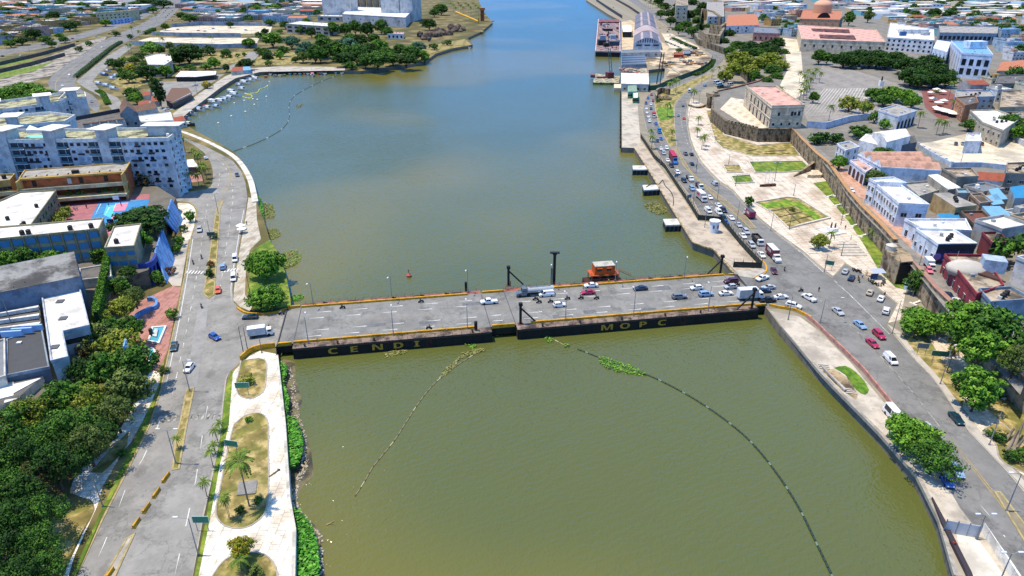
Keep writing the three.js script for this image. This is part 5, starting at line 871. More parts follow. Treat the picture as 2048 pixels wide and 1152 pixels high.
{const g=T('low_blue_wall','curved blue garden wall round the planted corner of the forecourt','wall');P(g,'wall',mb().strip(xz(smoothPx([[268,642],[280,632],[300,622],[312,618],[315,608],[308,602],[296,602]],3)),0.8,0,1.4),finM);}
// marina buildings and further
building('arched_pavilion','white two storey pavilion with arches among marina trees','building',[[297,131],[330,131],[344,122],[340,109],[312,108],[290,114]],10,0,{roof:'white',wall:W_('#c9c2ae'),parapet:0.8,win:[[0,1,2,3,3.4,5.6,4,{mat:DARK}],[0,1,2,2,3.4,0.5,4,{mat:DARK}],[1,1,2,2,3,5.6,4,{mat:DARK}]]});
building('white_canteen','long low white roofed bar beside the marina car park','building',[[352,154],[392,154],[430,150],[432,143],[362,143]],4,0,{roof:'white',wall:DARK,parapet:0.1,slab:0.5});
building('clubhouse','brown tiled marina clubhouse with a white fascia','clubhouse',[[332,200],[345,206],[382,188],[374,177],[346,177]],4.5,0,{roof:'brown',parapet:0,slab:1,wall:M('#2b2e33',0.6),extra:(g,q)=>P(g,'fascia',mb().strip([q[1],q[2]],0.5,4,5.2),WHITE)});
for(const[l,px,h]of[['red tiled hut nearest the tall pine by the marina',[[284,192],[300,190],[304,182],[288,184]],4],['red tiled hut left of the clubhouse',[[302,204],[316,202],[318,190],[304,192]],4],['red tiled hut behind the townhouse gable',[[276,214],[300,210],[296,200],[280,203]],4],['pink roofed kiosk above the marina quay bend',[[462,143],[486,141],[486,133],[468,134]],3.5],['blue walled kiosk beside the pink roofed kiosk',[[486,141],[502,140],[500,131],[487,132]],3.5]])building('marina_hut',l,'hut',px,h,0,{roof:l.includes('blue')?'sky':'red',gable:1.2,parapet:0,wall:W_(l.includes('blue')?'#8fb2c8':'#c9bfae')});
// silo works
const SIL=W_('#d4d3d0',30);
building('silo_tower','left white windowless silo tower of the mill','silo',[[648,26],[704,26],[704,-6],[650,-6]],60,0,{base:0,wall:SIL,parapet:1,roof:'white',world:(()=>{const a=G(648,40),b=G(703,40);return[[a.x,a.z],[b.x,b.z],[b.x+6,b.z-34],[a.x,a.z-34]];})()});
building('silo_tower','right white windowless silo tower of the mill','silo',[],60,0,{wall:SIL,parapet:1,roof:'white',world:(()=>{const a=G(764,44),b=G(826,44);return[[a.x,a.z],[b.x,b.z],[b.x+8,b.z-60],[a.x,a.z-60]];})(),extra:(g,q)=>{for(let i=0;i<6;i++){const p=at2(q[1],q[2],0.1+i*0.15);P(g,'pilaster',mb().box(p[0]+0.2,0,p[1],0.8,60,1.2),W_('#b9bcc0'));}const p=at2(q[0],q[1],0.6);P(g,'downpipe',mb().cyl(p[0],0,p[1]+0.4,0.5,0.5,60,6),M('#4a5058'));}});
{const g=T('silo_battery','row of tan cylindrical silos between the white mill towers','silos');for(let i=0;i<5;i++){const p=G(712+i*13,30);P(g,'silo',mb().cyl(p.x,0,p.z-16,5.4,5.4,56,18),M('#c3a78c',0.8,{tx:'grime',size:20}));}}
building('mill_hall','big white flat roofed mill hall in front of the silos','factory',[[686,50],[812,50],[826,20],[708,22]],14,0,{world:(()=>{const a=G(686,47),b=G(812,55),c=G(830,34),d=G(700,30);return[[a.x,a.z],[b.x,b.z],[c.x,c.z],[d.x,d.z]];})(),roof:'white',wall:W_('#b9bcc2',30),parapet:0.5,win:[[0,1,5,1.6,2,7,4,{name:'vent'}]]});
building('mill_annexe','lower grey mill annexe with three dark windows','factory',[],8,0,{world:(()=>{const a=G(636,43),b=G(684,44);return[[a.x,a.z],[b.x,b.z],[b.x,b.z-30],[a.x,a.z-30]];})(),roof:'white',wall:W_('#b4b6b8'),win:[[0,1,3,5,3,3,4]]});
building('office_block','long white roofed office with two dark window bands by the mill trees','office',[],12,0,{world:(()=>{const a=G(574,66),b=G(660,72);return[[a.x,a.z],[b.x,b.z],[b.x+4,b.z-40],[a.x+6,a.z-46]];})(),roof:'white',wall:W_('#a9a79f'),parapet:0.6,win:[[0,2,6,8,2.6,2,5]]});
building('white_villa','white villa with a pink roof on the river point','house',[],6,0,{world:(()=>{const a=G(775,77),b=G(807,78);return[[a.x,a.z],[b.x,b.z],[b.x-2,b.z-22],[a.x-4,a.z-22]];})(),roof:'pink',parapet:0.4,wall:W_('#d9dcdf'),win:[[0,1,4,2.4,3,1,4]]});
{const g=T('loading_conveyor','yellow sloping conveyor with a rusty loading tower on the river point','conveyor'),a=G(912,36),b=G(957,47);P(g,'conveyor',mb().tube(V(a.x,10,a.z),V(b.x,3,b.z),1.4,6),M('#d6a21f',0.6));const p=G(965,42);P(g,'tower',mb().box(p.x,0,p.z,6,20,6),M('#b5623a',0.8,{tx:'stain',size:8}));P(g,'tower_head',mb().box(p.x,17,p.z,9,4,8),M('#c0703f',0.8));P(g,'tower_leg',mb().box(b.x,0,b.z,2,9,2),M('#d6a21f',0.6));}
for(const[l,a,b,c]of[['long timber jetty below the rusty loading tower',[950,43],[988,42],5],['barge like jetty of the river point',[930,60],[968,64],6],['rusty jetty pipe frame on the river point shore',[885,93],[945,90],4]]){const A=G(a[0],a[1]),Bq=G(b[0],b[1]),g=T('jetty',l,'jetty');P(g,'deck',mb().strip([[A.x,A.z],[Bq.x,Bq.z]],c,-0.6,0.3),M('#b58a44',0.9,{tx:'stain',size:9}));for(let i=0;i<4;i++){const p=A.clone().lerp(Bq,0.15+i*0.25);P(g,'pile',mb().cyl(p.x,-5,p.z+1,0.4,0.4,5,6),DARK);}}
{const g=T('rock_bluff','dark craggy rock bluff under the trees of the river point','rock');for(let i=0;i<40;i++){const p=G(842+i*2.1+rr(-5,5),80-i*0.6+rr(-7,7));P(g,'boulder',new THREE.IcosahedronGeometry(rr(2.5,5.5),0).rotateX(rr(0,3)).rotateY(rr(0,3)).scale(1.2,1.1,1).translate(p.x,rr(0,3),p.z),M(pick(['#5f534c','#75665a','#4d4642']),0.95,{tx:'stain',size:6,bump:'grain'}));}}
// ---------- right bank ----------
const STONE=M('#b5a890',0.92,{tx:'stone',size:9,bump:'grain'}),STONED=M('#a3957c',0.95,{tx:'stain',size:12,bump:'grain'}),LIME=M('#ecdfc8',0.9,{tx:'stone',size:14});
const archCache={};
function archGeo(w,h){const k=w+'_'+h;if(!archCache[k]){const s=new THREE.Shape();s.moveTo(-w/2,0);s.lineTo(w/2,0);s.lineTo(w/2,h-w/2);s.absarc(0,h-w/2,w/2,0,Math.PI,false);archCache[k]=new THREE.ExtrudeGeometry(s,{depth:0.24,bevelEnabled:false,curveSegments:8}).translate(0,0,-0.12);}return archCache[k];}
function arches(g,a,b,y,n,w,h,m0=0,m1=1,mat=DARK){const ry=Math.atan2(-(b[1]-a[1]),b[0]-a[0]);for(let i=0;i<n;i++){const p=at2(a,b,m0+(m1-m0)*(i+0.5)/n),m=P(g,'arch_opening',archGeo(w,h),mat);m.position.set(p[0],y,p[1]);m.rotation.y=ry;}}
const shrink=(px,y)=>xz(px,y);
// palace
building('arcaded_palace','two storey limestone palace with arcaded loggias and a flat pink roof','palace',[[1544,214],[1609,212],[1552,174],[1492,173]],HR+13,HR,{roof:'pink',wall:LIME,parapet:0.9,win:[[0,1,2,1.4,2,7.6,4],[0,1,4,1.3,1.4,2,4]],extra:(g,q)=>{
arches(g,q[3],q[0],HR+0.4,5,2.6,4.6,0.2,0.9);arches(g,q[3],q[0],HR+6.8,5,2.6,4.2,0.2,0.9);arches(g,q[3],q[0],HR+7,1,1.2,2.6,0.04,0.14);arches(g,q[3],q[0],HR+1,1,1.4,3,0.9,0.99);
for(const y of[6,12.2])P(g,'cornice',mb().strip([q[3],q[0],q[1]].map(([x,z])=>[x-0.1,z+0.1]),0.7,HR+y,HR+y+0.35),LIME);P(g,'balcony',mb().box(q[1][0]-5.5,HR+7,q[1][1]+0.4,4.4,0.25,1,0),LIME);windows(g,at2(q[0],q[1],0.55),at2(q[0],q[1],0.98),HR+7.4,1,2,1.5,2.6,4);
}});
// walls as things along the plateau edge
function wallPx(name,label,px,yRef,w,y0,y1,mat,x={}){const g=T(name,label,x.cat||'wall',x.group),q=xz(px,yRef);P(g,'wall',mb().strip(q,w,y0,y1),mat);if(x.cap)P(g,'coping',mb().strip(q,w+0.25,y1,y1+0.25),x.cap);if(x.extra)x.extra(g,q);return g;}
wallPx('fort_wall','dark stained stone fort wall below the arcaded palace terrace',[[1425,188],[1425,221],[1453,245],[1517,260],[1583,260]],HR,1.6,-0.5,HR+1,M('#857a66',0.95,{tx:'stain',size:7,bump:'grain'}),{extra:(g,q)=>{for(let i=0;i<9;i++){const p=at2(q[2],q[3],0.05+i*0.11);P(g,'merlon',mb().box(p[0],HR+1,p[1],1.2,0.8,1.6,0.1),STONED);}}});
const cw=[[1583,260],[1604,282],[1633,311],[1660,333],[1673,353],[1695,384],[1724,418],[1760,453],[1790,486]];
wallPx('city_wall','long old stone city wall between plaza lawn and the inner street',cw,HR,1.5,-0.5,HR+1.2,M('#a3937a',0.95,{tx:'stain',size:10,bump:'grain'}),{cap:M('#c99b6a',0.9,{tx:'grain',size:4}),extra:(g,q)=>{arches(g,q[2],q[3],1,1,1.8,3.4,0.35,0.6);}});
wallPx('city_wall','lower old stone city wall running behind the right hand trees',[[1822,527],[1841,545],[1870,580],[1910,619],[1965,676],[2048,760],[2150,850]],HR,1.4,-0.5,HR+1,STONED,{cap:M('#b98f7e',0.9,{tx:'grain',size:4})});
{const g=T('gate_bastion','square stone gate bastion with a dark tunnel mouth in the city wall','bastion'),q=xz([[1768,498],[1796,488],[1824,512],[1800,526]],HR+1);P(g,'wall',mb().prism(q,-0.5,HR+1),STONED);P(g,'tunnel_mouth',mb().prism(xz([[1800,527],[1823,527],[1823,529],[1800,529]],HR+0.2),-0.4,HR+0.2),DARK);const p=G(1781,499,HR+1);P(g,'turret',mb().cyl(p.x,HR+1,p.z,1.7,1.7,1.6,12).cyl(p.x,HR+2.6,p.z,1.8,0.3,0.7,12),W_('#c9c2b4'));P(g,'slab',mb().prism(shrink([[1798,515],[1822,514],[1826,524],[1803,526]],HR+1),HR+1,HR+1.35),M('#c2a888',0.9,{tx:'grain'}));}
wallPx('terrace_wall','reddish stone retaining wall beside the parked buses',[[1425,186],[1470,176],[1515,164],[1545,150],[1575,135]],HR,1.4,-0.5,HR+1,M('#96705c',0.95,{tx:'stain',size:8}));
{const g=T('stone_gate','ruined stone archway at the top of the plaza steps','gate'),a=G(1418,216),b=G(1426,208);P(g,'wall',mb().box(a.x,-0.5,a.z,3,9,3,0.3).box(b.x+2,-0.5,b.z-4,3,9,3,0.3).box((a.x+b.x)/2+1,6,(a.z+b.z)/2-2,5,2.6,9,0.5),STONED);P(g,'arch_opening',mb().box((a.x+b.x)/2,0,(a.z+b.z)/2-1.5,2.4,6,5,0.4),DARK);}
wallPx('curved_wall','curved garden wall of the small lawn under the stone gate',smoothPx([[1376,212],[1395,217],[1412,212],[1420,200]],3),0,0.8,0,1.4,STONED);
{const g=T('stone_ruin','round grey ruin wall on the palm median beside the queue','ruin'),q=xz(smoothPx([[1312,204],[1312,192],[1322,186],[1338,190]],3));P(g,'wall',mb().strip(q,1.6,0,4.5),STONED);for(let i=0;i<6;i++){const p=G(1318+i*4,196+(i%2)*4);P(g,'boulder',new THREE.IcosahedronGeometry(rr(1,2),1).translate(p.x,0.8,p.z),STONED);}}
// plaza details
wallPx('bench_wall','low white wall edge along the lower plaza steps',[[1578,458],[1610,449],[1660,437]],0,0.8,0,0.7,M('#d5cdbf',0.85,{tx:'grime'}));
for(const[i,y]of[0,1,2,3,4].entries())S('plaza_step',`shallow pale plaza step, ${ORD[i]} from the top of the flight`,'step',mb().prism(xz([[1673+i*2,486+y*5.4],[1712+i*5,486+y*5.4],[1714+i*5,490+y*5.4],[1675+i*2,490+y*5.4]]),0,0.3-i*0.02),M('#d8cfc0',0.85,{tx:'grain',size:4}));
for(const[i,[x,y]]of[[1417,249],[1422,261],[1427,273],[1432,284],[1660,393],[1676,411],[1693,431],[1709,452],[1727,472],[1834,606],[1894,676],[1930,714],[1988,796]].entries()){const g=T('planter_bench',i<4?`white C-shaped bench under the fort wall, ${ORD[i]} from the palace`:`white C-shaped bench beside the city wall lawn, ${ORD[i - 4]} down from the upper plaza`,'bench'),p=G(x,y),w=5;P(g,'seat',mb().box(p.x,0,p.z,w,0.5,0.6,0.5).box(p.x-w/2+0.5,0,p.z+1.3,0.6,0.5,2.4,0.5).box(p.x+w/2-0.8,0,p.z-0.2,0.6,0.5,2.4,0.5),M('#dcd6ca',0.8));}
{const g=T('monument','white plinth monument with statues on the lower plaza','monument'),p=G(1664,464);P(g,'plinth',mb().box(p.x,0,p.z,8,0.5,7,0.4).box(p.x,0.5,p.z,3.4,1.4,3,0.4),WHITE);P(g,'statue',mb().cyl(p.x-0.8,1.9,p.z,0.4,0.25,1.8).ball(p.x-0.8,3.9,p.z,0.25).cyl(p.x+0.8,1.9,p.z,0.4,0.25,1.6).ball(p.x+0.8,3.7,p.z,0.25),M('#5a4038',0.7));}
{const g=T('slab_monument','long rust brown stone slab lying on the upper plaza','monument'),a=G(1519,374),b=G(1550,372);P(g,'slab',mb().strip([[a.x,a.z],[b.x,b.z]],1.6,0,1.2),M('#74503f',0.9,{tx:'stain',size:4}));}
{const g=T('ramp_wall','sloping dark stair wall at the upper right of the plaza','wall'),a=G(1587,354),b=G(1625,338);P(g,'wall',mb().strip([[a.x,a.z],[b.x,b.z]],1.8,0,(i)=>0.6+i*3.4),STONED);P(g,'landing',mb().prism(xz([[1622,346],[1648,346],[1642,356],[1614,356]]),0,1.6),LIME);}
for(const[i,[x,y]]of[[1529,370],[1536,370],[1543,370]].entries()){const g=T('flagpole',`bare white flagpole behind the rust slab, ${ORD[i]} from the left`,'flagpole'),p=G(x,y);P(g,'pole',mb().cyl(p.x,0,p.z,0.1,0.05,8,6),WHITE);P(g,'base',mb().cyl(p.x,0,p.z,0.3,0.3,0.3,8),CONC);}
{const q=xz([[1530,422],[1565,404],[1600,412],[1634,436]]);const g=T('excavation_rows','low excavated stone foundations in the large grass plot','foundations');for(const[a,b]of[[[1538,424],[1588,414]],[[1552,436],[1604,424]],[[1570,446],[1622,432]],[[1560,410],[1600,446]]])P(g,'foundation_wall',mb().strip(xz([a,b]),0.7,0.05,0.35),M('#8d7a58',0.95,{tx:'stain',size:4}));void q;for(const[a,b]of[[[1496,302],[1512,300]],[[1530,304],[1572,301]],[[1528,308],[1550,308]],[[1564,308],[1578,307]]])P(g,'foundation_wall',mb().strip(xz([a,b]),0.7,0.05,0.35),M('#4d3c2c',0.95));}
{const g=T('canopy_tent','blue and white canopy stall among parked motorbikes by the city wall','tent'),p=G(1750,555);const c=(a,b,y)=>V(p.x+a,y,p.z+b);P(g,'roof',mb().quad(c(-2.8,-1.6,2.6),c(2.2,-2,2.6),c(2,0,3.3),c(-2.5,0.3,3.3)).quad(c(-2.5,0.3,3.3),c(2,0,3.3),c(2.4,2,2.6),c(-2.2,2.2,2.6)),M('#a3adc0',0.7));P(g,'side_curtain',mb().box(p.x-1.6,0.4,p.z+2.1,2.6,2,0.1,0.1),M('#1d3a6c',0.8));for(const[a,b]of[[-2.6,-1.5],[2.1,-1.8],[2.2,1.9],[-2.1,2]])P(g,'post',mb().cyl(p.x+a,0,p.z+b,0.06,0.06,2.6,5),STEEL);}
{const g=T('water_cistern','pale blue cylindrical tank beside the wall shrub','tank'),p=G(1815,578);P(g,'tank',mb().cyl(p.x,0,p.z,1.3,1.3,2.6,14).cyl(p.x,2.6,p.z,1.3,0.5,0.4,14),M('#9fb6c6',0.5));P(g,'pipe',mb().cyl(p.x+1.4,0,p.z,0.08,0.08,2.4,5),STEEL);}
{const g=T('driftwood_sculpture','twisted grey driftwood sculpture in the kidney shaped bed','sculpture');for(const[a,b,h1,h2]of[[[2012,905],[2028,880],0.2,3],[[2020,912],[2040,895],0.1,2.4],[[2008,885],[2022,872],0.2,2.2],[[2024,905],[2036,870],0.2,3.6],[[2016,898],[2036,910],0.4,1.2]]){const A=G(a[0],a[1]),Bq=G(b[0],b[1]);A.y=h1;Bq.y=h2;P(g,'limb',mb().tube(A,Bq,0.5,7,0.2),M('#8b8376',0.9,{tx:'stain',size:3}));}}
// fence along the quay walk
{const g=T('spiked_fence','dark green spiked fence between the quay walk and the car queue','fence'),paths=[[[1281,276],[1283,279],[1292,292],[1308,317],[1329,337],[1354,375],[1379,412],[1396,440]],[[1396,440],[1441,444]],[[1442,444],[1460,465],[1480,490],[1500,512],[1522,535]],[[1466,535],[1522,537]]],FM=M('#16231f',0.7);
for(const px of paths){const c=new THREE.CatmullRomCurve3(px.map(([a,b])=>G(a,b)),false,'catmullrom',0.1),n=Math.max(3,Math.round(c.getLength()/3)),pts=c.getSpacedPoints(n);for(let i=0;i<=n;i++){P(g,'post',mb().cyl(pts[i].x,0,pts[i].z,0.12,0.1,3,5).cyl(pts[i].x,3,pts[i].z,0.1,0.01,0.5,4),FM);if(i<n){P(g,'panel',mb().strip([[pts[i].x,pts[i].z],[pts[i+1].x,pts[i+1].z]],0.08,0.1,2.3),FM);}}}}
{const g=T('guard_tower','small white octagonal guard tower beside the spiked fence','guard tower'),p=G(1427,464);P(g,'wall',mb().add(new THREE.CylinderGeometry(1.9,1.9,4.6,8),new THREE.Matrix4().makeTranslation(p.x,2.3,p.z)),W_('#dbe0e4'));P(g,'roof',mb().add(new THREE.CylinderGeometry(2.3,2.3,0.35,8),new THREE.Matrix4().makeTranslation(p.x,4.78,p.z)),WHITE);for(const a of[-0.4,0.6])P(g,'window',mb().box(p.x+Math.sin(a)*1.85,2,p.z+Math.cos(a)*1.85,0.7,1.3,0.12,a),M('#3c5f8f',0.4));}
wallPx('quay_rail','yellow and white painted rail wall along the outer quay walk',[[1268,297],[1300,346],[1345,421],[1385,486],[1428,501],[1466,546]],0,0.5,0,0.5,M('#c9b58a',0.85,{tx:'stain',size:6}));
wallPx('hose','black hose snaking from the mooring pad over the quay walk',smoothPx([[1292,375],[1302,369],[1318,369],[1325,361],[1330,372],[1342,385],[1347,400],[1346,412]],3),0,0.25,0.05,0.35,BLACK,{cat:'hose'});
wallPx('quay_fender_wall','dark tyre fendered quay face below the long concrete deck',[[1243,180],[1243,294]],0,0.5,-4,0.1,M('#5c564c',0.9,{tx:'stain',size:6}),{extra:(g,q)=>{for(let i=0;i<18;i++){const p=at2(q[0],q[1],(i+0.5)/18);P(g,'tyre_fender',new THREE.TorusGeometry(0.9,0.4,6,12).rotateY(Math.PI/2).translate(p[0]-0.5,-0.9,p[1]),TYRE);}}});
// lower right quay things
wallPx('railing_wall','pink painted railing wall along the lower right avenue',[[1612,634],[1632,650],[1652,670],[1690,706],[1726,742],[1762,786],[1792,822]],0,0.45,0,1.1,M('#b98478',0.85,{tx:'grime',size:5}));
wallPx('quay_rail','grey concrete rim of the lower right quay above the water',[[1562,654],[1640,744],[1668,774],[1700,806],[1760,867],[1835,952],[1880,1042],[1912,1154]],0,0.8,-0.5,0.35,W_('#a39d92',8));
wallPx('drain_pipe','long dark steel pipe lying on the lower right quay',[[1862,1000],[1886,1052],[1905,1090],[1935,1150],[1945,1180]],0,0.9,0.1,0.9,M('#332a30',0.6),{cat:'pipe'});
wallPx('corrugated_gate','white corrugated gate across the lower right quay',[[1886,1064],[1955,1076]],0,0.15,0,3,M('#cfd3da',0.6,{tx:'rib',size:3}),{cat:'gate',extra:(g,q)=>{for(let i=0;i<4;i++){const p=at2(q[0],q[1],i/3);P(g,'post',mb().cyl(p[0],0,p[1],0.1,0.1,3.3,6),STEEL);}}});
wallPx('yard_wall','white boundary wall of the yard beside the lower right avenue',[[1962,1064],[2022,1156],[2050,1200]],0,0.35,0,2.4,M('#e8e4da',0.8,{tx:'grime',size:10}));
{const g=T('pipe_gangway','pale pipe gangway with ladder ends over the broken quay slab','gangway'),a=G(1640,734),b=G(1690,784);P(g,'pipe',mb().strip([[a.x,a.z],[b.x,b.z]],0.7,0.3,0.8),M('#c9c1b4',0.8,{tx:'grain',size:3}));for(const[c,s]of[[a,-1],[b,1]])for(let i=0;i<3;i++)P(g,'rung',mb().box(c.x+0.8+i*0.2,0.1,c.z+s*i*0.9-s,2.6,0.25,0.35,-0.2),M('#bdb4a6',0.8));}
for(const[x,y,h,l]of[[1952,1078,6,'thin double armed pole at the corrugated gate'],[2002,1156,6,'thin double armed pole in the white quay yard']])lamp(x,y,h,[[1.2,0],[1.2,Math.PI]],l,null);
// queue sign and bits
for(const[x,y,dir,l]of[[1377,405,0.6,'blue grey road sign beside the queue of cars'],[1352,362,0.6,'small grey sign on the fence side of the queue'],[1656,541,-0.4,'green road sign at the start of the parking bay'],[1812,668,-0.3,'green road sign under the round tree by the pavement'],[1875,726,-0.2,'green two legged road sign on the lower right lawn'],[1841,710,-0.2,'small grey road sign on the lower right lawn edge']])roadSign(x,y,dir,l,l.includes('green')?'#15684f':'#5d6c7d',l.includes('two legged')?4.2:2.8);
function roadSign(x,y,dir,label,col,w=3,base=0){const g=T('road_sign',label,'road sign'),p=G(x,y,base),c=Math.cos(dir),s=-Math.sin(dir);for(const k of[-0.36,0.36])P(g,'post',mb().cyl(p.x+c*w*k,base,p.z+s*w*k,0.07,0.07,3.4,5),STEEL);P(g,'panel',mb().box(p.x,base+2.2,p.z,w,1.5,0.1,dir),M(col,0.5));P(g,'border',mb().box(p.x,base+2.12,p.z-0.02,w+0.16,1.66,0.06,dir),M('#c8d6cc',0.5));return g;}
[[488,790,0.05,'green two legged sign in the dry grass bed nearest the bridge',3.4],[467,908,-0.2,'green sign leaning beside the row of small palms'],[407,1062,0.0,'green sign at the verge beside the bottom promenade crossing']].forEach(([x,y,d,l,w])=>roadSign(x,y,d,l,'#1c7a62',w||3));
roadSign(425,482,0.1,'dark green direction sign standing on the left median','#2e4a3f',3);
// warehouse, sheds, ship on the far quay
{const g=T('barrel_warehouse','long warehouse with a purple grey barrel roof on the far quay','warehouse'),a=G(1266,100),b=G(1322,100),c=G(1263,40),w=b.x-a.x,L=a.z-c.z,n=12,h0=7,R=9,sk=(i)=>[a.x+w*i/n,h0+R*Math.sin(Math.PI*i/n)*0.75],dx=(c.x-a.x);
const row=(t,i)=>V(sk(i)[0]+dx*t+(t*6),sk(i)[1],a.z-L*t);for(let k=0;k<5;k++)for(let i=0;i<n;i++){const rp=mb().quad(row(k/5,i),row(k/5,i+1),row((k+0.94)/5,i+1),row((k+0.94)/5,i));P(g,'roof_panel',rp,M(i%4===3||k===1?'#b8a5a4':'#73727e',0.7,{tx:'grime',size:20}));}
P(g,'roof_rib',mb().quad(row(0,0),row(0,n),row(1,n),row(1,0)),M('#bdadaa',0.8));const f=mb();for(let i=0;i<n;i++)f.quad(V(sk(i)[0],0,a.z),V(sk(i+1)[0],0,a.z),V(sk(i+1)[0],sk(i+1)[1],a.z),V(sk(i)[0],sk(i)[1],a.z));P(g,'front_wall',f,W_('#a9bcd0',20));for(let i=2;i<11;i++)P(g,'gable_window',mb().box(sk(i)[0],8.2,a.z+0.15,1.3,sk(i)[1]-9,0.2),M('#39455a'));for(let i=0;i<3;i++)P(g,'window_band',mb().box(a.x+w*(0.2+i*0.3),4.4,a.z+0.15,w*0.2,1.6,0.2),M('#2a3548'));P(g,'side_wall',mb().quad(row(0,0),row(1,0),row(1,0).setY(0),row(0,0).setY(0)).quad(row(0,n),row(1,n),row(1,n).setY(0),row(0,n).setY(0)),W_('#b9a8a6',20));}
for(const[l,px,h,o]of[['white roofed open shed beside the barrel roofed warehouse',[[1246,64],[1263,64],[1262,51],[1245,51]],7,{roof:'white',wall:DARK,slab:0.4}],['grey flat link building in front of the barrel warehouse',[[1243,106],[1322,104],[1320,99],[1243,100]],5,{roof:'zinc'}],['terminal building under construction with bare roof beams',[[1243,132],[1292,130],[1289,112],[1243,113]],7,{roof:'zinc',wall:W_('#9fa3a6')}],['white roofed terminal hall beside the dock pit',[[1243,168],[1297,169],[1296,148],[1243,147]],6,{roof:'white',wall:W_('#c9c6be'),slab:0.4}],['green roofed gatehouse at the end of the hoarding',[[1256,184],[1274,182],[1272,170],[1256,172]],5,{roof:'green',wall:W_('#9fc4b0'),gable:1.6}],['small white and green kiosk beside the green gatehouse',[[1266,196],[1276,196],[1276,184],[1266,184]],4,{roof:'white',wall:W_('#3f8f62')}],['red site container stacked beside the dock pit',[[1348,110],[1366,110],[1365,105],[1348,105]],3,{roof:'red',wall:W_('#a83a34')}],['blue site cabin behind the red container',[[1368,108],[1381,107],[1380,100],[1368,101]],3,{roof:'zinc',wall:W_('#4a6a86')}]])building('quay_shed',l,'shed',px,h,0,{parapet:0.2,win:[[0,1,4,1.6,1.4,1.6,3]],...o,extra:l.includes('beams')?(g,q)=>{for(let i=0;i<9;i++)P(g,'roof_beam',mb().strip([at2(q[0],q[3],i/8),at2(q[1],q[2],i/8)],1.1,7,8.2),M(i%2?'#d0d2d4':'#8d9094',0.7));}:l.includes('terminal hall')?(g,q)=>{const bq=xz([[1243,147],[1296,148],[1294,134],[1243,133]],6);P(g,'unfinished_roof',mb().prism(bq,0,5),M('#b7ab98',0.9,{tx:'stain',size:20}));for(let i=0;i<26;i++)P(g,'site_debris',mb().box(rr(bq[0][0]+2,bq[1][0]-3),5,rr(bq[2][1]+3,bq[0][1]-3),rr(1,5),rr(0.4,1.4),rr(1,3),rr(0,3)),M(pick(['#c9c4ba','#8a7a6a','#a55a4a','#6d7278'])));}:null});
{const g=T('hoarding','dark green site hoarding curving along the right avenue','hoarding'),c=new THREE.CatmullRomCurve3([[1274,178],[1285,180],[1306,181],[1330,172],[1360,160],[1395,146],[1418,131],[1424,118]].map(([a,b])=>G(a,b))),n=36,pts=c.getSpacedPoints(n);for(let i=0;i<n;i++)P(g,'panel',mb().strip([[pts[i].x,pts[i].z],[pts[i+1].x,pts[i+1].z]],0.2,0,4),M(i%3?'#0f4a34':'#145640',0.7));}
hedge('clipped hedge outside the green hoarding',[[1389,152],[1405,146],[1422,134],[1428,122]],3.5,0,2,'mid');
hedge('long clipped hedge between car park and right avenue',[[1344,78],[1358,84],[1374,92],[1392,99]],4,0,2.2,'mid');
hedge('clipped hedge beside the service road by the far carriageway',[[153,157],[175,138],[200,117],[225,97],[243,86]],5,0,2.6,'mid');
hedge('low hedge at the bend below the service road',[[196,183],[206,188],[214,204],[217,210]],4,0,1.5,'bright');hedge('yellow flowering hedge in front of the white canteen',[[368,161],[395,161],[425,158]],4,0,2.2,'yellow');hedge('bright hedge beside the blue wall of the sloping lots',[[290,70],[302,64],[310,61]],5,0,4,'bright');
{const g=T('site_crane','white lattice crane mast base standing in the construction site','crane'),p=G(1359,148);P(g,'mast',mb().strip([[p.x,p.z],[p.x+1,p.z-30]],5,0,0.8),M('#a8a196',0.8));const q=G(1313,168);P(g,'leader',mb().tube(V(q.x,0,q.z),V(q.x+2,26,q.z),0.5,5).tube(V(q.x+3,0,q.z),V(q.x+4,26,q.z),0.4,5),M('#3d3a34',0.7));}
const PILES=[];for(const where of['near the dock pit','in the middle of the sandy site','close to the red container','by the curve of the green hoarding','at the back of the sandy site'])for(const c of['pale timber','rust brown steel','tan sand and planks','grey concrete blocks','ochre pallet'])PILES.push(`${c} pile ${where}`);
for(let i=0;i<25;i++){const wh=Math.floor(i/5),p=G([1330,1372,1360,1405,1390][wh]+(i%5)*5-8+rr(-2,2),[128,126,113,130,108][wh]+(i*7%5)*2-4);const g=S('material_pile',`pile of building materials on the sandy site, ${ORD[i]} as counted over the yard`,'material pile',mb().box(p.x,0.05,p.z,rr(2,7),rr(0.8,2.4),rr(2,5),rr(0,3)).box(p.x+3,0.05,p.z+1,rr(1,4),rr(0.5,1.6),rr(1,3),rr(0,3)),M(['#d8d0c0','#8a5a48','#b09a78','#a0a0a0','#c99a50'][i%5],0.9,{tx:'grain',size:4}));g.userData.label=PILES[i];}
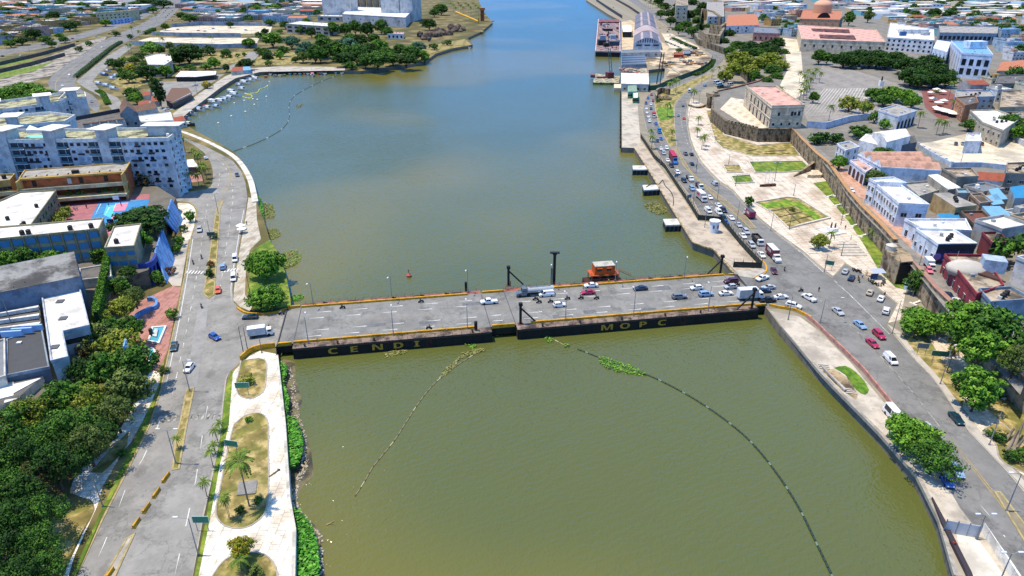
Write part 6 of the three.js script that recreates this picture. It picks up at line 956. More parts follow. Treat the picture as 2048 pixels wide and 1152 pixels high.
{const g=T('cargo_barge','big moored cargo barge with pink deck and dark stern by the far quay','barge'),q=xz([[1191,104],[1240,105],[1239,41],[1197,40]],2);P(g,'hull',mb().prism(q,-5,2),M('#1b1d26',0.7,{tx:'stain',size:14}));P(g,'bulwark',mb().strip(q,1.4,2,3.4,true),M('#c9b0b0',0.7,{tx:'grime'}));P(g,'deck',mb().sheet(mb().offset(q,-1,true),2.1),M('#a58f8e',0.85,{tx:'stain',size:16}));P(g,'bow_deck',mb().prism(xz([[1197,46],[1239,46],[1239,41],[1198,40]],2.4),2.3,4),M('#9a6064',0.8,{tx:'stain',size:10}));const d=(x,y,w,h,dd,c)=>{const p=G(x,y,2);P(g,'deck_gear',mb().box(p.x,2,p.z,w,h,dd),M(c,0.8));};d(1216,62,13,3,6,'#1f2228');d(1205,79,7,5,8,'#7d96ac');d(1226,78,7,5,8,'#8ba2b4');d(1203,90,9,6,12,'#23242c');d(1228,91,12,5,10,'#3a4658');d(1212,93,6,4,10,'#15161a');for(let i=0;i<40;i++)d(rr(1200,1237),rr(48,98),rr(1,4),rr(1,4),rr(1,3),pick(['#a8a0a0','#4d4548','#7f2f36','#c9c6c0','#2f343c']));const t=G(1216,95,2);P(g,'mast',mb().cyl(t.x,2,t.z,0.35,0.2,22,6),DARK);}
{const g=T('crane_barge','pale green crane barge moored outside the terminal hall','barge'),q=xz([[1186,165],[1238,166],[1240,152],[1191,147]],-1.2);P(g,'hull',mb().prism(q,-5,-1.2),M('#4f8f5a',0.7,{tx:'stain',size:9}));P(g,'deck',mb().sheet(q,-1.15),M('#b9b8a2',0.85,{tx:'stain',size:9}));const p=G(1219,156,-1.2);P(g,'crane_house',mb().box(p.x,-1.2,p.z,6,5,6,0.3),M('#59262a',0.7));const c=mb();c.tube(V(p.x,3,p.z),V(p.x-2,24,p.z-6),0.3,5).tube(V(p.x+2,3,p.z),V(p.x,24,p.z-6),0.3,5);for(let i=0;i<6;i++)c.tube(V(p.x-i*0.4,4+i*3.6,p.z-i),V(p.x+1.6-i*0.3,6+i*3.6,p.z-i-0.6),0.15,4);P(g,'boom',c,M('#2c4a48',0.7));P(g,'gear',mb().box(p.x-8,-1.2,p.z+1,8,1.4,3).box(p.x-15,-1.2,p.z-4,4,2.4,5),M('#7a4a44',0.8));const e=xz([[1228,176],[1242,176],[1242,168],[1228,168]],0);P(g,'stage',mb().prism(e,-4,0),M('#c5bda8',0.85));}
wallPx('site_fence','dark slatted fence along the far quay road',[[1192,2],[1215,18],[1244,37]],0,0.6,0,5,M('#232b36',0.7),{cat:'fence'});
wallPx('port_fence','row of dark hoarding panels beside the far right avenue',[[1230,0],[1258,16],[1290,38]],0,0.5,0,4.5,M('#3d3f3c',0.7,{tx:'rib',size:20}),{cat:'fence'});
// ---------- old town ----------
const HW=W_('#dfe3ea',14);
building('vaulted_house','white house with three long pink brown barrel roofs','house',[[1762,334],[1882,341],[1832,308],[1716,309]],HR+8,HR,{roof:'pink',wall:HW,parapet:0.2,win:[[3,1,3,1.6,2,4.6,3]],extra:(g,q)=>{for(let k=0;k<3;k++){const a0=at2(q[0],q[3],k/3),a1=at2(q[0],q[3],(k+0.96)/3),b0=at2(q[1],q[2],k/3),b1=at2(q[1],q[2],(k+0.96)/3),m=mb(),n=8,pt=(A,C,i)=>{const p=at2(A,C,i/n);return V(p[0],HR+8+2.4*Math.sin(Math.PI*i/n),p[1]);};for(let i=0;i<n;i++)m.quad(pt(a0,a1,i),pt(b0,b1,i),pt(b0,b1,i+1),pt(a0,a1,i+1));P(g,'barrel_roof',m,M('#bf937e',0.9,{tx:'grime',size:9}));const e=mb();for(let i=0;i<n;i++)e.tri(V(a0[0],HR+8,a0[1]),pt(a0,a1,i),pt(a0,a1,i+1)).tri(V(b0[0],HR+8,b0[1]),pt(b0,b1,i),pt(b0,b1,i+1));P(g,'gable_end',e,HW);}}});
building('arcade_house','white arcaded house with a flat pink terrace roof on the wall street','house',[[1731,345],[1744,337],[1718,320],[1700,322]],HR+6,HR,{roof:'pink',wall:HW,parapet:0.5,extra:(g,q)=>{arches(g,q[3],q[0],HR,4,2.8,4.4,0,1,M('#4a2f2c',0.8));}});
const old=[
['white house with a grey flat roof at the top of the wall street',[[1691,302],[1718,295],[1699,284],[1674,289]],7,'grey','#dfe3ea',[[3,1,3,1.1,1.8,1.4,3],[3,1,3,1.1,1.8,4.6,3],[0,2,2,1.1,1.6,1.4,3.2]]],
['low white shed with a sloping pale roof behind the tent',[[1718,280],[1764,292],[1784,284],[1742,270]],5,'white','#dfe3ea',[]],
['large white stretched tent roof in a courtyard',[[1774,284],[1821,272],[1799,258],[1745,265]],9,'white','#e6e6e6',[]],
['dark netted awning beside the white tent',[[1790,294],[1834,284],[1820,273],[1775,284]],5,'dark','#59606a',[]],
['white hall with arched openings and a grey roof by the square',[[1797,234],[1833,223],[1792,211],[1757,221]],8,'grey','#d8dde6',[]],
['long white two storey house with tall windows on the wall street',[[1798,408],[1857,411],[1790,364],[1749,367]],9,'white','#dfe5ee',[[3,2,9,1.2,2,1.2,4],[0,1,2,2,1.6,4,3]]],
['white stair block joined behind the long white house',[[1752,366],[1812,368],[1786,356],[1738,359]],10,'white','#dfe5ee',[[3,2,2,1.2,1.8,2,4]]],
['flat grey roofed yard building behind the long white house',[[1838,394],[1880,381],[1856,364],[1808,368]],4,'grey','#a8a8a4',[]],
['shed with a bright sloping roof between stained walls',[[1896,379],[1922,375],[1876,348],[1856,350]],7,'white','#a9a294',[]],
['stained grey concrete roof below the car park wall',[[1914,356],[1956,354],[1942,338],[1884,338]],7,'stained','#9a9184',[]],
['long low house with a dark red tiled roof below the car park',[[1955,360],[2032,364],[2024,350],[1948,344]],5,'red','#c9d2dc',[[0,1,5,1.8,1.8,1.2,3]]],
['grey concrete tower house at the right end of the car park',[[2012,348],[2060,350],[2060,326],[2014,328]],9,'stained','#8d877c',[[0,2,2,1.4,1.4,1.6,3.4]]],
['bright blue sheeted roof house at the right edge of the old town',[[2030,396],[2070,396],[2060,368],[2020,374]],7,'blue','#a3adb3',[]],
['pale blue roofed house left of the bright blue sheeted roof',[[1990,400],[2016,398],[1996,375],[1976,379]],6,'sky','#a79c8c',[]],
['house with a pale blue sheet roof and brown walls in the right cluster',[[1986,410],[2009,407],[1994,388],[1966,392]],6,'sky','#a3826e',[[0,1,2,1.2,1.2,1.6,3]]],
['wide light blue sloping roof house in the right cluster',[[1990,442],[2034,440],[2000,412],[1964,412]],6,'sky','#a7b2b8',[[0,1,3,1.4,1.4,1.6,3]]],
['low house with a bright blue awning beside the long white house',[[1882,438],[1921,437],[1916,426],[1874,427]],4,'blue','#c9ccd2',[]],
['small concrete hut with a light blue flat roof',[[1916,388],[1939,388],[1932,379],[1912,380]],7,'sky','#a09a90',[]],
['house with a corrugated rust roof and white cross patches',[[1948,450],[1992,448],[1964,424],[1922,425]],6,'rust','#6d5a4c',[]],
['ochre two storey house with a grey roof behind the blue awning',[[1912,415],[1954,410],[1898,385],[1867,386]],7,'grey','#b59a6c',[[0,1,4,1.5,1.4,3.6,3]]],
['brown walled house with a cream roof left of the pale blue roofs',[[1960,408],[1984,405],[1962,388],[1940,390]],6,'stained','#b39a86',[[0,1,2,1.4,1.4,1.6,3]]],
['white hall with a wide curved pale roof on the wall street',[[1842,458],[1942,463],[1930,440],[1810,440]],6,'white','#dfe5ee',[[3,1,2,1.3,2.4,0.6,3]]],
['white flat roofed house with blue graffiti along its front wall',[[1876,490],[1952,489],[1906,461],[1832,459]],7,'white','#dfe5ee',[[3,1,4,1.1,1.6,1.6,3]]],
['grey roofed house with a dark red wall behind the graffiti house',[[1984,488],[2016,486],[1998,466],[1964,467]],7,'stained','#7a2f34',[[0,1,2,1.3,1.3,2,3]]],
['dark red walled corner house with a white tarpaulin roof',[[1953,590],[2006,572],[1966,512],[1889,511]],6,'stained','#8d2f3c',[[3,1,6,1.2,2.4,0.4,3]]],
['grey white roofed house below the dark red corner house',[[1981,606],[2064,600],[2020,576],[1958,580]],6,'stained','#7f96aa',[[3,1,3,1.4,2.2,0.6,3]]],
['pale ochre curved corner house with a pink terrace by the square',[[1965,246],[2006,262],[2040,238],[1990,220],[1940,222]],9,'white','#b5ab98',[[0,2,4,1.2,1.8,1,4],[4,2,4,1.2,1.8,1,4]]],
['orange brown house with balconies beside the restaurant terrace',[[1930,212],[1956,206],[1950,192],[1912,196]],10,'dark','#b27a54',[[3,2,4,1.2,2,1.4,4.2]]],
['grey parapet house with tanks right of the square',[[1910,196],[1990,194],[1980,182],[1912,182]],8,'grey','#9fb4c8',[[0,2,6,1.3,1.4,1.4,3.4]]],
['low pale house with a dark roof beside the deco building',[[1990,168],[2060,168],[2060,150],[1996,152]],9,'dark','#8f8a84',[[0,1,5,1.3,1.3,3,3]]],
['orange tiled roof house right of the deco building',[[1994,142],[2064,138],[2046,120],[2004,124]],7,'orange','#c9b8a8',[]],
['cream house on the right edge above the car park',[[2000,216],[2064,214],[2064,180],[2004,184]],9,'stained','#b3a78c',[[0,2,4,1.6,1.6,1.4,4]]],
['white walled kiosk in the corner of the sandy car park',[[1930,284],[1962,284],[1960,268],[1934,268]],6,'white','#d3dbe6',[]],
];
for(const[l,px,h,roof,wall,win]of old){
const tent=/tent|awning beside the white tent/.test(l);
for(const k of win)k[7]={frame:M('#cfc8ba',0.8),...(k[7]||{})};
building(tent?'canopy':/shed|hall|hut|kiosk|yard/.test(l)?'outbuilding':'town_house',l,tent?'canopy':'house',px,HR+h,HR,{roof,wall:W_(wall,10),parapet:/tent|awning|sheet|slop|tiled|awn/.test(l)?0:0.6,gable:/tiled|tent/.test(l)?2:0,win,extra:(g,q)=>{if(/arched openings/.test(l))arches(g,q[0],q[1],HR,5,2.6,5,0,1);if(/graffiti/.test(l)){P(g,'fascia',mb().strip([q[0],q[1]].map(([x,z])=>[x,z+0.25]),0.2,HR+5.6,HR+7.3),M('#20242b',0.8));for(let i=0;i<9;i++){const p=at2(q[0],q[1],0.06+i*0.11);P(g,'mural_patch',new THREE.CircleGeometry(rr(0.9,1.6),9).translate(p[0],HR+2.6+rr(-0.8,0.8),p[1]+0.14+i*0.006),M(pick(['#2a4f9c','#3a2f6c','#6d9ac9','#1d2a4a','#8f6fae']),0.8));}P(g,'mural_wall',mb().strip([q[0],q[1]].map(([x,z])=>[x,z+0.06]),0.1,HR+0.2,HR+5.5),M('#27375c',0.8,{tx:'stain',size:4}));}if(/tarpaulin/.test(l)){const t=mb(),c=G(1935,530,HR+7);t.ball(c.x,HR+5.6,c.z,6,2.6,5,10);P(g,'tarpaulin',t,M('#cfc8bc',0.8,{tx:'grain',size:5}));const s=G(1982,540,HR+6);P(g,'roof_room',mb().box(s.x,HR+6,s.z,6,4,5,-0.4),W_('#aab8c8'));for(let i=0;i<8;i++){const e=G(1946+i*5,535+i*3,HR+6);P(g,'roof_batten',mb().box(e.x,HR+6,e.z,0.4,0.4,8,0.6),M('#54382e'));}}if(/tanks|ochre two|curved corner|graffiti|concrete tower|grey white/.test(l))for(let i=0;i<3;i++){const c=at2(at2(q[0],q[2],0.35+i*0.14),q[1],0.12);tank(g,c[0],HR+h,c[1],0.7);}}});
}
building('stone_palace','long tan stone palace with pink flat roofs beside the esplanade','palace',[[1603,79],[1771,85],[1752,60],[1595,50]],HR+12,HR,{roof:'pink',wall:LIME,parapet:0.6,win:[[0,1,9,1.8,2.4,5,4],[3,1,7,1.8,2.4,4,4]],extra:(g)=>{for(const px of[[[1626,62],[1700,66],[1698,59],[1622,57]],[[1640,76],[1712,79],[1708,71],[1638,69]]])P(g,'courtyard',mb().sheet(xz(px,HR+12.2),HR+12.3),M('#6d4038',0.9,{tx:'stain',size:20}));}});
building('domed_church','peach coloured church with a low dome behind the stone palace','church',[[1600,38],[1680,40],[1684,22],[1606,20]],HR+11,HR,{roof:'orange',wall:W_('#c99a78'),parapet:0.5,extra:(g)=>{const p=G(1645,16,HR+18);P(g,'drum',mb().cyl(p.x,HR+8,p.z,14,14,14,16),W_('#d0a07c'));P(g,'dome',new THREE.SphereGeometry(14,18,8,0,6.3,0,1.57).scale(1,0.55,1).translate(p.x,HR+22,p.z),M('#c99c80',0.85));const a=G(1646,40,HR+8);P(g,'apse_arch',archGeo(20,18),M('#241c1e',0.9)).position.set(a.x,HR,a.z+1);}});
building('white_block','white four storey block with square windows behind the big square trees','office',[[1774,76],[1868,82],[1867,60],[1780,46]],HR+13,HR,{roof:'white',wall:W_('#dde1e6',16),parapet:0.9,win:[[0,3,9,2,2,1.4,4.2]],extra:(g)=>{const p=G(1826,66,HR+13);P(g,'roof_room',mb().box(p.x,HR+13,p.z,30,4,10),W_('#cfd3d8'));boxOn(g,'roof_unit',[1805,71],HR+13,6,4,4,0,M('#2f5a8a'));boxOn(g,'roof_unit',[1850,70],HR+13,8,3,5,0,W_('#b8bcc0'));}});
building('deco_block','bright white and blue stepped deco building with tall window bays','office',[[1924,108],[1985,112],[1966,87],[1902,84]],HR+19,HR,{roof:'sky',wall:W_('#dbe6f6',16),parapet:1.2,win:[[0,2,4,3,5,3,7.4],[3,1,5,2,12,3,9,{mat:M('#8a6a74',0.6)}]],extra:(g,q)=>{const r=mb().box((q[0][0]+q[2][0])/2+2,HR+19,(q[0][1]+q[2][1])/2-2,16,6,9,0.1);P(g,'penthouse',r,W_('#dbe6f6'));const w=xz([[1894,104],[1902,84],[1874,80],[1866,96]],HR+17);P(g,'west_wing',mb().prism(w,HR-1,HR+17),W_('#d6e2f4'));windows(g,w[0],w[3],HR+4,1,4,2,9,6);}});
building('long_grey_block','long low grey block with a row of dark windows behind the white block','office',[[1880,66],[1994,68],[1996,54],[1878,52]],HR+12,HR,{roof:'grey',wall:W_('#9fabb5'),win:[[0,1,13,3,4,5,4]]});
building('orange_roof_house','white mansion with bright orange tiled roofs on the cliff','house',[[1452,52],[1518,50],[1510,28],[1456,30]],HR+10,HR,{roof:'orange',gable:4,parapet:0,wall:W_('#dcdfe4'),win:[[0,2,4,2,2.4,1.6,4]]});
building('white_mansion','tall white mansion left of the orange roofs on the cliff edge','house',[[1416,34],[1448,34],[1446,4],[1414,4]],HR+14,HR,{roof:'grey',wall:W_('#d4d8de'),win:[[0,3,3,2,2.4,2,4.4]]});
building('pink_house','pink stone house with arched windows above the cliff trees','house',[[1507,66],[1560,68],[1552,56],[1508,54]],HR+9,HR,{roof:'zinc',wall:W_('#b58078'),win:[[0,1,5,2,3,2,4]]});
building('stone_tower_house','square stone tower house among the cliff top trees','tower',[[1352,12],[1376,12],[1374,-4],[1352,-4]],HR+22,HR,{roof:'stained',wall:LIME,win:[[0,3,2,2,2.6,4,6]]});
{const g=T('stone_ruin','ruined stone bastion walls on the cliff above the far avenue','ruin');for(const[a,h]of[[[[1398,62],[1402,38],[1424,44],[1440,58]],16],[[[1396,74],[1412,84],[1436,88],[1446,70]],9],[[[1418,66],[1440,70],[1452,60]],11]])P(g,'wall',mb().strip(xz(a,HR),3,-1,HR+h),STONED);arches(g,xz([[1398,62]],HR)[0],xz([[1402,40]],HR)[0],HR+5,2,4,7,0.2,0.9);}
{const g=T('square_statue','dark statue on a white plinth in the old town square','statue'),p=G(1761,172,HR);P(g,'plinth',mb().box(p.x,HR,p.z,3,4,3),WHITE);P(g,'figure',mb().cyl(p.x,HR+4,p.z,0.8,0.5,2.6).ball(p.x,HR+7,p.z,0.5),M('#25282a',0.6));}
for(const[i,[x,y,w]]of[[1866,196,8],[1878,204,9],[1888,200,8],[1872,214,7],[1884,218,14],[1898,222,14],[1874,178,9],[1886,182,8],[1862,184,7],[1908,226,10]].entries()){const g=T('parasol',`white restaurant parasol by the square, ${ORD[i]} counted from the far corner`,'parasol'),p=G(x,y,HR+2.6);P(g,'canopy',mb().cyl(p.x,HR+2.4,p.z,w*0.36,0.1,1.1,8),WHITE);P(g,'pole',mb().cyl(p.x,HR,p.z,0.06,0.06,2.6,5),STEEL);}
cover('terrace','dark red paved restaurant terrace beside the square','terrace',[[1842,180],[1880,172],[1920,196],[1935,232],[1880,240],[1850,215]],M('#93584e',0.9,{tx:'grain'}),0.05,HR);
wallPx('car_park_wall','pale blue wall along the front of the sandy car park',[[1824,290],[1860,312],[1900,334],[1960,334],[2016,340]],HR,0.8,HR-1,HR+2.4,W_('#b8c6d8',14),{extra:(g,q)=>{for(let i=0;i<8;i++){const p=at2(q[0],q[2],i/7);P(g,'pier',mb().box(p[0],HR-1,p[1]+0.5,0.9,4,0.9),HW);}}});
wallPx('garden_wall','white garden wall behind the palace towards the tent',[[1612,256],[1650,258],[1700,244],[1736,240]],HR,0.8,HR,HR+4,W_('#b4c2d6'));
wallPx('white_wall','white wall on the right side of the sandy car park',[[1996,262],[2024,280],[2070,306]],HR,0.8,HR,HR+3,W_('#c6d2e2'));
// ---------- vehicles: [kind, colour, x, y, step along the road dx, dy, label] in photograph pixels ----------
const BR=-TH*-1,E_=[10,-0.8],W2=[-10,0.8];
const put=(k,c,x,y,d,label,base=0.05,group)=>vehicle(k,c,x,y,headPx(x,y,d[0],d[1],base),label,{pickup:'pickup truck',van:'van',bus:'minibus'}[k]||'car',group,base);
// bridge
for(const[k,c,x,y,d,l]of[
['pickup','white',978,603,W2,'white pickup with a blue load on the movable bridge span'],['van','white',1093,588,W2,'small white delivery van right behind the tanker lorry'],['sedan','white',1182,570,W2,'white car at the far kerb before the orange cabin'],['sedan','crimson',1176,584,W2,'crimson sedan on the bridge left of the orange cabin'],['sedan','navy',1281,576,W2,'navy sedan alone in a far lane of the bridge'],['suv','grey',1359,593,E_,'grey crossover at the tail of the bridge queue'],['suv','sky',1412,588,E_,'blue grey crossover second in the bridge queue'],['hatch','white',1393,575,W2,'white hatchback driving off the quay onto the bridge'],['sedan','white',1452,586,E_,'white sedan behind the white box lorry on the bridge'],['hatch','silver',1461,573,W2,'silver hatchback beside a motorcycle at the bridge end'],['suv','maroon',1462,562,W2,'dark maroon off-roader at the far kerb of the bridge end'],['sedan','navy',1528,581,E_,'dark blue sedan in front of the white box lorry'],['sedan','silver',1537,574,W2,'silver white sedan entering the bridge from the junction'],['pickup','black',1535,600,E_,'black pickup beside the near davit at the bridge end'],['sedan','white',1562,593,E_,'white sedan leaving the bridge into the junction'],['hatch','white',1119,609,E_,'white hatchback in the near lanes among motorcycles'],['pickup','white',1525,556,[-9,3],'small white pickup turning at the yellow pavement corner'],['suv','white',1587,611,[10,2.5],'white off-roader with a dark front at the bridge exit kerb'],
])put(k,c,x,y,d,l,x>1515?0.05:DECK);
truck('tank_truck','grey nosed tanker lorry with a long silver tank on the bridge',1069,581,headPx(1069,581,-10,0.9,DECK),{type:'tank',L:12.5,W:2.4,cab:'#59666f',hood:1.6,axles:[-5.4,-4.2,2.2,5],ch:3},DECK);
truck('box_truck','white box lorry in the bridge queue beside the near davit',1501,589,headPx(1501,589,10,-0.6,DECK),{type:'box',L:8.4,W:2.5,h:2.9,box:'#cfd3d6',cab:'#e2e2e2',axles:[-2.4,2.6]},DECK);
truck('box_truck','small white box lorry turning off the left bridge end',521,662,headPx(521,662,10,-1.4,0.05),{type:'box',L:7,W:2.3,h:2.2,box:'#dfe2e4',cab:'#e6e6e6',axles:[-2,2.2],ch:2.3});
// left avenue
for(const[k,c,x,y,d,l]of[
['sedan','teal',348,692,[-2,10],'dark teal sedan in the outer lane by the fountain forecourt'],['hatch','white',378,735,[-6,8],'white hatchback leaving the concrete strip of the left junction'],['hatch','blue',429,673,[9,5],'bright blue hatchback turning in the left junction'],['sedan','teal',500,633,[-10,0.4],'dark teal sedan rounding the yellow corner kerb'],['hatch','orange',436,580,[-1,10],'orange car beside the left avenue median'],['suv','sky',446,533,[1,-10],'pale blue car crossing the zebra stripes above the orange car'],['van','white',467,555,[-1,10],'white van at the kerb below the big bank tree, lower of two'],['van','white',470,517,[-1,10],'white van at the kerb beside the big bank tree, upper of two'],['suv','silver',399,459,[-1,10],'silver car beside the small tree of the traffic island'],['sedan','darkgrey',474,349,[4,10],'tiny dark car on the bay bend of the left avenue'],['sedan','white',411,315,[-8,-7],'white car under the palms of the bay bend'],
])put(k,c,x,y,d,l);
// junction and lower right avenue
for(const[k,c,x,y,d,l]of[
['pickup','white',1618,595,[-9,-5],'white pickup crossing the middle of the right junction'],['sedan','silver',1676,622,[9,7],'silver sedan under the signal arm of the right junction'],['sedan','sky',1720,649,[9,7],'silver blue sedan behind the two red cars'],['suv','crimson',1758,669,[9,8],'crimson crossover in the outer lane by the pavement'],['sedan','crimson',1745,686,[9,8],'crimson sedan in the inner lane of the right avenue'],['van','white',1781,718,[9,9],'white van following the two red cars'],['sedan','teal',1913,836,[8,9],'dark teal sedan on the far lower right avenue'],['sedan','silver',1856,856,[7,10],'silver sedan half hidden by the quay trees'],['sedan','sky',1914,940,[6,10],'old pale blue saloon parked beyond the feathery quay tree'],['hatch','blue',1894,961,[6,10],'blue car parked in the shade of the feathery quay tree'],['bus','white',1790,830,[8,9],'white minibus roof showing behind the quay trees'],
['sedan','silver',1691,542,[6,-9],'silver car first in the parking bay near the green sign'],['sedan','navy',1703,555,[5,-9],'navy car in the parking bay beside motorcycles'],['sedan','beige',1740,584,[5,-9],'beige car in the middle of the parking bay'],['sedan','white',1762,596,[5,-9],'white car parked below the canopy stall'],['suv','white',1772,621,[3,-10],'white off-roader parked at the lower end of the bay'],['sedan','maroon',1548,541,[4,9],'dark maroon sedan right behind the red box lorry nose'],
])put(k,c,x,y,d,l);
// queue beside the fence
const Q=[[1298,212],[1303,245],[1320,285],[1340,318],[1370,355],[1405,390],[1440,420],[1475,452],[1510,490]],dirAt=(path,x,y,s=1)=>{let b=0,bd=1e9;for(let i=0;i<path.length-1;i++){const d=Math.abs((path[i][1]+path[i+1][1])/2-y)+Math.abs((path[i][0]+path[i+1][0])/2-x)*0.3;if(d<bd){bd=d;b=i;}}return[(path[b+1][0]-path[b][0])*s,(path[b+1][1]-path[b][1])*s];};
let qi=0;
for(const[k,c,x,y,hint]of[
['hatch','red',1303,189,'at the very top of the queue by the hoarding'],['hatch','blue',1296,196,'second at the top of the queue by the hoarding'],['hatch','red',1306,201,'below the topmost queue cars'],['suv','blue',1292,206,'against the quay side at the queue top'],['sedan','white',1302,208,'above the palm in the inner queue lane'],['sedan','navy',1302,217,'behind the red cabbed lorry at the queue top'],['sedan','white',1293,217,'first white car in the fence side lane'],['sedan','white',1294,225,'second white car in the fence side lane'],['sedan','white',1297,233,'third white car in the fence side lane'],['suv','white',1299,242,'fourth white car in the fence side lane'],['sedan','blue',1312,247,'below the red cabbed lorry'],['sedan','blue',1322,277,'between the two fence palms and the median'],['sedan','navy',1315,281,'partly hidden by the fence palms'],['sedan','white',1322,297,'left of the red trailer roof top'],['suv','white',1333,296,'right above the red container trailer'],['suv','silver',1327,306,'left of the red container trailer'],['sedan','white',1335,320,'beside the blue tractor cab'],['suv','black',1343,331,'left of the blue tractor cab'],['suv','white',1355,345,'below the blue tractor cab'],['suv','navy',1368,361,'left of the white flatbed lorry'],['suv','sky',1384,377,'left of the white crane lorry'],['sedan','white',1419,394,'right of the white box lorry'],['sedan','white',1437,410,'behind the white box lorry by the median'],['van','white',1416,421,'next to the fence bend'],['van','white',1437,424,'in the middle of the lower queue'],['suv','black',1447,420,'beside the median in the lower queue'],['suv','black',1447,436,'above the guard tower fence corner'],['sedan','white',1462,435,'by the median nose in the lower queue'],['sedan','blue',1451,444,'hard against the fence corner'],['sedan','silver',1477,449,'at the very end of the narrow median'],['suv','silver',1492,463,'above the dark dump lorry'],['sedan','white',1486,471,'left of the dark dump lorry'],['suv','silver',1503,490,'left of the dump lorry cab'],['sedan','white',1523,509,'left of the red box lorry at the queue head'],
])put(k,c,x,y,dirAt(Q,x,y),`${WORD[c] || c} ${{ sedan: 'saloon', hatch: 'small car', suv: 'tall car', van: 'van' }[k]} in the queue, ${hint}`);
const qDir=(x,y)=>{const d=dirAt(Q,x,y);return headPx(x,y,d[0],d[1],0.05);};
truck('articulated_truck','blue tractor cab pulling a long red container trailer in the queue',1347,314,qDir(1347,314),{type:'box',L:16,W:2.5,h:2.9,box:'#9d1836',roof:'#a92440',cab:'#1f6fb4',hood:1.6,axles:[-7,-5.8,2.6,3.8,6.9],ch:3.2,mid:2.2});
truck('box_truck','white box lorry with red side panels in the middle queue',1403,391,qDir(1403,391),{type:'box',L:9,W:2.5,h:2.7,box:'#d6d2d0',panel:'#b23a4a',cab:'#dedede',axles:[-2.6,3],mid:2});
truck('flatbed_truck','white flatbed lorry second behind the blue tractor cab',1380,354,qDir(1380,354),{type:'flat',L:8,cab:'#e0e0e0',hood:0.8,axles:[-2.4,2.4]});truck('flatbed_truck','white crane lorry in front of the white box lorry',1399,369,qDir(1399,369),{type:'flat',L:7.5,cab:'#e0e0e0',axles:[-2.2,2.2]});
truck('dump_truck','dark dump lorry with a white cab near the quay fence',1516,478,qDir(1516,478),{type:'dump',L:8,W:2.4,box:'#23262d',cab:'#d9d9d6',axles:[-2.6,-1.4,2.6]});
truck('box_truck','long white nosed lorry with a dull red box at the queue head',1548,506,qDir(1510,490),{type:'box',L:10.5,W:2.5,h:2.8,box:'#7d2a3c',roof:'#c4c6c8',cab:'#dcdcd8',hood:1.4,axles:[-3.4,-2.2,3.6],panel:'#a9a0a4',mid:2});
truck('box_truck','red cabbed lorry near the top of the queue',1308,230,qDir(1308,230),{type:'box',L:7,h:2.3,box:'#a12c34',cab:'#dad6d4',axles:[-2,2]});truck('box_truck','small blue box van beside the fence palms',1319,261,qDir(1319,261),{type:'box',L:5.4,W:2,h:1.8,box:'#2a6fa8',cab:'#3c84b8',axles:[-1.5,1.7],ch:2});
truck('box_truck','crimson box lorry driving alone in the free carriageway',1499,425,headPx(1499,425,-10,-9,0.05),{type:'box',L:7.5,W:2.4,h:2.4,box:'#9a1f4a',roof:'#4a4c50',cab:'#d8d4d4',axles:[-2.2,2.4],panel:'#c9b0b8',mid:1.9});
const OC=[[1364,205],[1361,240],[1370,285],[1395,325],[1430,362],[1480,400],[1530,450]];
for(const[k,c,x,y,hint]of[['sedan','grey',1366,211,'topmost'],['sedan','sky',1357,230,'next to the orange car'],['sedan','orange',1368,236,'beside the broad palm median'],['pickup','grey',1371,307,'first of the pair at the bend'],['sedan','black',1383,308,'second of the pair at the bend'],['sedan','navy',1384,327,'following the pair at the bend'],['van','silver',1429,367,'alone in the middle']])put(k,c,x,y,dirAt(OC,x,y,-1),`${WORD[c] || c} ${{ sedan: 'saloon', pickup: 'pickup', van: 'estate van' }[k]} on the free carriageway, ${hint}`);
// old town street and car park
put('sedan','white',1703,380,[6,7],'white saloon parked on the inner wall street by the arcade house',HR+0.05);put('hatch','pink',1858,540,[5,7],'pink car behind the small white lorry on the wall street',HR+0.05);put('sedan','navy',1898,591,[6,6],'navy saloon parked above the wall street tree',HR+0.05);put('sedan','white',1915,603,[6,6],'white saloon next to the navy saloon on the wall street',HR+0.05);
truck('box_truck','small white box lorry at the corner of the wall street',1860,527,headPx(1860,527,6,7,HR),{type:'box',L:6,W:2.2,h:2,box:'#dfe3e8',cab:'#e0e0e0',axles:[-1.8,2],ch:2.2},HR+0.05);
[['navy',1912],['grey',1926],['white',1941],['maroon',1964]].forEach(([c,x])=>put('sedan',c,x,287,[3,10],`${WORD[c] || c} car parked below the white kiosk of the sandy car park`,HR+0.07));
// parked buses
[[1433,164],[1450,161],[1438,169],[1441,173],[1461,168]].forEach(([x,y],i)=>put('bus',i===3?'green':'white',x,y,[10,-2],[`white bus parked furthest left below the yellow ceiba trees`,'white bus parked highest under the ceiba trees','white bus parked in the middle of the bus row','green sided bus in front of the bus row','white bus parked furthest right in the bus row'][i]));put('bus','white',1379,181,[2,-10],'white minibus beside the tall palm at the road fork');put('suv','sky',1410,171,[8,-4],'pale blue off-roader left of the parked buses');
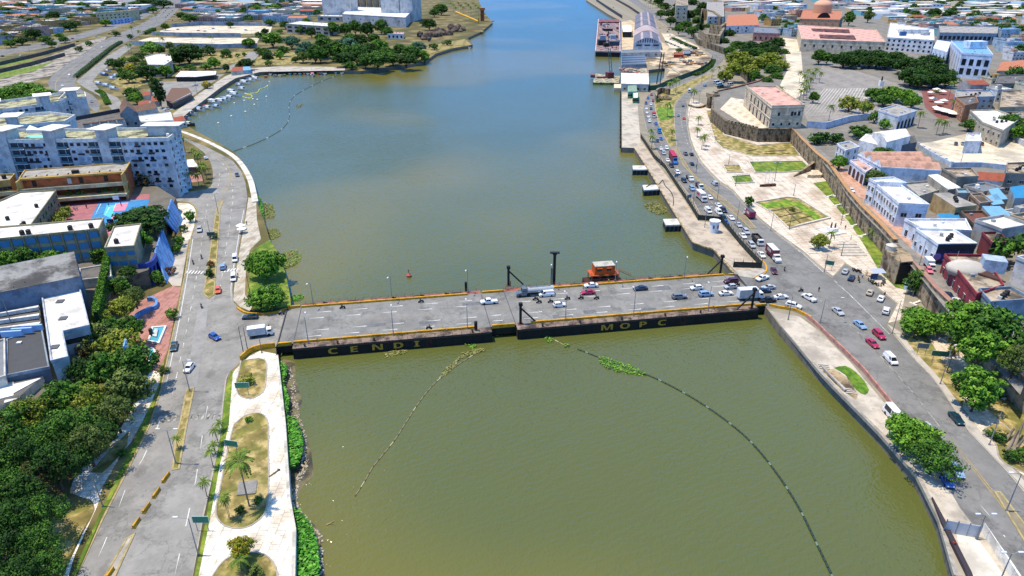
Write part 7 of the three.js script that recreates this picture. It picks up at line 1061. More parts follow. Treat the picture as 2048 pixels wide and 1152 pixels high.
// motorcycles with riders
for(const[x,y,d,l,c,r]of[
[403,514,[1,-10],'motorcycle higher of two above the zebra crossing','#22262c',['rider in black on the higher motorcycle above the zebra crossing','#1e2126']],[386,525,[1,-10],'motorcycle lower of two above the zebra crossing','#2b2f52',['rider in dark blue on the lower motorcycle above the zebra','#2b2f58']],[403,612,[-1,10],'motorcycle on the pale strip of the left junction','#2a2d30',['rider in grey blue on the pale junction strip','#6b7482']],
[563,626,W2,'motorcycle at the left bridge corner kerb','#3c4a5a',['rider in pale grey at the left bridge corner','#9aa2a8']],[537,655,E_,'motorcycle beside the small white box lorry','#26292d',['rider in black beside the small white box lorry','#23262b']],[685,614,W2,'motorcycle near the far kerb of the left barge','#2a2a2c',['rider in black near the far kerb of the left barge','#1d1f24']],[842,602,W2,'motorcycle in the far lanes by the white pickup','#30424e',['rider in teal in the far lanes by the white pickup','#3d5f6a']],[858,655,E_,'motorcycle at the near kerb of the left barge','#282b30',['rider in grey at the near kerb of the left barge','#565c66']],
[1071,597,W2,'motorcycle left of the three behind the small white van','#242424',['rider in dark grey left of the trio by the van','#2f3338']],[1078,603,W2,'motorcycle nearest in the trio behind the small white van','#242424',['rider in black nearest in the trio by the van','#17191c']],[1101,602,W2,'motorcycle right of the trio above the white hatchback','#3a3a3a',['rider in brown above the white hatchback','#4d4138']],[1135,596,W2,'motorcycle directly behind the crimson sedan, left','#202326',['rider in grey directly behind the crimson sedan','#4a4f58']],[1162,595,W2,'motorcycle below the crimson sedan, middle','#202326',['rider in black below the crimson sedan','#1b1d22']],[1193,595,W2,'motorcycle below the crimson sedan, right','#3b2a2a',['rider in dark red below the crimson sedan','#5a2a30']],[1475,569,W2,'motorcycle beside the silver hatchback at the bridge end','#1e2024',['rider in black beside the silver hatchback','#1a1b20']],
[1569,538,[4,9],'motorcycle beside the red box lorry nose','#262a30',['rider in grey beside the red box lorry nose','#444a55']],[1602,580,W2,'motorcycle above the white pickup in the junction','#26303c',['rider in dark teal above the white pickup','#2a444c']],[1393,333,[-6,-8],'motorcycle at the outer kerb of the free carriageway','#222',['rider in black at the outer kerb of the free carriageway','#17181b']],
])moto(x,y,headPx(x,y,d[0],d[1],DECK),l,c,r,null,x>575&&x<1515?DECK:0.05);
for(let i=0;i<16;i++){const x=[1706,1710,1714,1718,1722,1717,1718,1719,1737,1742,1747,1752,1757,1762,1766,1768][i],y=[538,539,540,541,542,553,557,561,558,562,564,567,568,568,566,562][i];moto(x,y,rr(0,1)+0.8,i<5?'motorcycle parked in the upper row beside the silver bay car':i<8?'motorcycle parked in the short row behind the navy bay car':'motorcycle parked in the row in front of the canopy stall',pick(['#1c1e22','#3a1c1e','#20304a','#5a5c60']),null,i<5?'motorcycles of the upper bay row':i<8?'motorcycles of the short bay row':'motorcycles by the canopy stall');}
// far cars
const fc=(list,label,group,base=0.06)=>list.forEach(([c,x,y,dx,dy],i)=>farCar(c,x,y,headPx(x,y,dx,dy,base),typeof label==='function'?label(c,i):label,group,base));
const nth=(where)=>{const n={};return(c)=>{n[c]=(n[c]||0)+1;return `${ORD[n[c] - 1]} ${WORD[c] || c} car ${where}`;};};
fc([['white',204,94,-6,5],['navy',185,117,-6,5],['white',139,149,-6,6],['white',125,171,2,10],['maroon',215,119,-8,6],['grey',183,203,2,10]],nth('on the curving dual carriageway, from the top'));
fc([['red',145,77,10,-2],['black',155,83,10,-2],['silver',192,73,10,-3],['white',115,94,10,-2],['white',42,111,10,-2],['white',288,47,8,-3],['silver',287,39,8,-4],['white',301,37,8,-4],['navy',345,41,5,-6],['silver',348,33,5,-6],['navy',5,112,10,-2]],nth('on the upper far left street'));
fc([['red',397,61,10,0],['grey',410,62,10,0],['blue',356,59,10,0],['black',348,66,10,0],['silver',366,67,10,0],['sky',427,57,10,0],['blue',492,60,10,0]],nth('in the upper pale sloping car park'));
fc(Array.from({length:16},(_,i)=>[['white','navy','silver','white','red','grey','black','white'][i%8],396+i*9.5+(i%3),48+(i%2),3,-6]),nth('in the kerbside row above the pale blue wall, from the left'));
fc(Array.from({length:22},(_,i)=>[['white','black','silver','white','blue','darkgrey','white','navy'][(i*3)%8],318+(i%11)*3.2+Math.floor(i/11)*14,34-(i%11)*3.2,4,-7]),nth('in the traffic jam at the top left, from the near end'));
fc([['white',307,159,10,1],['white',386,170,5,-5],['silver',393,169,5,-5],['white',333,218,8,-2],['grey',350,213,8,-4],['white',252,190,6,-5],['darkgrey',256,200,6,-5]],nth('around the marina car park'));
fc([['navy',1437,102,6,6],['white',1412,92,7,4],['white',1373,82,7,4],['white',1355,77,7,4],['white',1356,66,-7,-4],['silver',1360,59,-7,-4],['navy',1338,59,7,4],['blue',1335,63,7,4],['white',1340,70,7,4],['white',1325,51,6,4],['silver',1320,56,6,4],['navy',1377,68,3,6],['darkgrey',1385,73,3,6],['grey',1391,78,3,6],['navy',1393,84,3,6],['darkgrey',1451,101,-6,-4],['grey',1237,2,6,4],['navy',1252,12,6,4],['silver',1264,20,6,4],['navy',1271,23,6,4],['white',1300,40,6,4]],nth('on the far right avenue, counted downhill'));
fc(Array.from({length:9},(_,i)=>[['navy','darkgrey','sky','black','silver','teal','white','grey','white'][i],1332+i*3.6,83+i*1.5,6,-3]),nth('in the left row of the far right car park'));
fc(Array.from({length:10},(_,i)=>[['red','white','white','silver','maroon','white','black','silver','white','navy'][i],1341+i*5.2,78+i*2.2,6,-3]),nth('in the hedge side row of the far right car park'));
fc([['white',1232,18,6,4],['red',1227,15,6,4]],nth('on the far quay apron'));
// ---------- boats ----------
const hullG=(()=>{const m=mb(),st=[[-1,0.42,0.55],[-0.5,0.5,0.55],[0.2,0.48,0.6],[0.7,0.28,0.75],[1,0.02,0.95]];for(let i=0;i<4;i++){const[x0,w0,h0]=st[i],[x1,w1,h1]=st[i+1];for(const s of[-1,1])m.quad(V(x0,0,s*w0*0.6),V(x1,0,s*w1*0.6),V(x1,h1,s*w1),V(x0,h0,s*w0));m.quad(V(x0,h0-0.05,-w0),V(x1,h1-0.05,-w1),V(x1,h1-0.05,w1),V(x0,h0-0.05,w0));}m.quad(V(-1,0,-0.25),V(-1,0,0.25),V(-1,0.55,0.42),V(-1,0.55,-0.42));return m.geo();})();
const cabG=(()=>{const m=mb();frustum(m,-0.45,0.35,0.5,-0.4,0.12,1.02,0.62,0.5);return m.geo();})(),wsG=(()=>{const m=mb();m.quad(V(0.37,0.58,-0.27),V(0.37,0.58,0.27),V(0.15,0.98,0.22),V(0.15,0.98,-0.22));return m.geo();})(),benchG=mb().box(-0.5,0.45,0,0.12,0.2,0.8).box(0.1,0.48,0,0.12,0.2,0.8).geo(),coverG=mb().box(-0.65,0.9,0,0.6,0.06,0.8).geo();
function boat(x,y,dx,dy,L,kind,hull,top,label,base=WATER){
const g=new THREE.Group();g.name=numbered(kind==='row'?'rowing_boat':kind==='sail'?'sailing_boat':'motor_yacht');tag(g,label,'boat');scene.add(g);
P(g,'hull',hullG,paint(hull));if(kind==='row')P(g,'bench',benchG,M(top,0.8));else{P(g,'cabin',cabG,paint('#dfe3e6'));P(g,'windscreen',wsG,GLASS);P(g,'sun_cover',coverG,M(top,0.7));}
if(kind==='sail')P(g,'mast',mb().cyl(0,0.5,0,0.025,0.015,2.6,5).tube(V(0,0.9,0),V(-0.8,0.9,0),0.015,4),STEEL);
const p=G(x,y,base+0.8);g.position.set(p.x,base-(base<0?0.15:0),p.z);g.rotation.y=headPx(x,y,dx,dy,base);const k=L/2;g.scale.set(k,kind==='row'?k*0.6:k*0.5,kind==='row'?k*0.85:k*0.66);
}
const yl=[[372,236,'white','white'],[382,228,'white','white'],[400,220,'white','blue'],[417,216,'white','red'],[434,213,'pale','blue'],[430,205,'white','white'],[444,203,'white','white'],[452,199,'white','grey'],[462,195,'white','white'],[472,190,'white','white'],[466,184,'white','white'],[486,178,'white','grey'],[480,170,'pale','blue'],[492,166,'white','white'],[503,161,'white','blue'],[514,158,'white','white'],[508,154,'white','white']],hx={white:'#e4e6e8',pale:'#b9cfe0',blue:'#2c6fb8',red:'#b8434a',grey:'#8a9096'};
yl.forEach(([x,y,h,t],i)=>boat(x,y,10,1.5,10+(i*7)%4,'yacht',hx[h],hx[t],`${h === 'pale' ? 'pale blue' : 'white'} yacht with a ${t} cover on the marina quay, ${ORD[i]} from the boathouse`));
const rb=[[531,153,'#c9563c','red'],[541,149,'#dfe3e6','white'],[550,151,'#3f9fc4','light blue'],[560,151,'#e4e2de','cream'],[568,150,'#2fa39a','teal'],[580,148,'#2fb0c8','turquoise'],[590,148,'#c98a84','dull pink'],[600,148,'#25aed0','bright turquoise'],[609,147,'#d88f8c','pink'],[616,148,'#a9d0e4','ice blue'],[637,147,'#c04838','brick red'],[643,147,'#3a7fd0','blue'],[650,148,'#e6e8ea','bright white'],[672,146,'#6fb2d6','sky blue'],[684,147,'#b8d0dc','grey blue']];
rb.forEach(([x,y,c,w],i)=>boat(x,y,(i%2?2:-2),10,7.5,'row',c,'#b8a88a',`small ${w} rowing boat moored stern first along the back quay`));
boat(625,151,1,10,12,'sail','#d8d2cc','#b8434a','white sailing boat with a tall mast among the rowing boats');boat(378,249,8,1,11,'yacht','#22304a','#33496c','navy blue motor boat beside the tiled boathouse');boat(369,261,8,4,6,'row','#c9cdb8','#8a8a74','small pale rowing boat drawn up below the sea wall');boat(939,96,4,6,9,'row','#e6e8ea','#8a9096','lone white boat off the river point');
[[225,157,'#e4e6e8','#8a9096','white yacht laid up nearest the pavilion in the boat yard'],[210,149,'#2f5f9c','#3f7fc0','blue covered boat laid up in the boat yard'],[232,152,'#dfe3e6','#2c4f8c','white boat with a navy cover laid up behind the blue one'],[199,167,'#e4e6e8','#d0d4d6','white boat laid up at the left of the yard lawn'],[215,171,'#e4e6e8','#c0c8cc','white boat laid up in the middle of the yard lawn'],[229,177,'#e8eaec','#b8c4d0','large white yacht laid up at the front of the yard lawn'],[216,142,'#c9c4bc','#9a9690','grey boat laid up at the back of the boat yard'],[250,153,'#d0d0d0','#4a3a3a','dark topped boat laid up by the yellow tree']].forEach(([x,y,h,t,l])=>boat(x,y,10,1,10,'yacht',h,t,l,0.2));
[[469,207],[489,202],[506,199],[515,200],[509,210],[491,224],[463,233],[437,247],[533,194],[491,188],[535,173],[539,164]].forEach(([x,y],i)=>{const p=G(x,y,WATER),g=S('mooring_buoy','small white mooring buoy floating in the marina bay','buoy',mb().ball(p.x,WATER+0.25,p.z,0.75,0.6,0.75,10).cyl(p.x,WATER+0.7,p.z,0.12,0.12,0.4,6),WHITE,'white mooring buoys of the marina bay');void g;void i;});
// ---------- people ----------
[[1637,580,'walker in dark clothes crossing the right avenue','#33302e'],[1701,476,'walker in white on the lower plaza','#d8d8d8'],[1681,447,'seated stroller in red beside the lower plaza monument','#b0483c'],[1690,455,'walker in dark blue below the plaza lamp','#24385c'],[1768,590,'bystander in brown at the end of the parking bay','#5a4638'],[1733,549,'stall visitor in yellow by the canopy stall','#c9a52c'],[1744,566,'bystander in green beside the canopy stall','#3a6a3c'],[1724,553,'bystander in white between the bay motorcycles','#dcdcdc'],[1905,1092,'worker in red on the lower right quay pipe','#b04030'],[494,447,'vendor standing by the white parasols on the left','#2c3440'],[477,552,'person in black beside the lower white van','#20232a'],[1166,575,'traffic warden in a lime vest on the bridge','#b8d43a'],[1217,563,'worker in a lime vest at the orange cabin','#b8d43a'],[1021,568,'worker in orange by the far davit','#d8702a']].forEach(([x,y,l,c])=>person(x,y+3,rr(0,6),l,c,'#23262e',x>900&&x<1300?DECK:0.06));
[[483,457,'white parasol nearest the van on the left pavement',1],[481,450,'white parasol further up the left pavement',0.9]].forEach(([x,y,l])=>{const g=T('parasol',l,'parasol'),p=G(x,y,2);P(g,'canopy',mb().cyl(p.x,1.9,p.z,1.9,0.1,0.8,8),WHITE);P(g,'pole',mb().cyl(p.x,0,p.z,0.05,0.05,2.2,5),STEEL);});
// ---------- lamps and poles ----------
const L1=(x,y,h,arms,l,o)=>lamp(x,y,h,arms,l,null,o),DK={mat:M('#5c5f60',0.7,{metalness:0.2})},WP={mat:M('#9a948a',0.9),name:'utility_pole',cat:'utility pole'};
L1(206,1013,8.5,[],'bare pole with a yellow foot at the edge of the left verge',{mat:M('#8f8a70',0.8)});L1(352,927,9,[[1.6,Math.PI],[1.6,0]],'double armed lamp at the lower end of the earth median');L1(397,1110,9,[[2,Math.PI]],'single armed lamp on the verge at the bottom of the promenade');L1(380,783,9,[[1.4,0]],'leaning lamp at the upper tip of the earth median');
L1(488,710,9,[],'left of two bare dark poles at the promenade corner',DK);L1(497,708,8.5,[],'right of two bare dark poles at the promenade corner',DK);L1(524,706,4.5,[],'short pole standing on the yellow block of the bridge parapet',DK);L1(545,620,9,[],'lamp pole in front of the lower bank tree',DK);L1(437,428,9,[[1.5,0]],'lamp at the top of the planted left median');L1(422,478,8,[[1.5,Math.PI]],'lamp beside the dark green median sign');L1(502,597,8,[],'thin dark pole between the two bank trees',DK);
L1(1784,667,11,[],'tall concrete pole at the lower corner of the parking bay',WP);L1(1880,768,11,[[1,0.5]],'tall pole with a small cabinet beside the leaning palm',WP);L1(1978,890,9.5,[],'concrete pole at the kidney shaped bed',WP);L1(2012,1022,9.5,[[1.8,Math.PI]],'lamp with a left arm on the lower right median');L1(1640,646,8,[[5,0.08]],'traffic signal mast reaching over the right junction',{cat:'traffic signal',name:'signal_mast'});L1(1576,640,8,[],'lamp pole behind the yellow exit kerb',DK);L1(1648,545,7,[[6,Math.PI]],'long armed mast at the corner of the parking bay',{cat:'traffic signal',name:'signal_mast'});L1(1825,592,9,[],'leaning pale pole against the wall shrub',WP);L1(1900,560,10,[],'utility pole in front of the dark red corner house',{...WP,base:HR});L1(1838,531,10,[],'dark utility pole at the wall street corner',{...WP,base:HR});L1(1918,336,9,[[0.8,0]],'utility pole with cross arm on the car park wall',{...WP,base:HR});
for(const[i,[x,y]]of[[1457,329],[1471,372],[1587,391],[1578,459],[1682,512],[1683,441],[1709,340],[1549,362]].entries())L1(x,y,i===6||i===7?9:5.5,[[0.9,0],[0.9,Math.PI]],`dark twin lantern on the stone plaza ${['by the small sunken lawn', 'at the walled pit', 'behind the large excavation plot', 'at the front of the excavation plot', 'beside the pale steps', 'below the monument', 'against the city wall', 'above the flagpoles'][i]}`,{mat:M('#3a3d3c',0.6),name:'plaza_lantern'});
for(const[i,[x,y]]of[[1376,250],[1381,220],[1398,205],[1366,180],[1403,168],[1320,330],[1386,408],[1409,455],[1541,462],[1474,440],[1434,402],[1392,345],[1421,75],[1374,70],[1347,66]].entries())L1(x,y,8.5,[[1.4,i%2?0:Math.PI]],`slim grey lamp beside the right avenue ${['at the palm pavement', 'near the stone gate', 'under the stone gate lawn', 'on the broad median tip', 'opposite the buses', 'in front of the mooring pads', 'at the grey queue sign', 'next to the guard tower', 'at the excavation plot kerb', 'on the narrow median nose', 'on the narrow median middle', 'on the narrow median top', 'below the ruined bastion', 'by the far hedge', 'by the barrel warehouse'][i]}`);
for(const[i,[x,y]]of[[228,150],[262,92],[333,50],[300,70],[385,78],[440,76],[505,76],[246,60],[110,98],[60,106],[400,58],[545,130],[510,145],[395,190],[430,160]].entries())L1(x,y,10,[[1.4,i%2?0:Math.PI]],`thin pole on the far left bank ${['in the boat yard', 'at the underpass mouth', 'on the jam street corner', 'at the bright wall hedge', 'left in the lower lot', 'middle of the lower lot', 'right in the lower lot', 'on the upper street bend', 'by the low houses', 'at the sunken lane', 'in the upper car park', 'on the marina lawn', 'at the quay bend', 'on the yacht quay', 'behind the yellow hedge'][i]}`,DK);
// yellow road barriers
[[333,957],[314,988],[294,1018],[274,1048],[222,1148]].forEach(([x,y],i)=>{const a=G(x+7,y-9),b=G(x-7,y+10);const g=T('road_barrier',`yellow concrete road barrier on the left avenue, ${ORD[i]} below the earth median`,'barrier','yellow barriers of the left avenue');P(g,'foot',mb().strip([[a.x,a.z],[b.x,b.z]],0.75,0.04,0.3),KYB);P(g,'top',mb().strip([[a.x,a.z],[b.x,b.z]],0.34,0.3,0.85),KYB);});
{const g=T('manhole_slab','grey concrete slab lying in the long grass bed under the palm','slab');P(g,'slab',mb().prism(xz([[474,992],[478,965],[515,962],[512,988]]),0.05,0.28),M('#9a9894',0.9,{tx:'grain',size:4}));P(g,'edge',mb().strip(xz([[474,992],[512,988]]),0.15,0.05,0.32),M('#7d7a74',0.9));}
{const g=T('wooden_beam','dark timber beam lying across the white promenade','beam'),a=G(538,955),b=G(558,941);P(g,'beam',mb().strip([[a.x,a.z],[b.x,b.z]],0.3,0.06,0.3),M('#6b5546',0.9));P(g,'end_plate',mb().box(b.x,0.06,b.z,0.5,0.3,0.4),M('#4d4038',0.9));}
// ---------- vegetation ----------
GREENS.lime=['#66761f','#7a862a','#52661c','#8d9138'];GREENS.red=['#5a3428','#6d4030','#4a3a24','#7a5a3c'];
const TW={deep:'dark green',mid:'green',bright:'bright green',olive:'olive green',brown:'brownish',yellow:'yellow flowering',blue:'bluish green',lime:'yellowish green',red:'reddish'};
const KW={round:'rounded',wide:'spreading',tall:'upright',airy:'feathery'};
// rows of trees: [kind, tone, x, y of the crown, width, height, own words]
const grove=(list,where,base=0)=>{const n={};for(let[k,t,x,y,w,h,own]of list){if(where.includes('bluff'))t=t==='bright'?'mid':t==='mid'&&x%2?'deep':t;const key=k+t;n[key]=(n[key]||0)+1;treeTop(k,t,x,y,w*(where.includes('bluff')?1.24:1),h*(where.includes('bluff')?1.15:1),own||`${ORD[n[key] - 1]} ${KW[k] ? KW[k] + ' ' : ''}${TW[t]} ${k === 'bush' ? 'shrub' : 'tree'} ${where}`,{base});}};
grove([['round','olive',190,672,9,8],['round','lime',238,690,9,9],['round','brown',172,690,7,6],['round','mid',270,722,9,9],['round','mid',212,735,9,9],['airy','mid',165,745,9,8],['round','olive',252,772,9,9],['round','mid',122,792,9,8],['airy','lime',185,800,9,9],['airy','olive',228,820,8,8],['airy','mid',142,850,10,9],['airy','lime',62,822,9,8],['airy','mid',12,850,10,9],['airy','bright',85,880,9,9],['airy','olive',172,885,8,8],['airy','mid',105,925,9,9],['airy','deep',40,915,9,9],['airy','brown',75,950,7,7],['airy','mid',45,985,8,8],['airy','bright',5,975,8,8],['airy','mid',84,1020,7,7],['airy','deep',28,1040,8,8],['airy','bright',72,1085,7,7],['airy','mid',15,1105,8,8],['airy','bright',92,1130,6.5,6],['airy','mid',45,1150,8,7],['airy','deep',145,905,8,7],['round','deep',198,860,8,6],['airy','mid',-30,940,10,9],['airy','mid',-25,1060,9,8],['round','lime',245,610,7,6],['round','bright',262,650,6,6],['round','bright',236,570,7,6],['round','mid',255,545,6,5],['round','mid',222,655,7,6],['round','lime',205,640,6,6],['airy','olive',268,590,6,6]],'of the bluff forest, counted from the school terrace',2.5);
grove([['wide','bright',528,525,14,10,'big spreading tree on the bank above the left bridge end'],['wide','bright',535,590,13,7,'lower spreading tree right at the left bridge corner'],['round','mid',540,603,8,5,'small tree tucked under the lower bank tree'],['round','brown',306,352,17,14,'round brownish tree between school and front apartment block'],['bush','bright',380,430,5,5,'small round tree on the white traffic island'],['bush','deep',418,545,4,3,'dark round shrub on the left median by the zebra'],['bush','red',420,527,3,2.4,'small reddish shrub on the left median'],['bush','mid',428,470,4,2.6,'shrub behind the dark green median sign'],['bush','olive',366,455,4,3,'shrub at the foot of the upper blue fins'],['bush','bright',359,480,4.5,4,'leafy shrub between the two banks of blue fins'],['bush','bright',352,495,4,3.6,'shrub at the top of the lower blue fins'],['bush','red',340,540,4,3,'reddish flowering shrub at the lower blue fins'],['bush','bright',343,625,4,3.6,'spiky green plant on the pink forecourt kerb'],['bush','olive',325,738,3.4,2,'dry shrub on the verge below the fountains'],['bush','bright',314,552,5,5,'shrub growing in front of the blue arcade columns'],['bush','lime',493,756,4.4,2.6,'spiky lime shrub in the bed nearest the bridge'],['bush','bright',496,838,2,1.4,'tiny lime shrub at the top of the long bed'],['bush','deep',479,1019,2.2,2,'round dark shrub beside the tall coconut palm'],['bush','mid',516,1000,2,1.8,'small leafy plant right of the grey slab'],['round','yellow',482,1093,5,5,'yellow green young tree in the bottom round bed'],['bush','olive',505,1140,4,1.6,'low straggly plants in the bottom round bed'],['bush','mid',245,905,2.6,1.4,'low scrub on the dry triangle beside the shaded path'],['bush','deep',218,968,2,1,'small shrub on the verge near the bare pole']],'');
grove([['wide','deep',282,436,24,9,'very wide dark clipped tree over the sports court'],['bush','bright',285,478,7,7,'leafy shrub between annexe and blue fins'],['round','bright',12,520,9,8,'tree at the left end of the louvre block'],['round','mid',48,512,9,8,'tree in front of the louvre panels'],['round','bright',100,514,9,6,'low tree before the louvre block middle'],['bush','lime',130,420,6,4,'court hedge shrub furthest back'],['bush','lime',122,430,6,4,'court hedge shrub in the middle'],['bush','lime',113,440,6,4,'court hedge shrub nearest the louvre block'],['round','bright',14,356,10,7,'bright tree behind the curved balcony wing'],['round','mid',245,322,13,8,'tree between school roof and front apartment block'],['round','mid',120,330,9,8,'tree in front of the apartment balconies'],['bush','bright',5,424,8,5,'green shrubs at the left of the white roofed hall'],['bush','mid',25,405,6,4,'shrub behind the white roofed hall']],'',HL);
for(const[x,y]of[[143,404],[167,403],[187,396],[214,397],[236,398],[259,392]])palm(x,y,4,2.2,`small palm along the far side of the court, ${ORD[[143, 167, 187, 214, 236, 259].indexOf(x)]} from the left`,{base:HL});
[[371,305],[390,318],[397,328],[404,338],[410,349],[414,358],[408,366],[398,372],[356,376],[386,380]].forEach(([x,y],i)=>palm(x,y,i%3?5.5:8,2.8,`palm in the cluster by the bay bend, ${ORD[i]} from the sea wall side`));
[[441,862,2.4],[437,888,4],[431,908,2.8],[427,935,4.4],[415,995,4.2]].forEach(([x,y,h],i)=>palm(x,y,h,1.7,`small palm in the verge row beside the promenade, ${ORD[i]} from the bridge`,{near:true,s:9+i,thick:0.6}));
palm(499,1013,11.5,3.6,'tall coconut palm in the long grass bed',{near:true,s:3,thick:0.9});palm(495,1000,11,3,'second tall palm trunk just behind the coconut palm',{near:true,s:30,thick:0.8});palm(357,897,3,1.5,'small palm on the lower end of the earth median',{near:true,s:21,thick:0.6});palm(484,1142,3,2.2,'bushy palm in the bottom round bed',{near:true,s:14});palm(461,1038,6,1.5,'thin yellowing palm at the lower left of the long bed',{near:true,s:44,thick:0.4});palm(458,1036,4.5,1.4,'shorter yellowing palm at the lower left of the long bed',{near:true,s:45,thick:0.4});
// right bank
grove([['wide','bright',1847,640,15,7,'round crowned tree on the lawn below the parking bay'],['tall','bright',1960,768,10.5,13,'tall bushy tree by the stone path on the lower right'],['wide','bright',1822,862,12,7,'upper of two leafy trees overhanging the lower right quay'],['airy','mid',1872,912,12,8,'feathery lower tree overhanging the lower right quay'],['round','bright',1845,880,8,6,'small leafy tree between the two quay trees'],['tall','mid',1836,558,7,9,'tall shrub growing against the city wall by the blue tank'],['round','lime',1640,480,7,6,'yellowish tree beside the plaza palm'],['bush','mid',1499,401,5,4.5,'dark shrub at the corner of the excavation plot'],['bush','olive',1585,418,3,1.6,'low shrub inside the excavation plot'],['bush','deep',1996,868,5,2,'shrub in the kidney shaped bed'],['bush','deep',2022,912,4,2,'dark shrub under the driftwood sculpture'],['bush','mid',2046,905,5,3,'shrub at the right of the kidney shaped bed'],['bush','deep',1995,785,3,2,'shrub at the foot of the lower city wall'],['bush','lime',1905,700,3,2,'lime plant beside the leaning palm'],['bush','mid',1318,200,5,3,'shrub on the round stone ruin'],['round','mid',1358,100,10,5,'low tree in the far right car park']],'');
grove([['round','bright',1940,640,15,13,'large leafy tree behind the lower city wall, left of a pair'],['round','mid',1990,655,16,14,'large leafy tree behind the lower city wall, right of a pair'],['round','bright',1968,690,12,10,'leafy tree hanging over the lower city wall'],['airy','olive',2034,718,9,9,'feathery tree at the right edge behind the city wall'],['round','bright',1680,322,8,7,'bright round tree beside the arcaded house'],['round','olive',1750,352,10,7,'olive tree before the vaulted house gable'],['round','mid',1768,303,11,6,'tree between tent and vaulted roofs'],['round','mid',2022,244,16,12,'leafy tree at the right corner of the sandy car park'],['round','bright',2046,262,12,10,'lower leafy tree at the right corner of the car park'],['round','mid',1940,248,10,7,'tree beside the curved corner house'],['bush','deep',1640,274,13,6,'dark shrub mass left under the garden wall'],['bush','deep',1668,272,13,6,'dark shrub mass in the middle under the garden wall'],['bush','mid',1722,262,15,7,'leafy shrub mass right under the garden wall'],['bush','bright',1770,246,9,6,'bright shrub beside the arched white hall'],['bush','mid',1750,232,9,7,'shrub left of the arched white hall'],['bush','olive',1938,378,7,4,'shrub among the blue roofed cluster'],['bush','mid',1910,420,6,4,'shrub before the ochre two storey house'],['bush','olive',1880,404,5,3,'shrub behind the flat grey yard building'],['bush','mid',2000,500,7,3,'creeper shrub behind the graffiti house'],['bush','lime',1700,205,14,10,'bright garden tree left of the square hall'],['round','lime',1730,212,11,9,'yellowish garden tree by the square hall']],'',HR);
grove([['round','lime',1478,116,24,17],['round','lime',1468,136,18,13],['round','lime',1500,140,18,12],['round','lime',1540,118,24,16],['round','mid',1545,138,18,10],['round','lime',1520,125,18,13],['round','mid',1512,150,12,9],['round','mid',1535,160,10,7],['round','lime',1560,130,18,12],['round','lime',1450,150,14,10],['round','lime',1495,122,20,14],['round','mid',1555,152,12,8]],'of the ceiba group above the parked buses',4);
grove([['wide','deep',1690,116,26,14],['wide','deep',1722,112,26,15],['wide','deep',1756,114,28,15],['wide','deep',1790,116,26,14],['wide','deep',1815,128,26,15],['wide','deep',1850,140,28,17],['wide','deep',1880,148,24,15],['wide','deep',1825,150,26,14],['wide','deep',1862,124,26,15],['round','mid',1640,110,16,14],['round','mid',1655,114,12,11],['round','deep',1705,122,18,11],['round','deep',1740,121,20,11],['round','deep',1772,124,20,11],['round','deep',1838,160,18,11],['round','deep',1870,158,18,11],['round','deep',1895,158,16,11],['round','mid',1700,34,18,20],['round','olive',1738,30,18,18],['round','deep',1870,24,26,16],['round','deep',1900,28,26,15],['round','mid',1628,192,8,8],['round','deep',1640,60,12,10]],'of the dense grove behind the old town square',HR);
grove([['wide','mid',1750,186,17,9],['wide','bright',1785,184,17,10],['wide','bright',1812,190,17,10],['wide','mid',1770,198,15,8],['wide','bright',1826,200,12,9]],'of the clump on the near side of the square',HR);
grove([['round','deep',1330,12,22,16],['round','deep',1352,22,22,16],['round','deep',1378,28,24,16],['round','mid',1395,40,20,14],['round','deep',1405,12,24,18],['round','mid',1372,48,20,13],['round','deep',1342,40,18,13],['round','mid',1420,52,16,10],['round','deep',1470,52,20,14],['round','deep',1488,46,16,14],['round','deep',1500,92,20,14],['round','mid',1475,90,18,12],['round','deep',1530,92,18,14],['round','deep',1448,82,14,10],['round','mid',1436,44,14,10],['round','deep',1386,4,24,16],['round','deep',1362,2,22,16],['round','deep',1318,2,24,17],['round','deep',1340,26,22,15],['round','mid',1322,26,20,13],['round','deep',1360,12,26,17],['round','deep',1394,24,22,15],['round','deep',1410,30,20,14],['round','mid',1358,56,18,12],['round','mid',1384,60,18,12],['round','deep',1400,54,18,12],['round','deep',1556,84,18,13],['round','deep',1546,100,18,13],['round','mid',1512,104,18,12],['round','deep',1490,106,18,12],['round','mid',1568,104,12,9],['round','deep',1458,66,16,12],['round','mid',1535,78,16,10],['round','mid',1460,100,16,10],['round','deep',1302,-6,26,17]],'of the cliff side wood above the far avenue',3);
[[1339,190,9],[1351,186,10],[1334,234,9],[1386,206,9],[1423,158,8],[1436,152,8],[1303,298,7],[1300,284,7],[1343,281,6],[1394,274,5],[1403,299,7],[1396,250,5],[1407,292,6]].forEach(([x,y,h],i)=>palm(x,y,h,i<4?4.4:3,`palm ${['on the broad median, left behind the ruin', 'on the broad median, right behind the ruin', 'on the bright lawn patch of the median', 'at the road fork beside the minibus', 'in the avenue bend by the hedge', 'in the avenue bend nearest the ceibas', 'at the fence, front of a pair', 'at the fence, back of a pair', 'with a thin trunk on the lower broad median', 'at the plaza pavement, left one', 'at the plaza pavement, front one', 'at the plaza pavement, back one', 'at the plaza pavement, middle one'][i]}`));
[[1657,496,6],[1743,480,4],[1760,492,4]].forEach(([x,y,h],i)=>palm(x,y,h,2.6,['palm beside the yellowish plaza tree','small palm on the city wall lawn, upper one','small palm on the city wall lawn, lower one'][i]));palm(1893,745,9,2.4,'leaning palm with a bare trunk on the lower right lawn',{near:true,s:8});
[[1598,165],[1606,172],[1614,160],[1622,166],[1630,158],[1638,166],[1602,190],[1610,184],[1618,178],[1598,205],[1606,200],[1612,196]].forEach(([x,y],i)=>palm(x,y,8,3.6,`palm in the double row beside the esplanade, ${ORD[i]} from the square`,{base:HR}));
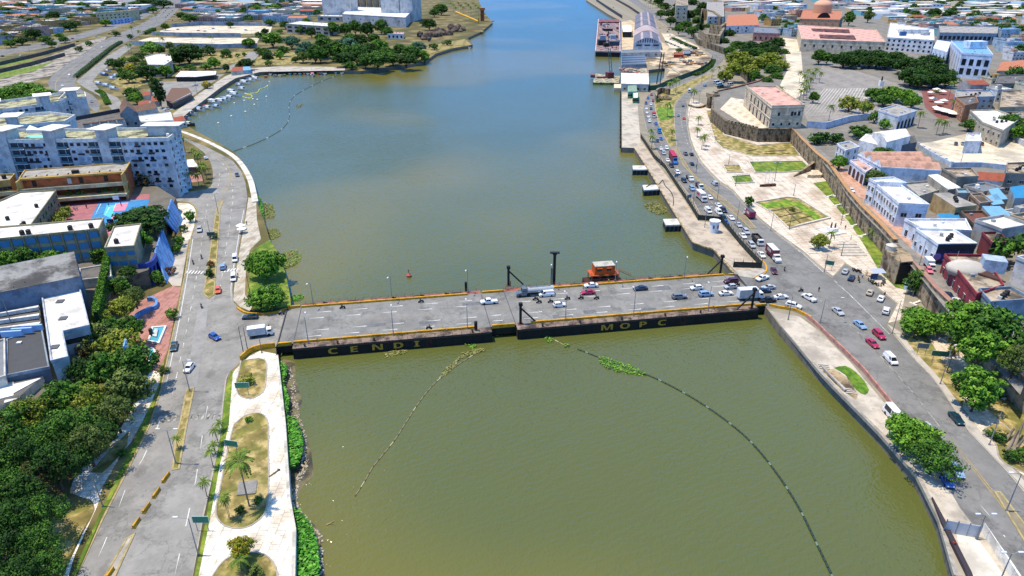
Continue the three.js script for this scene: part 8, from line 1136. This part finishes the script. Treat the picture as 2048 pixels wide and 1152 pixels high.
[[1657,242,9],[1722,240,9],[1835,256,9],[1872,270,8],[1896,200,12],[1868,205,8],[1905,225,7],[2044,372,9],[1885,268,7],[1560,190,5]].forEach(([x,y,h],i)=>palm(x,y,h,3.6,`palm ${['standing left behind the garden wall', 'standing right behind the garden wall', 'between the hall and the car park', 'at the car park corner', 'tall beside the deco building', 'between the white parasols', 'at the orange brown house', 'at the right edge below the car park', 'low beside the car park palms', 'behind the arcaded palace roof'][i]}`,{base:HR}));
for(let i=0;i<11;i++)palm(1284+i*4.2,8+i*2.2+(i%2)*2,13,4.5,`palm in the tall row along the far avenue, ${ORD[i]} from the top`);
// left bank far
grove([['round','bright',18,186,24,13],['round','bright',48,178,24,14],['round','bright',78,188,22,12],['round','mid',60,196,18,9],['round','mid',30,200,18,9],['round','bright',92,196,12,8]],'in the big clump behind the rear apartment block');
grove([['wide','bright',302,96,28,11,'wide bright tree above the arched pavilion'],['round','deep',375,103,36,20,'very large dark round tree right of the arched pavilion'],['round','yellow',262,138,15,12,'golden flowering tree beside the boat yard'],['round','deep',290,142,22,14,'dark tree between pavilion and golden tree'],['round','mid',268,118,14,8,'clipped dark shrubbery at the service road'],['tall','deep',316,178,9,22,'tall dark pine beside the marina clubhouse'],['tall','olive',306,168,7,16,'bare olive conifer behind the tall pine'],['round','bright',271,194,12,9,'bright tree by the red tiled marina huts'],['round','mid',262,184,12,9,'tree at the end of the boat yard lawn'],['bush','bright',352,136,10,5,'bright shrub between pavilion and canteen'],['bush','mid',380,134,14,6,'shrub behind the white canteen'],['bush','bright',412,132,12,6,'shrub right behind the white canteen'],['bush','yellow',414,168,10,6,'yellow shrub by the marina car park'],['round','deep',452,134,8,8,'small tree beside the pink roofed kiosk'],['bush','mid',536,126,8,5,'shrub on the marina lawn'],['wide','bright',498,84,18,11,'flat topped bright tree at the end of the sloping lots'],['round','bright',544,76,28,18,'large bright tree right of the sloping lots'],['round','blue',583,82,22,15,'greyish tree before the white office'],['round','blue',612,92,18,13,'lower greyish tree before the white office'],['round','bright',546,14,30,14,'large bright tree at the top among far houses'],['round','bright',514,16,22,12,'smaller bright tree at the top among far houses'],['round','lime',591,27,16,10,'lime tree left of the mill annexe'],['round','bright',210,44,20,11,'bright roadside tree before the cream apartments'],['round','mid',330,52,12,10,'tree at the upper car park corner'],['round','mid',378,35,26,14,'trees at the jam street corner'],['round','deep',362,30,20,12,'dark tree at the jam street corner']],'');
grove([['round','mid',629,104,22,18],['round','mid',650,90,28,22],['round','bright',640,108,16,14],['round','mid',672,98,28,20],['round','blue',694,92,28,22],['round','mid',712,104,26,20],['round','deep',690,116,24,14],['round','bright',758,94,22,20],['round','mid',754,116,28,17],['round','mid',785,116,22,12],['round','mid',800,98,20,14],['round','mid',824,104,22,16],['round','deep',812,118,24,13],['round','blue',835,92,20,12],['bush','mid',702,129,16,8],['round','mid',730,118,18,14],['round','mid',664,54,20,18],['round','mid',690,56,20,18],['round','mid',710,52,20,20],['round','deep',735,56,22,20],['round','mid',762,50,22,20],['round','mid',776,62,16,14],['round','deep',858,46,24,16],['round','mid',882,16,30,20],['round','mid',868,24,20,14],['round','deep',622,62,16,14],['round','mid',640,74,16,12],['round','mid',748,76,18,13],['round','deep',722,78,20,14],['round','mid',700,76,20,14],['round','bright',845,108,16,10],['round','mid',772,104,22,14],['round','deep',735,100,24,18],['bush','mid',850,116,12,6],['bush','mid',868,92,14,7],['bush','olive',895,84,14,6]],'of the river point wood below the mill, left to right');
for(let i=0;i<12;i++)palm(902+i*5,22+(i%3)*5,15,5,`palm on the river point by the conveyor, ${ORD[i]} from the left`);
[[270,178,12],[320,88,12],[328,94,10],[266,72,12],[281,78,10],[314,45,12],[264,108,10],[258,106,9],[175,50,10],[154,72,9],[427,102,16],[36,92,8],[66,88,8],[85,92,8],[14,98,9],[400,40,10]].forEach(([x,y,h],i)=>palm(x,y,h,4,`palm ${['in the boat yard lawn', 'above the wide bright tree, left', 'above the wide bright tree, right', 'at the underpass mouth', 'beside the bright wall hedge', 'on the jam street', 'at the hedge end, right', 'at the hedge end, left', 'before the cream apartments', 'by the low red car', 'tall and bare in the marina lawn', 'in the upper street row, second', 'in the upper street row, third', 'in the upper street row, fourth', 'in the upper street row, first', 'above the kerbside car row'][i]}`));
grove([['round','deep',138,50,24,14],['round','deep',108,30,26,15],['round','mid',10,72,16,12],['round','deep',42,80,20,10],['round','deep',65,66,22,14],['round','mid',90,78,18,10],['round','bright',119,70,12,8],['round','mid',40,10,26,14],['round','mid',165,10,26,14],['round','deep',290,4,50,16],['round','deep',325,6,40,16],['round','mid',270,8,34,14],['round','mid',305,18,24,12],['round','mid',22,40,18,9],['round','mid',275,26,16,10],['bush','mid',177,86,10,6],['bush','mid',158,97,10,6],['bush','olive',230,66,16,7],['round','mid',55,58,18,11],['round','mid',128,78,14,8],['round','deep',85,48,22,12],['round','mid',185,32,18,10],['round','mid',240,22,22,12],['round','deep',70,22,24,13],['round','mid',8,20,26,13],['round','mid',120,8,30,14],['round','deep',220,6,36,15],['round','mid',20,86,14,9],['round','mid',102,86,12,8]],'among the far left houses');
// ---------- far houses ----------
const obstacles=AUTO.filter((o)=>/house|building|block|palace|church|shed|canopy|row|tower|office|hall|villa|silo|factory|villa|annexe|pavilion|canteen/.test(o.name)).map((o)=>{const b=new THREE.Box3();o.traverse((c)=>{if(c.name==='wall'){c.geometry.computeBoundingBox();b.union(c.geometry.boundingBox);}});const z=b.getSize(V(0,0,0)).multiplyScalar(-0.13);return b.expandByVector(z);});
const inPoly=(q,x,y)=>{let k=false;for(let i=0,j=q.length-1;i<q.length;j=i++)if((q[i][1]>y)!==(q[j][1]>y)&&x<(q[j][0]-q[i][0])*(y-q[i][1])/(q[j][1]-q[i][1])+q[i][0])k=!k;return k;};
const CW=[['white','#d9dce0'],['cream','#cfc5ab'],['pale blue','#a9c0d4'],['grey','#a3a5a6'],['ochre','#b9955a'],['pink','#c49a8c'],['sand','#b8a98c'],['turquoise','#79aeb4']],RW={white:'white roof',grey:'grey roof',stained:'stained roof',red:'red tiled roof',orange:'orange roof',zinc:'zinc roof',sky:'blue roof',rust:'rusty roof'},RK=['white','white','grey','stained','stained','grey','red','grey','zinc','sky','rust','white','white','zinc','stained','grey','orange'];
const shares={},rest=mb(),woods=[];
function quarter(where,poly,base,angle,k,most,excl=[]){
const c=Math.cos(angle),s=Math.sin(angle),W=xz(poly,base),bx=W.map((p)=>p[0]*c+p[1]*s),bz=W.map((p)=>-p[0]*s+p[1]*c),found=[];
let row=0;
for(let v=Math.max(...bz);v>Math.min(...bz);row++){
const far=Math.max(1,Math.hypot(v,300)/600)*k,d=15*far;
for(let u=Math.min(...bx)+rr(0,10);u<Math.max(...bx);){
const w=rr(11,20)*far,cu=u+w/2,cv=v-d/2,x=cu*c-cv*s,z=cu*s+cv*c;u+=w+(rnd()<0.15?rr(5,9)*far:rr(0.4,1.5));const[px,py]=toPx(V(x,base,z));
if(!inPoly(poly,px,py)||excl.some((e)=>inPoly(e,px,py))||obstacles.some((b)=>x+w*0.42>b.min.x&&x-w*0.42<b.max.x&&z+d*0.42>b.min.z&&z-d*0.42<b.max.z))continue;
if(rnd()<0.22){woods.push(V(x,base,z),rr(5,9),rr(6,10));continue;}
found.push([x,z,w,d*rr(0.8,0.95),row]);
}
v-=d+(row%3===2?6:1);
}
const keepN=Math.min(most,found.length);
for(const[x,z,w,d]of found.slice(keepN)){const h=rr(4,9),q=[[-w/2,d/2],[w/2,d/2],[w/2,-d/2],[-w/2,-d/2]].map(([a,b])=>[x+a*c-b*s,z+a*s+b*c]),t=new THREE.Color(pick(CW)[1]),r=new THREE.Color(pick(['#dddad2','#a29e97','#b0a491','#a0705a','#cfccc4','#8fa8b4','#8a8782','#dedbd4','#b9b5ac']));rest.col=[t.r,t.g,t.b];rest.sides(q,base-1,base+h);rest.col=[r.r,r.g,r.b];rest.sheet(q,base+h);rest.col=[0.04,0.05,0.06];for(let k=0;k<3;k++){const p=at2(q[0],q[1],0.2+k*0.3);rest.box(p[0],base+h-3,p[1]+0.1,w/8,1.6,0.4,-angle);}}
for(let i=0;i<keepN;i++){
const[x,z,w,d]=found[i],[cw,hex]=where.includes('cluster')||where.includes('square')?CW[[0,1,3,6,0][i%5]]:pick(CW),roof=where.includes('cluster')?pick(['white','grey','stained','zinc','sky']):pick(RK),h=rr(4,9)+(rnd()<0.15?5:0),q=[[-w/2,d/2],[w/2,d/2],[w/2,-d/2],[-w/2,-d/2]].map(([a,b])=>[x+a*c-b*s,z+a*s+b*c]),key=cw+roof+where;shares[key]=(shares[key]||0)+1;
const tiled=roof==='red'||roof==='orange',big=w/Math.hypot(x,z)>0.013;
building('far_house',`${shares[key] > 1 ? ORD[shares[key] - 1] + ' ' : 'nearest '}${cw} house with a ${RW[roof]} ${where}`,'house',[],base+h,base,{world:q,roof,wall:W_(hex,12),parapet:tiled?0:0.7,gable:tiled?2.2:0,win:big?[[0,h>7?2:1,Math.max(2,Math.round(w/4)),1.3,1.4,1.1,3.1]]:[[0,1,3,w/6,1.8,1.4,3]],extra:(g)=>{if(!tiled&&rnd()<0.6)P(g,'roof_room',mb().box(x+rr(-2,2),base+h,z-d*0.15,w*0.3,2.6,d*0.3,-angle),W_(pick(CW)[1]));if(!tiled&&rnd()<0.5)tank(g,x-w*0.25,base+h,z,0.9,pick([DARK,WHITE]));}});
}
}
quarter('at the far left',[[-80,-30],[318,-20],[318,2],[270,28],[215,44],[150,60],[70,78],[-80,100]],0,0.15,0.95,100,[[[196,30],[230,30],[230,58],[196,58]]]);
quarter('behind the sloping car parks',[[372,6],[400,-30],[640,-30],[636,44],[400,44]],0,0.05,1.1,36);
quarter('in the upper right old town',[[1500,-40],[2200,-40],[2120,150],[2000,112],[1985,84],[1870,78],[1770,42],[1690,22]],HR,-0.12,0.9,110);
quarter('right of the square',[[1918,170],[2120,150],[2120,300],[2010,258],[2000,235],[1925,205]],HR,-0.1,0.9,22);
quarter('in the blue roofed cluster',[[1944,366],[2120,366],[2120,640],[2010,570],[1968,505]],HR,-0.35,0.72,40);
quarter('behind the stone palace',[[1400,-40],[1570,-40],[1600,20],[1598,58],[1590,74],[1566,74],[1520,48],[1505,24],[1452,22],[1440,0]],HR,-0.3,0.9,24);
building('canopy','white sail canopy over a terrace beside the front apartment block','canopy',[[374,334],[398,334],[386,318],[368,320]],4,0,{roof:'white',parapet:0,wall:W_('#5a544e')});
cover('terrace','pink paved terrace between canopy and bay palms','terrace',[[368,340],[398,336],[406,362],[380,366]],PINK,0.04);
grove([['round','mid',425,120,10,8],['bush','mid',445,112,6,4],['bush','mid',460,111,6,4],['bush','mid',475,110,6,4],['bush','mid',488,108,6,4],['round','mid',350,100,14,9],['round','mid',335,118,12,9],['round','mid',240,140,8,6],['bush','bright',300,150,8,5],['round','blue',600,102,14,10],['round','mid',565,100,14,11],['bush','mid',402,100,9,5],['round','deep',460,48,14,9],['round','mid',540,44,18,10],['round','mid',570,48,18,12],['round','bright',612,40,14,9],['round','mid',225,125,14,10],['round','deep',238,128,12,9],['bush','bright',246,118,10,6],['round','mid',255,150,16,11],['round','olive',282,110,14,10],['bush','mid',290,128,12,9],['round','deep',322,122,10,6],['round','bright',330,140,16,11],['bush','mid',345,112,14,10],['round','olive',358,118,12,9],['round','mid',395,112,10,6],['bush','deep',418,98,16,11],['round','bright',428,124,14,10],['round','mid',452,104,12,9],['bush','olive',515,98,10,6],['round','mid',528,104,16,11],['round','deep',535,112,14,10],['bush','bright',558,108,12,9],['round','mid',590,118,10,6],['round','olive',605,112,16,11],['bush','mid',520,70,14,10],['round','deep',530,62,12,9],['round','bright',560,62,10,6],['bush','mid',600,58,16,11],['round','olive',615,50,14,10],['round','mid',630,58,12,9],['bush','deep',260,72,10,6],['round','bright',300,90,16,11],['round','mid',318,98,14,10],['bush','olive',340,90,12,9],['round','mid',478,132,10,6],['round','deep',492,126,16,11]],'of the marina hillside');
building('cream_apartments','cream three storey apartments beside the upper far left street','apartment block',[],15,0,{world:(()=>{const a=G(196,47),b=G(262,42);return[[a.x,a.z],[b.x,b.z],[b.x,b.z-34],[a.x,a.z-30]];})(),wall:W_('#c9bd97',14),roof:'white',parapet:1,win:[[0,3,8,2,2,1.6,4.4]]});
building('blue_shop','pale blue shop front with dark glazing below the cream apartments','shop',[],7,0,{world:(()=>{const a=G(222,50),b=G(262,45);return[[a.x,a.z],[b.x,b.z],[b.x,b.z-8],[a.x,a.z-8]];})(),wall:W_('#a9c4ea',14),roof:'grey',win:[[0,2,6,3,1.8,0.8,3.2,{mat:M('#2a4a9a',0.3)}]]});
S('distant_houses','mass of tiny distant rooftops fading out at the top edges','distant houses',rest,new THREE.MeshStandardMaterial({vertexColors:true,roughness:0.9,side:THREE.DoubleSide}),null,'stuff');
{// garden trees among the far roofs, too many and too small to tell apart
const crown=leafGeo(77,1,1,40,22,0.2,GREENS.mid,{low:-0.6,cr:1.2}),n=woods.length/3,im=new THREE.InstancedMesh(crown,LEAFM,n),q=new THREE.Quaternion();
for(let i=0;i<n;i++)im.setMatrixAt(i,new THREE.Matrix4().compose(woods[i*3].clone().setY(woods[i*3].y+1.5),q.setFromAxisAngle(V(0,1,0),i),V(woods[i*3+1],woods[i*3+2],woods[i*3+1])));
im.name='garden_trees';im.castShadow=im.receiveShadow=true;tag(im,'scattered garden trees among the far rooftops','trees',null,'stuff');scene.add(im);
}
settle();
renderer.render(scene,camera);
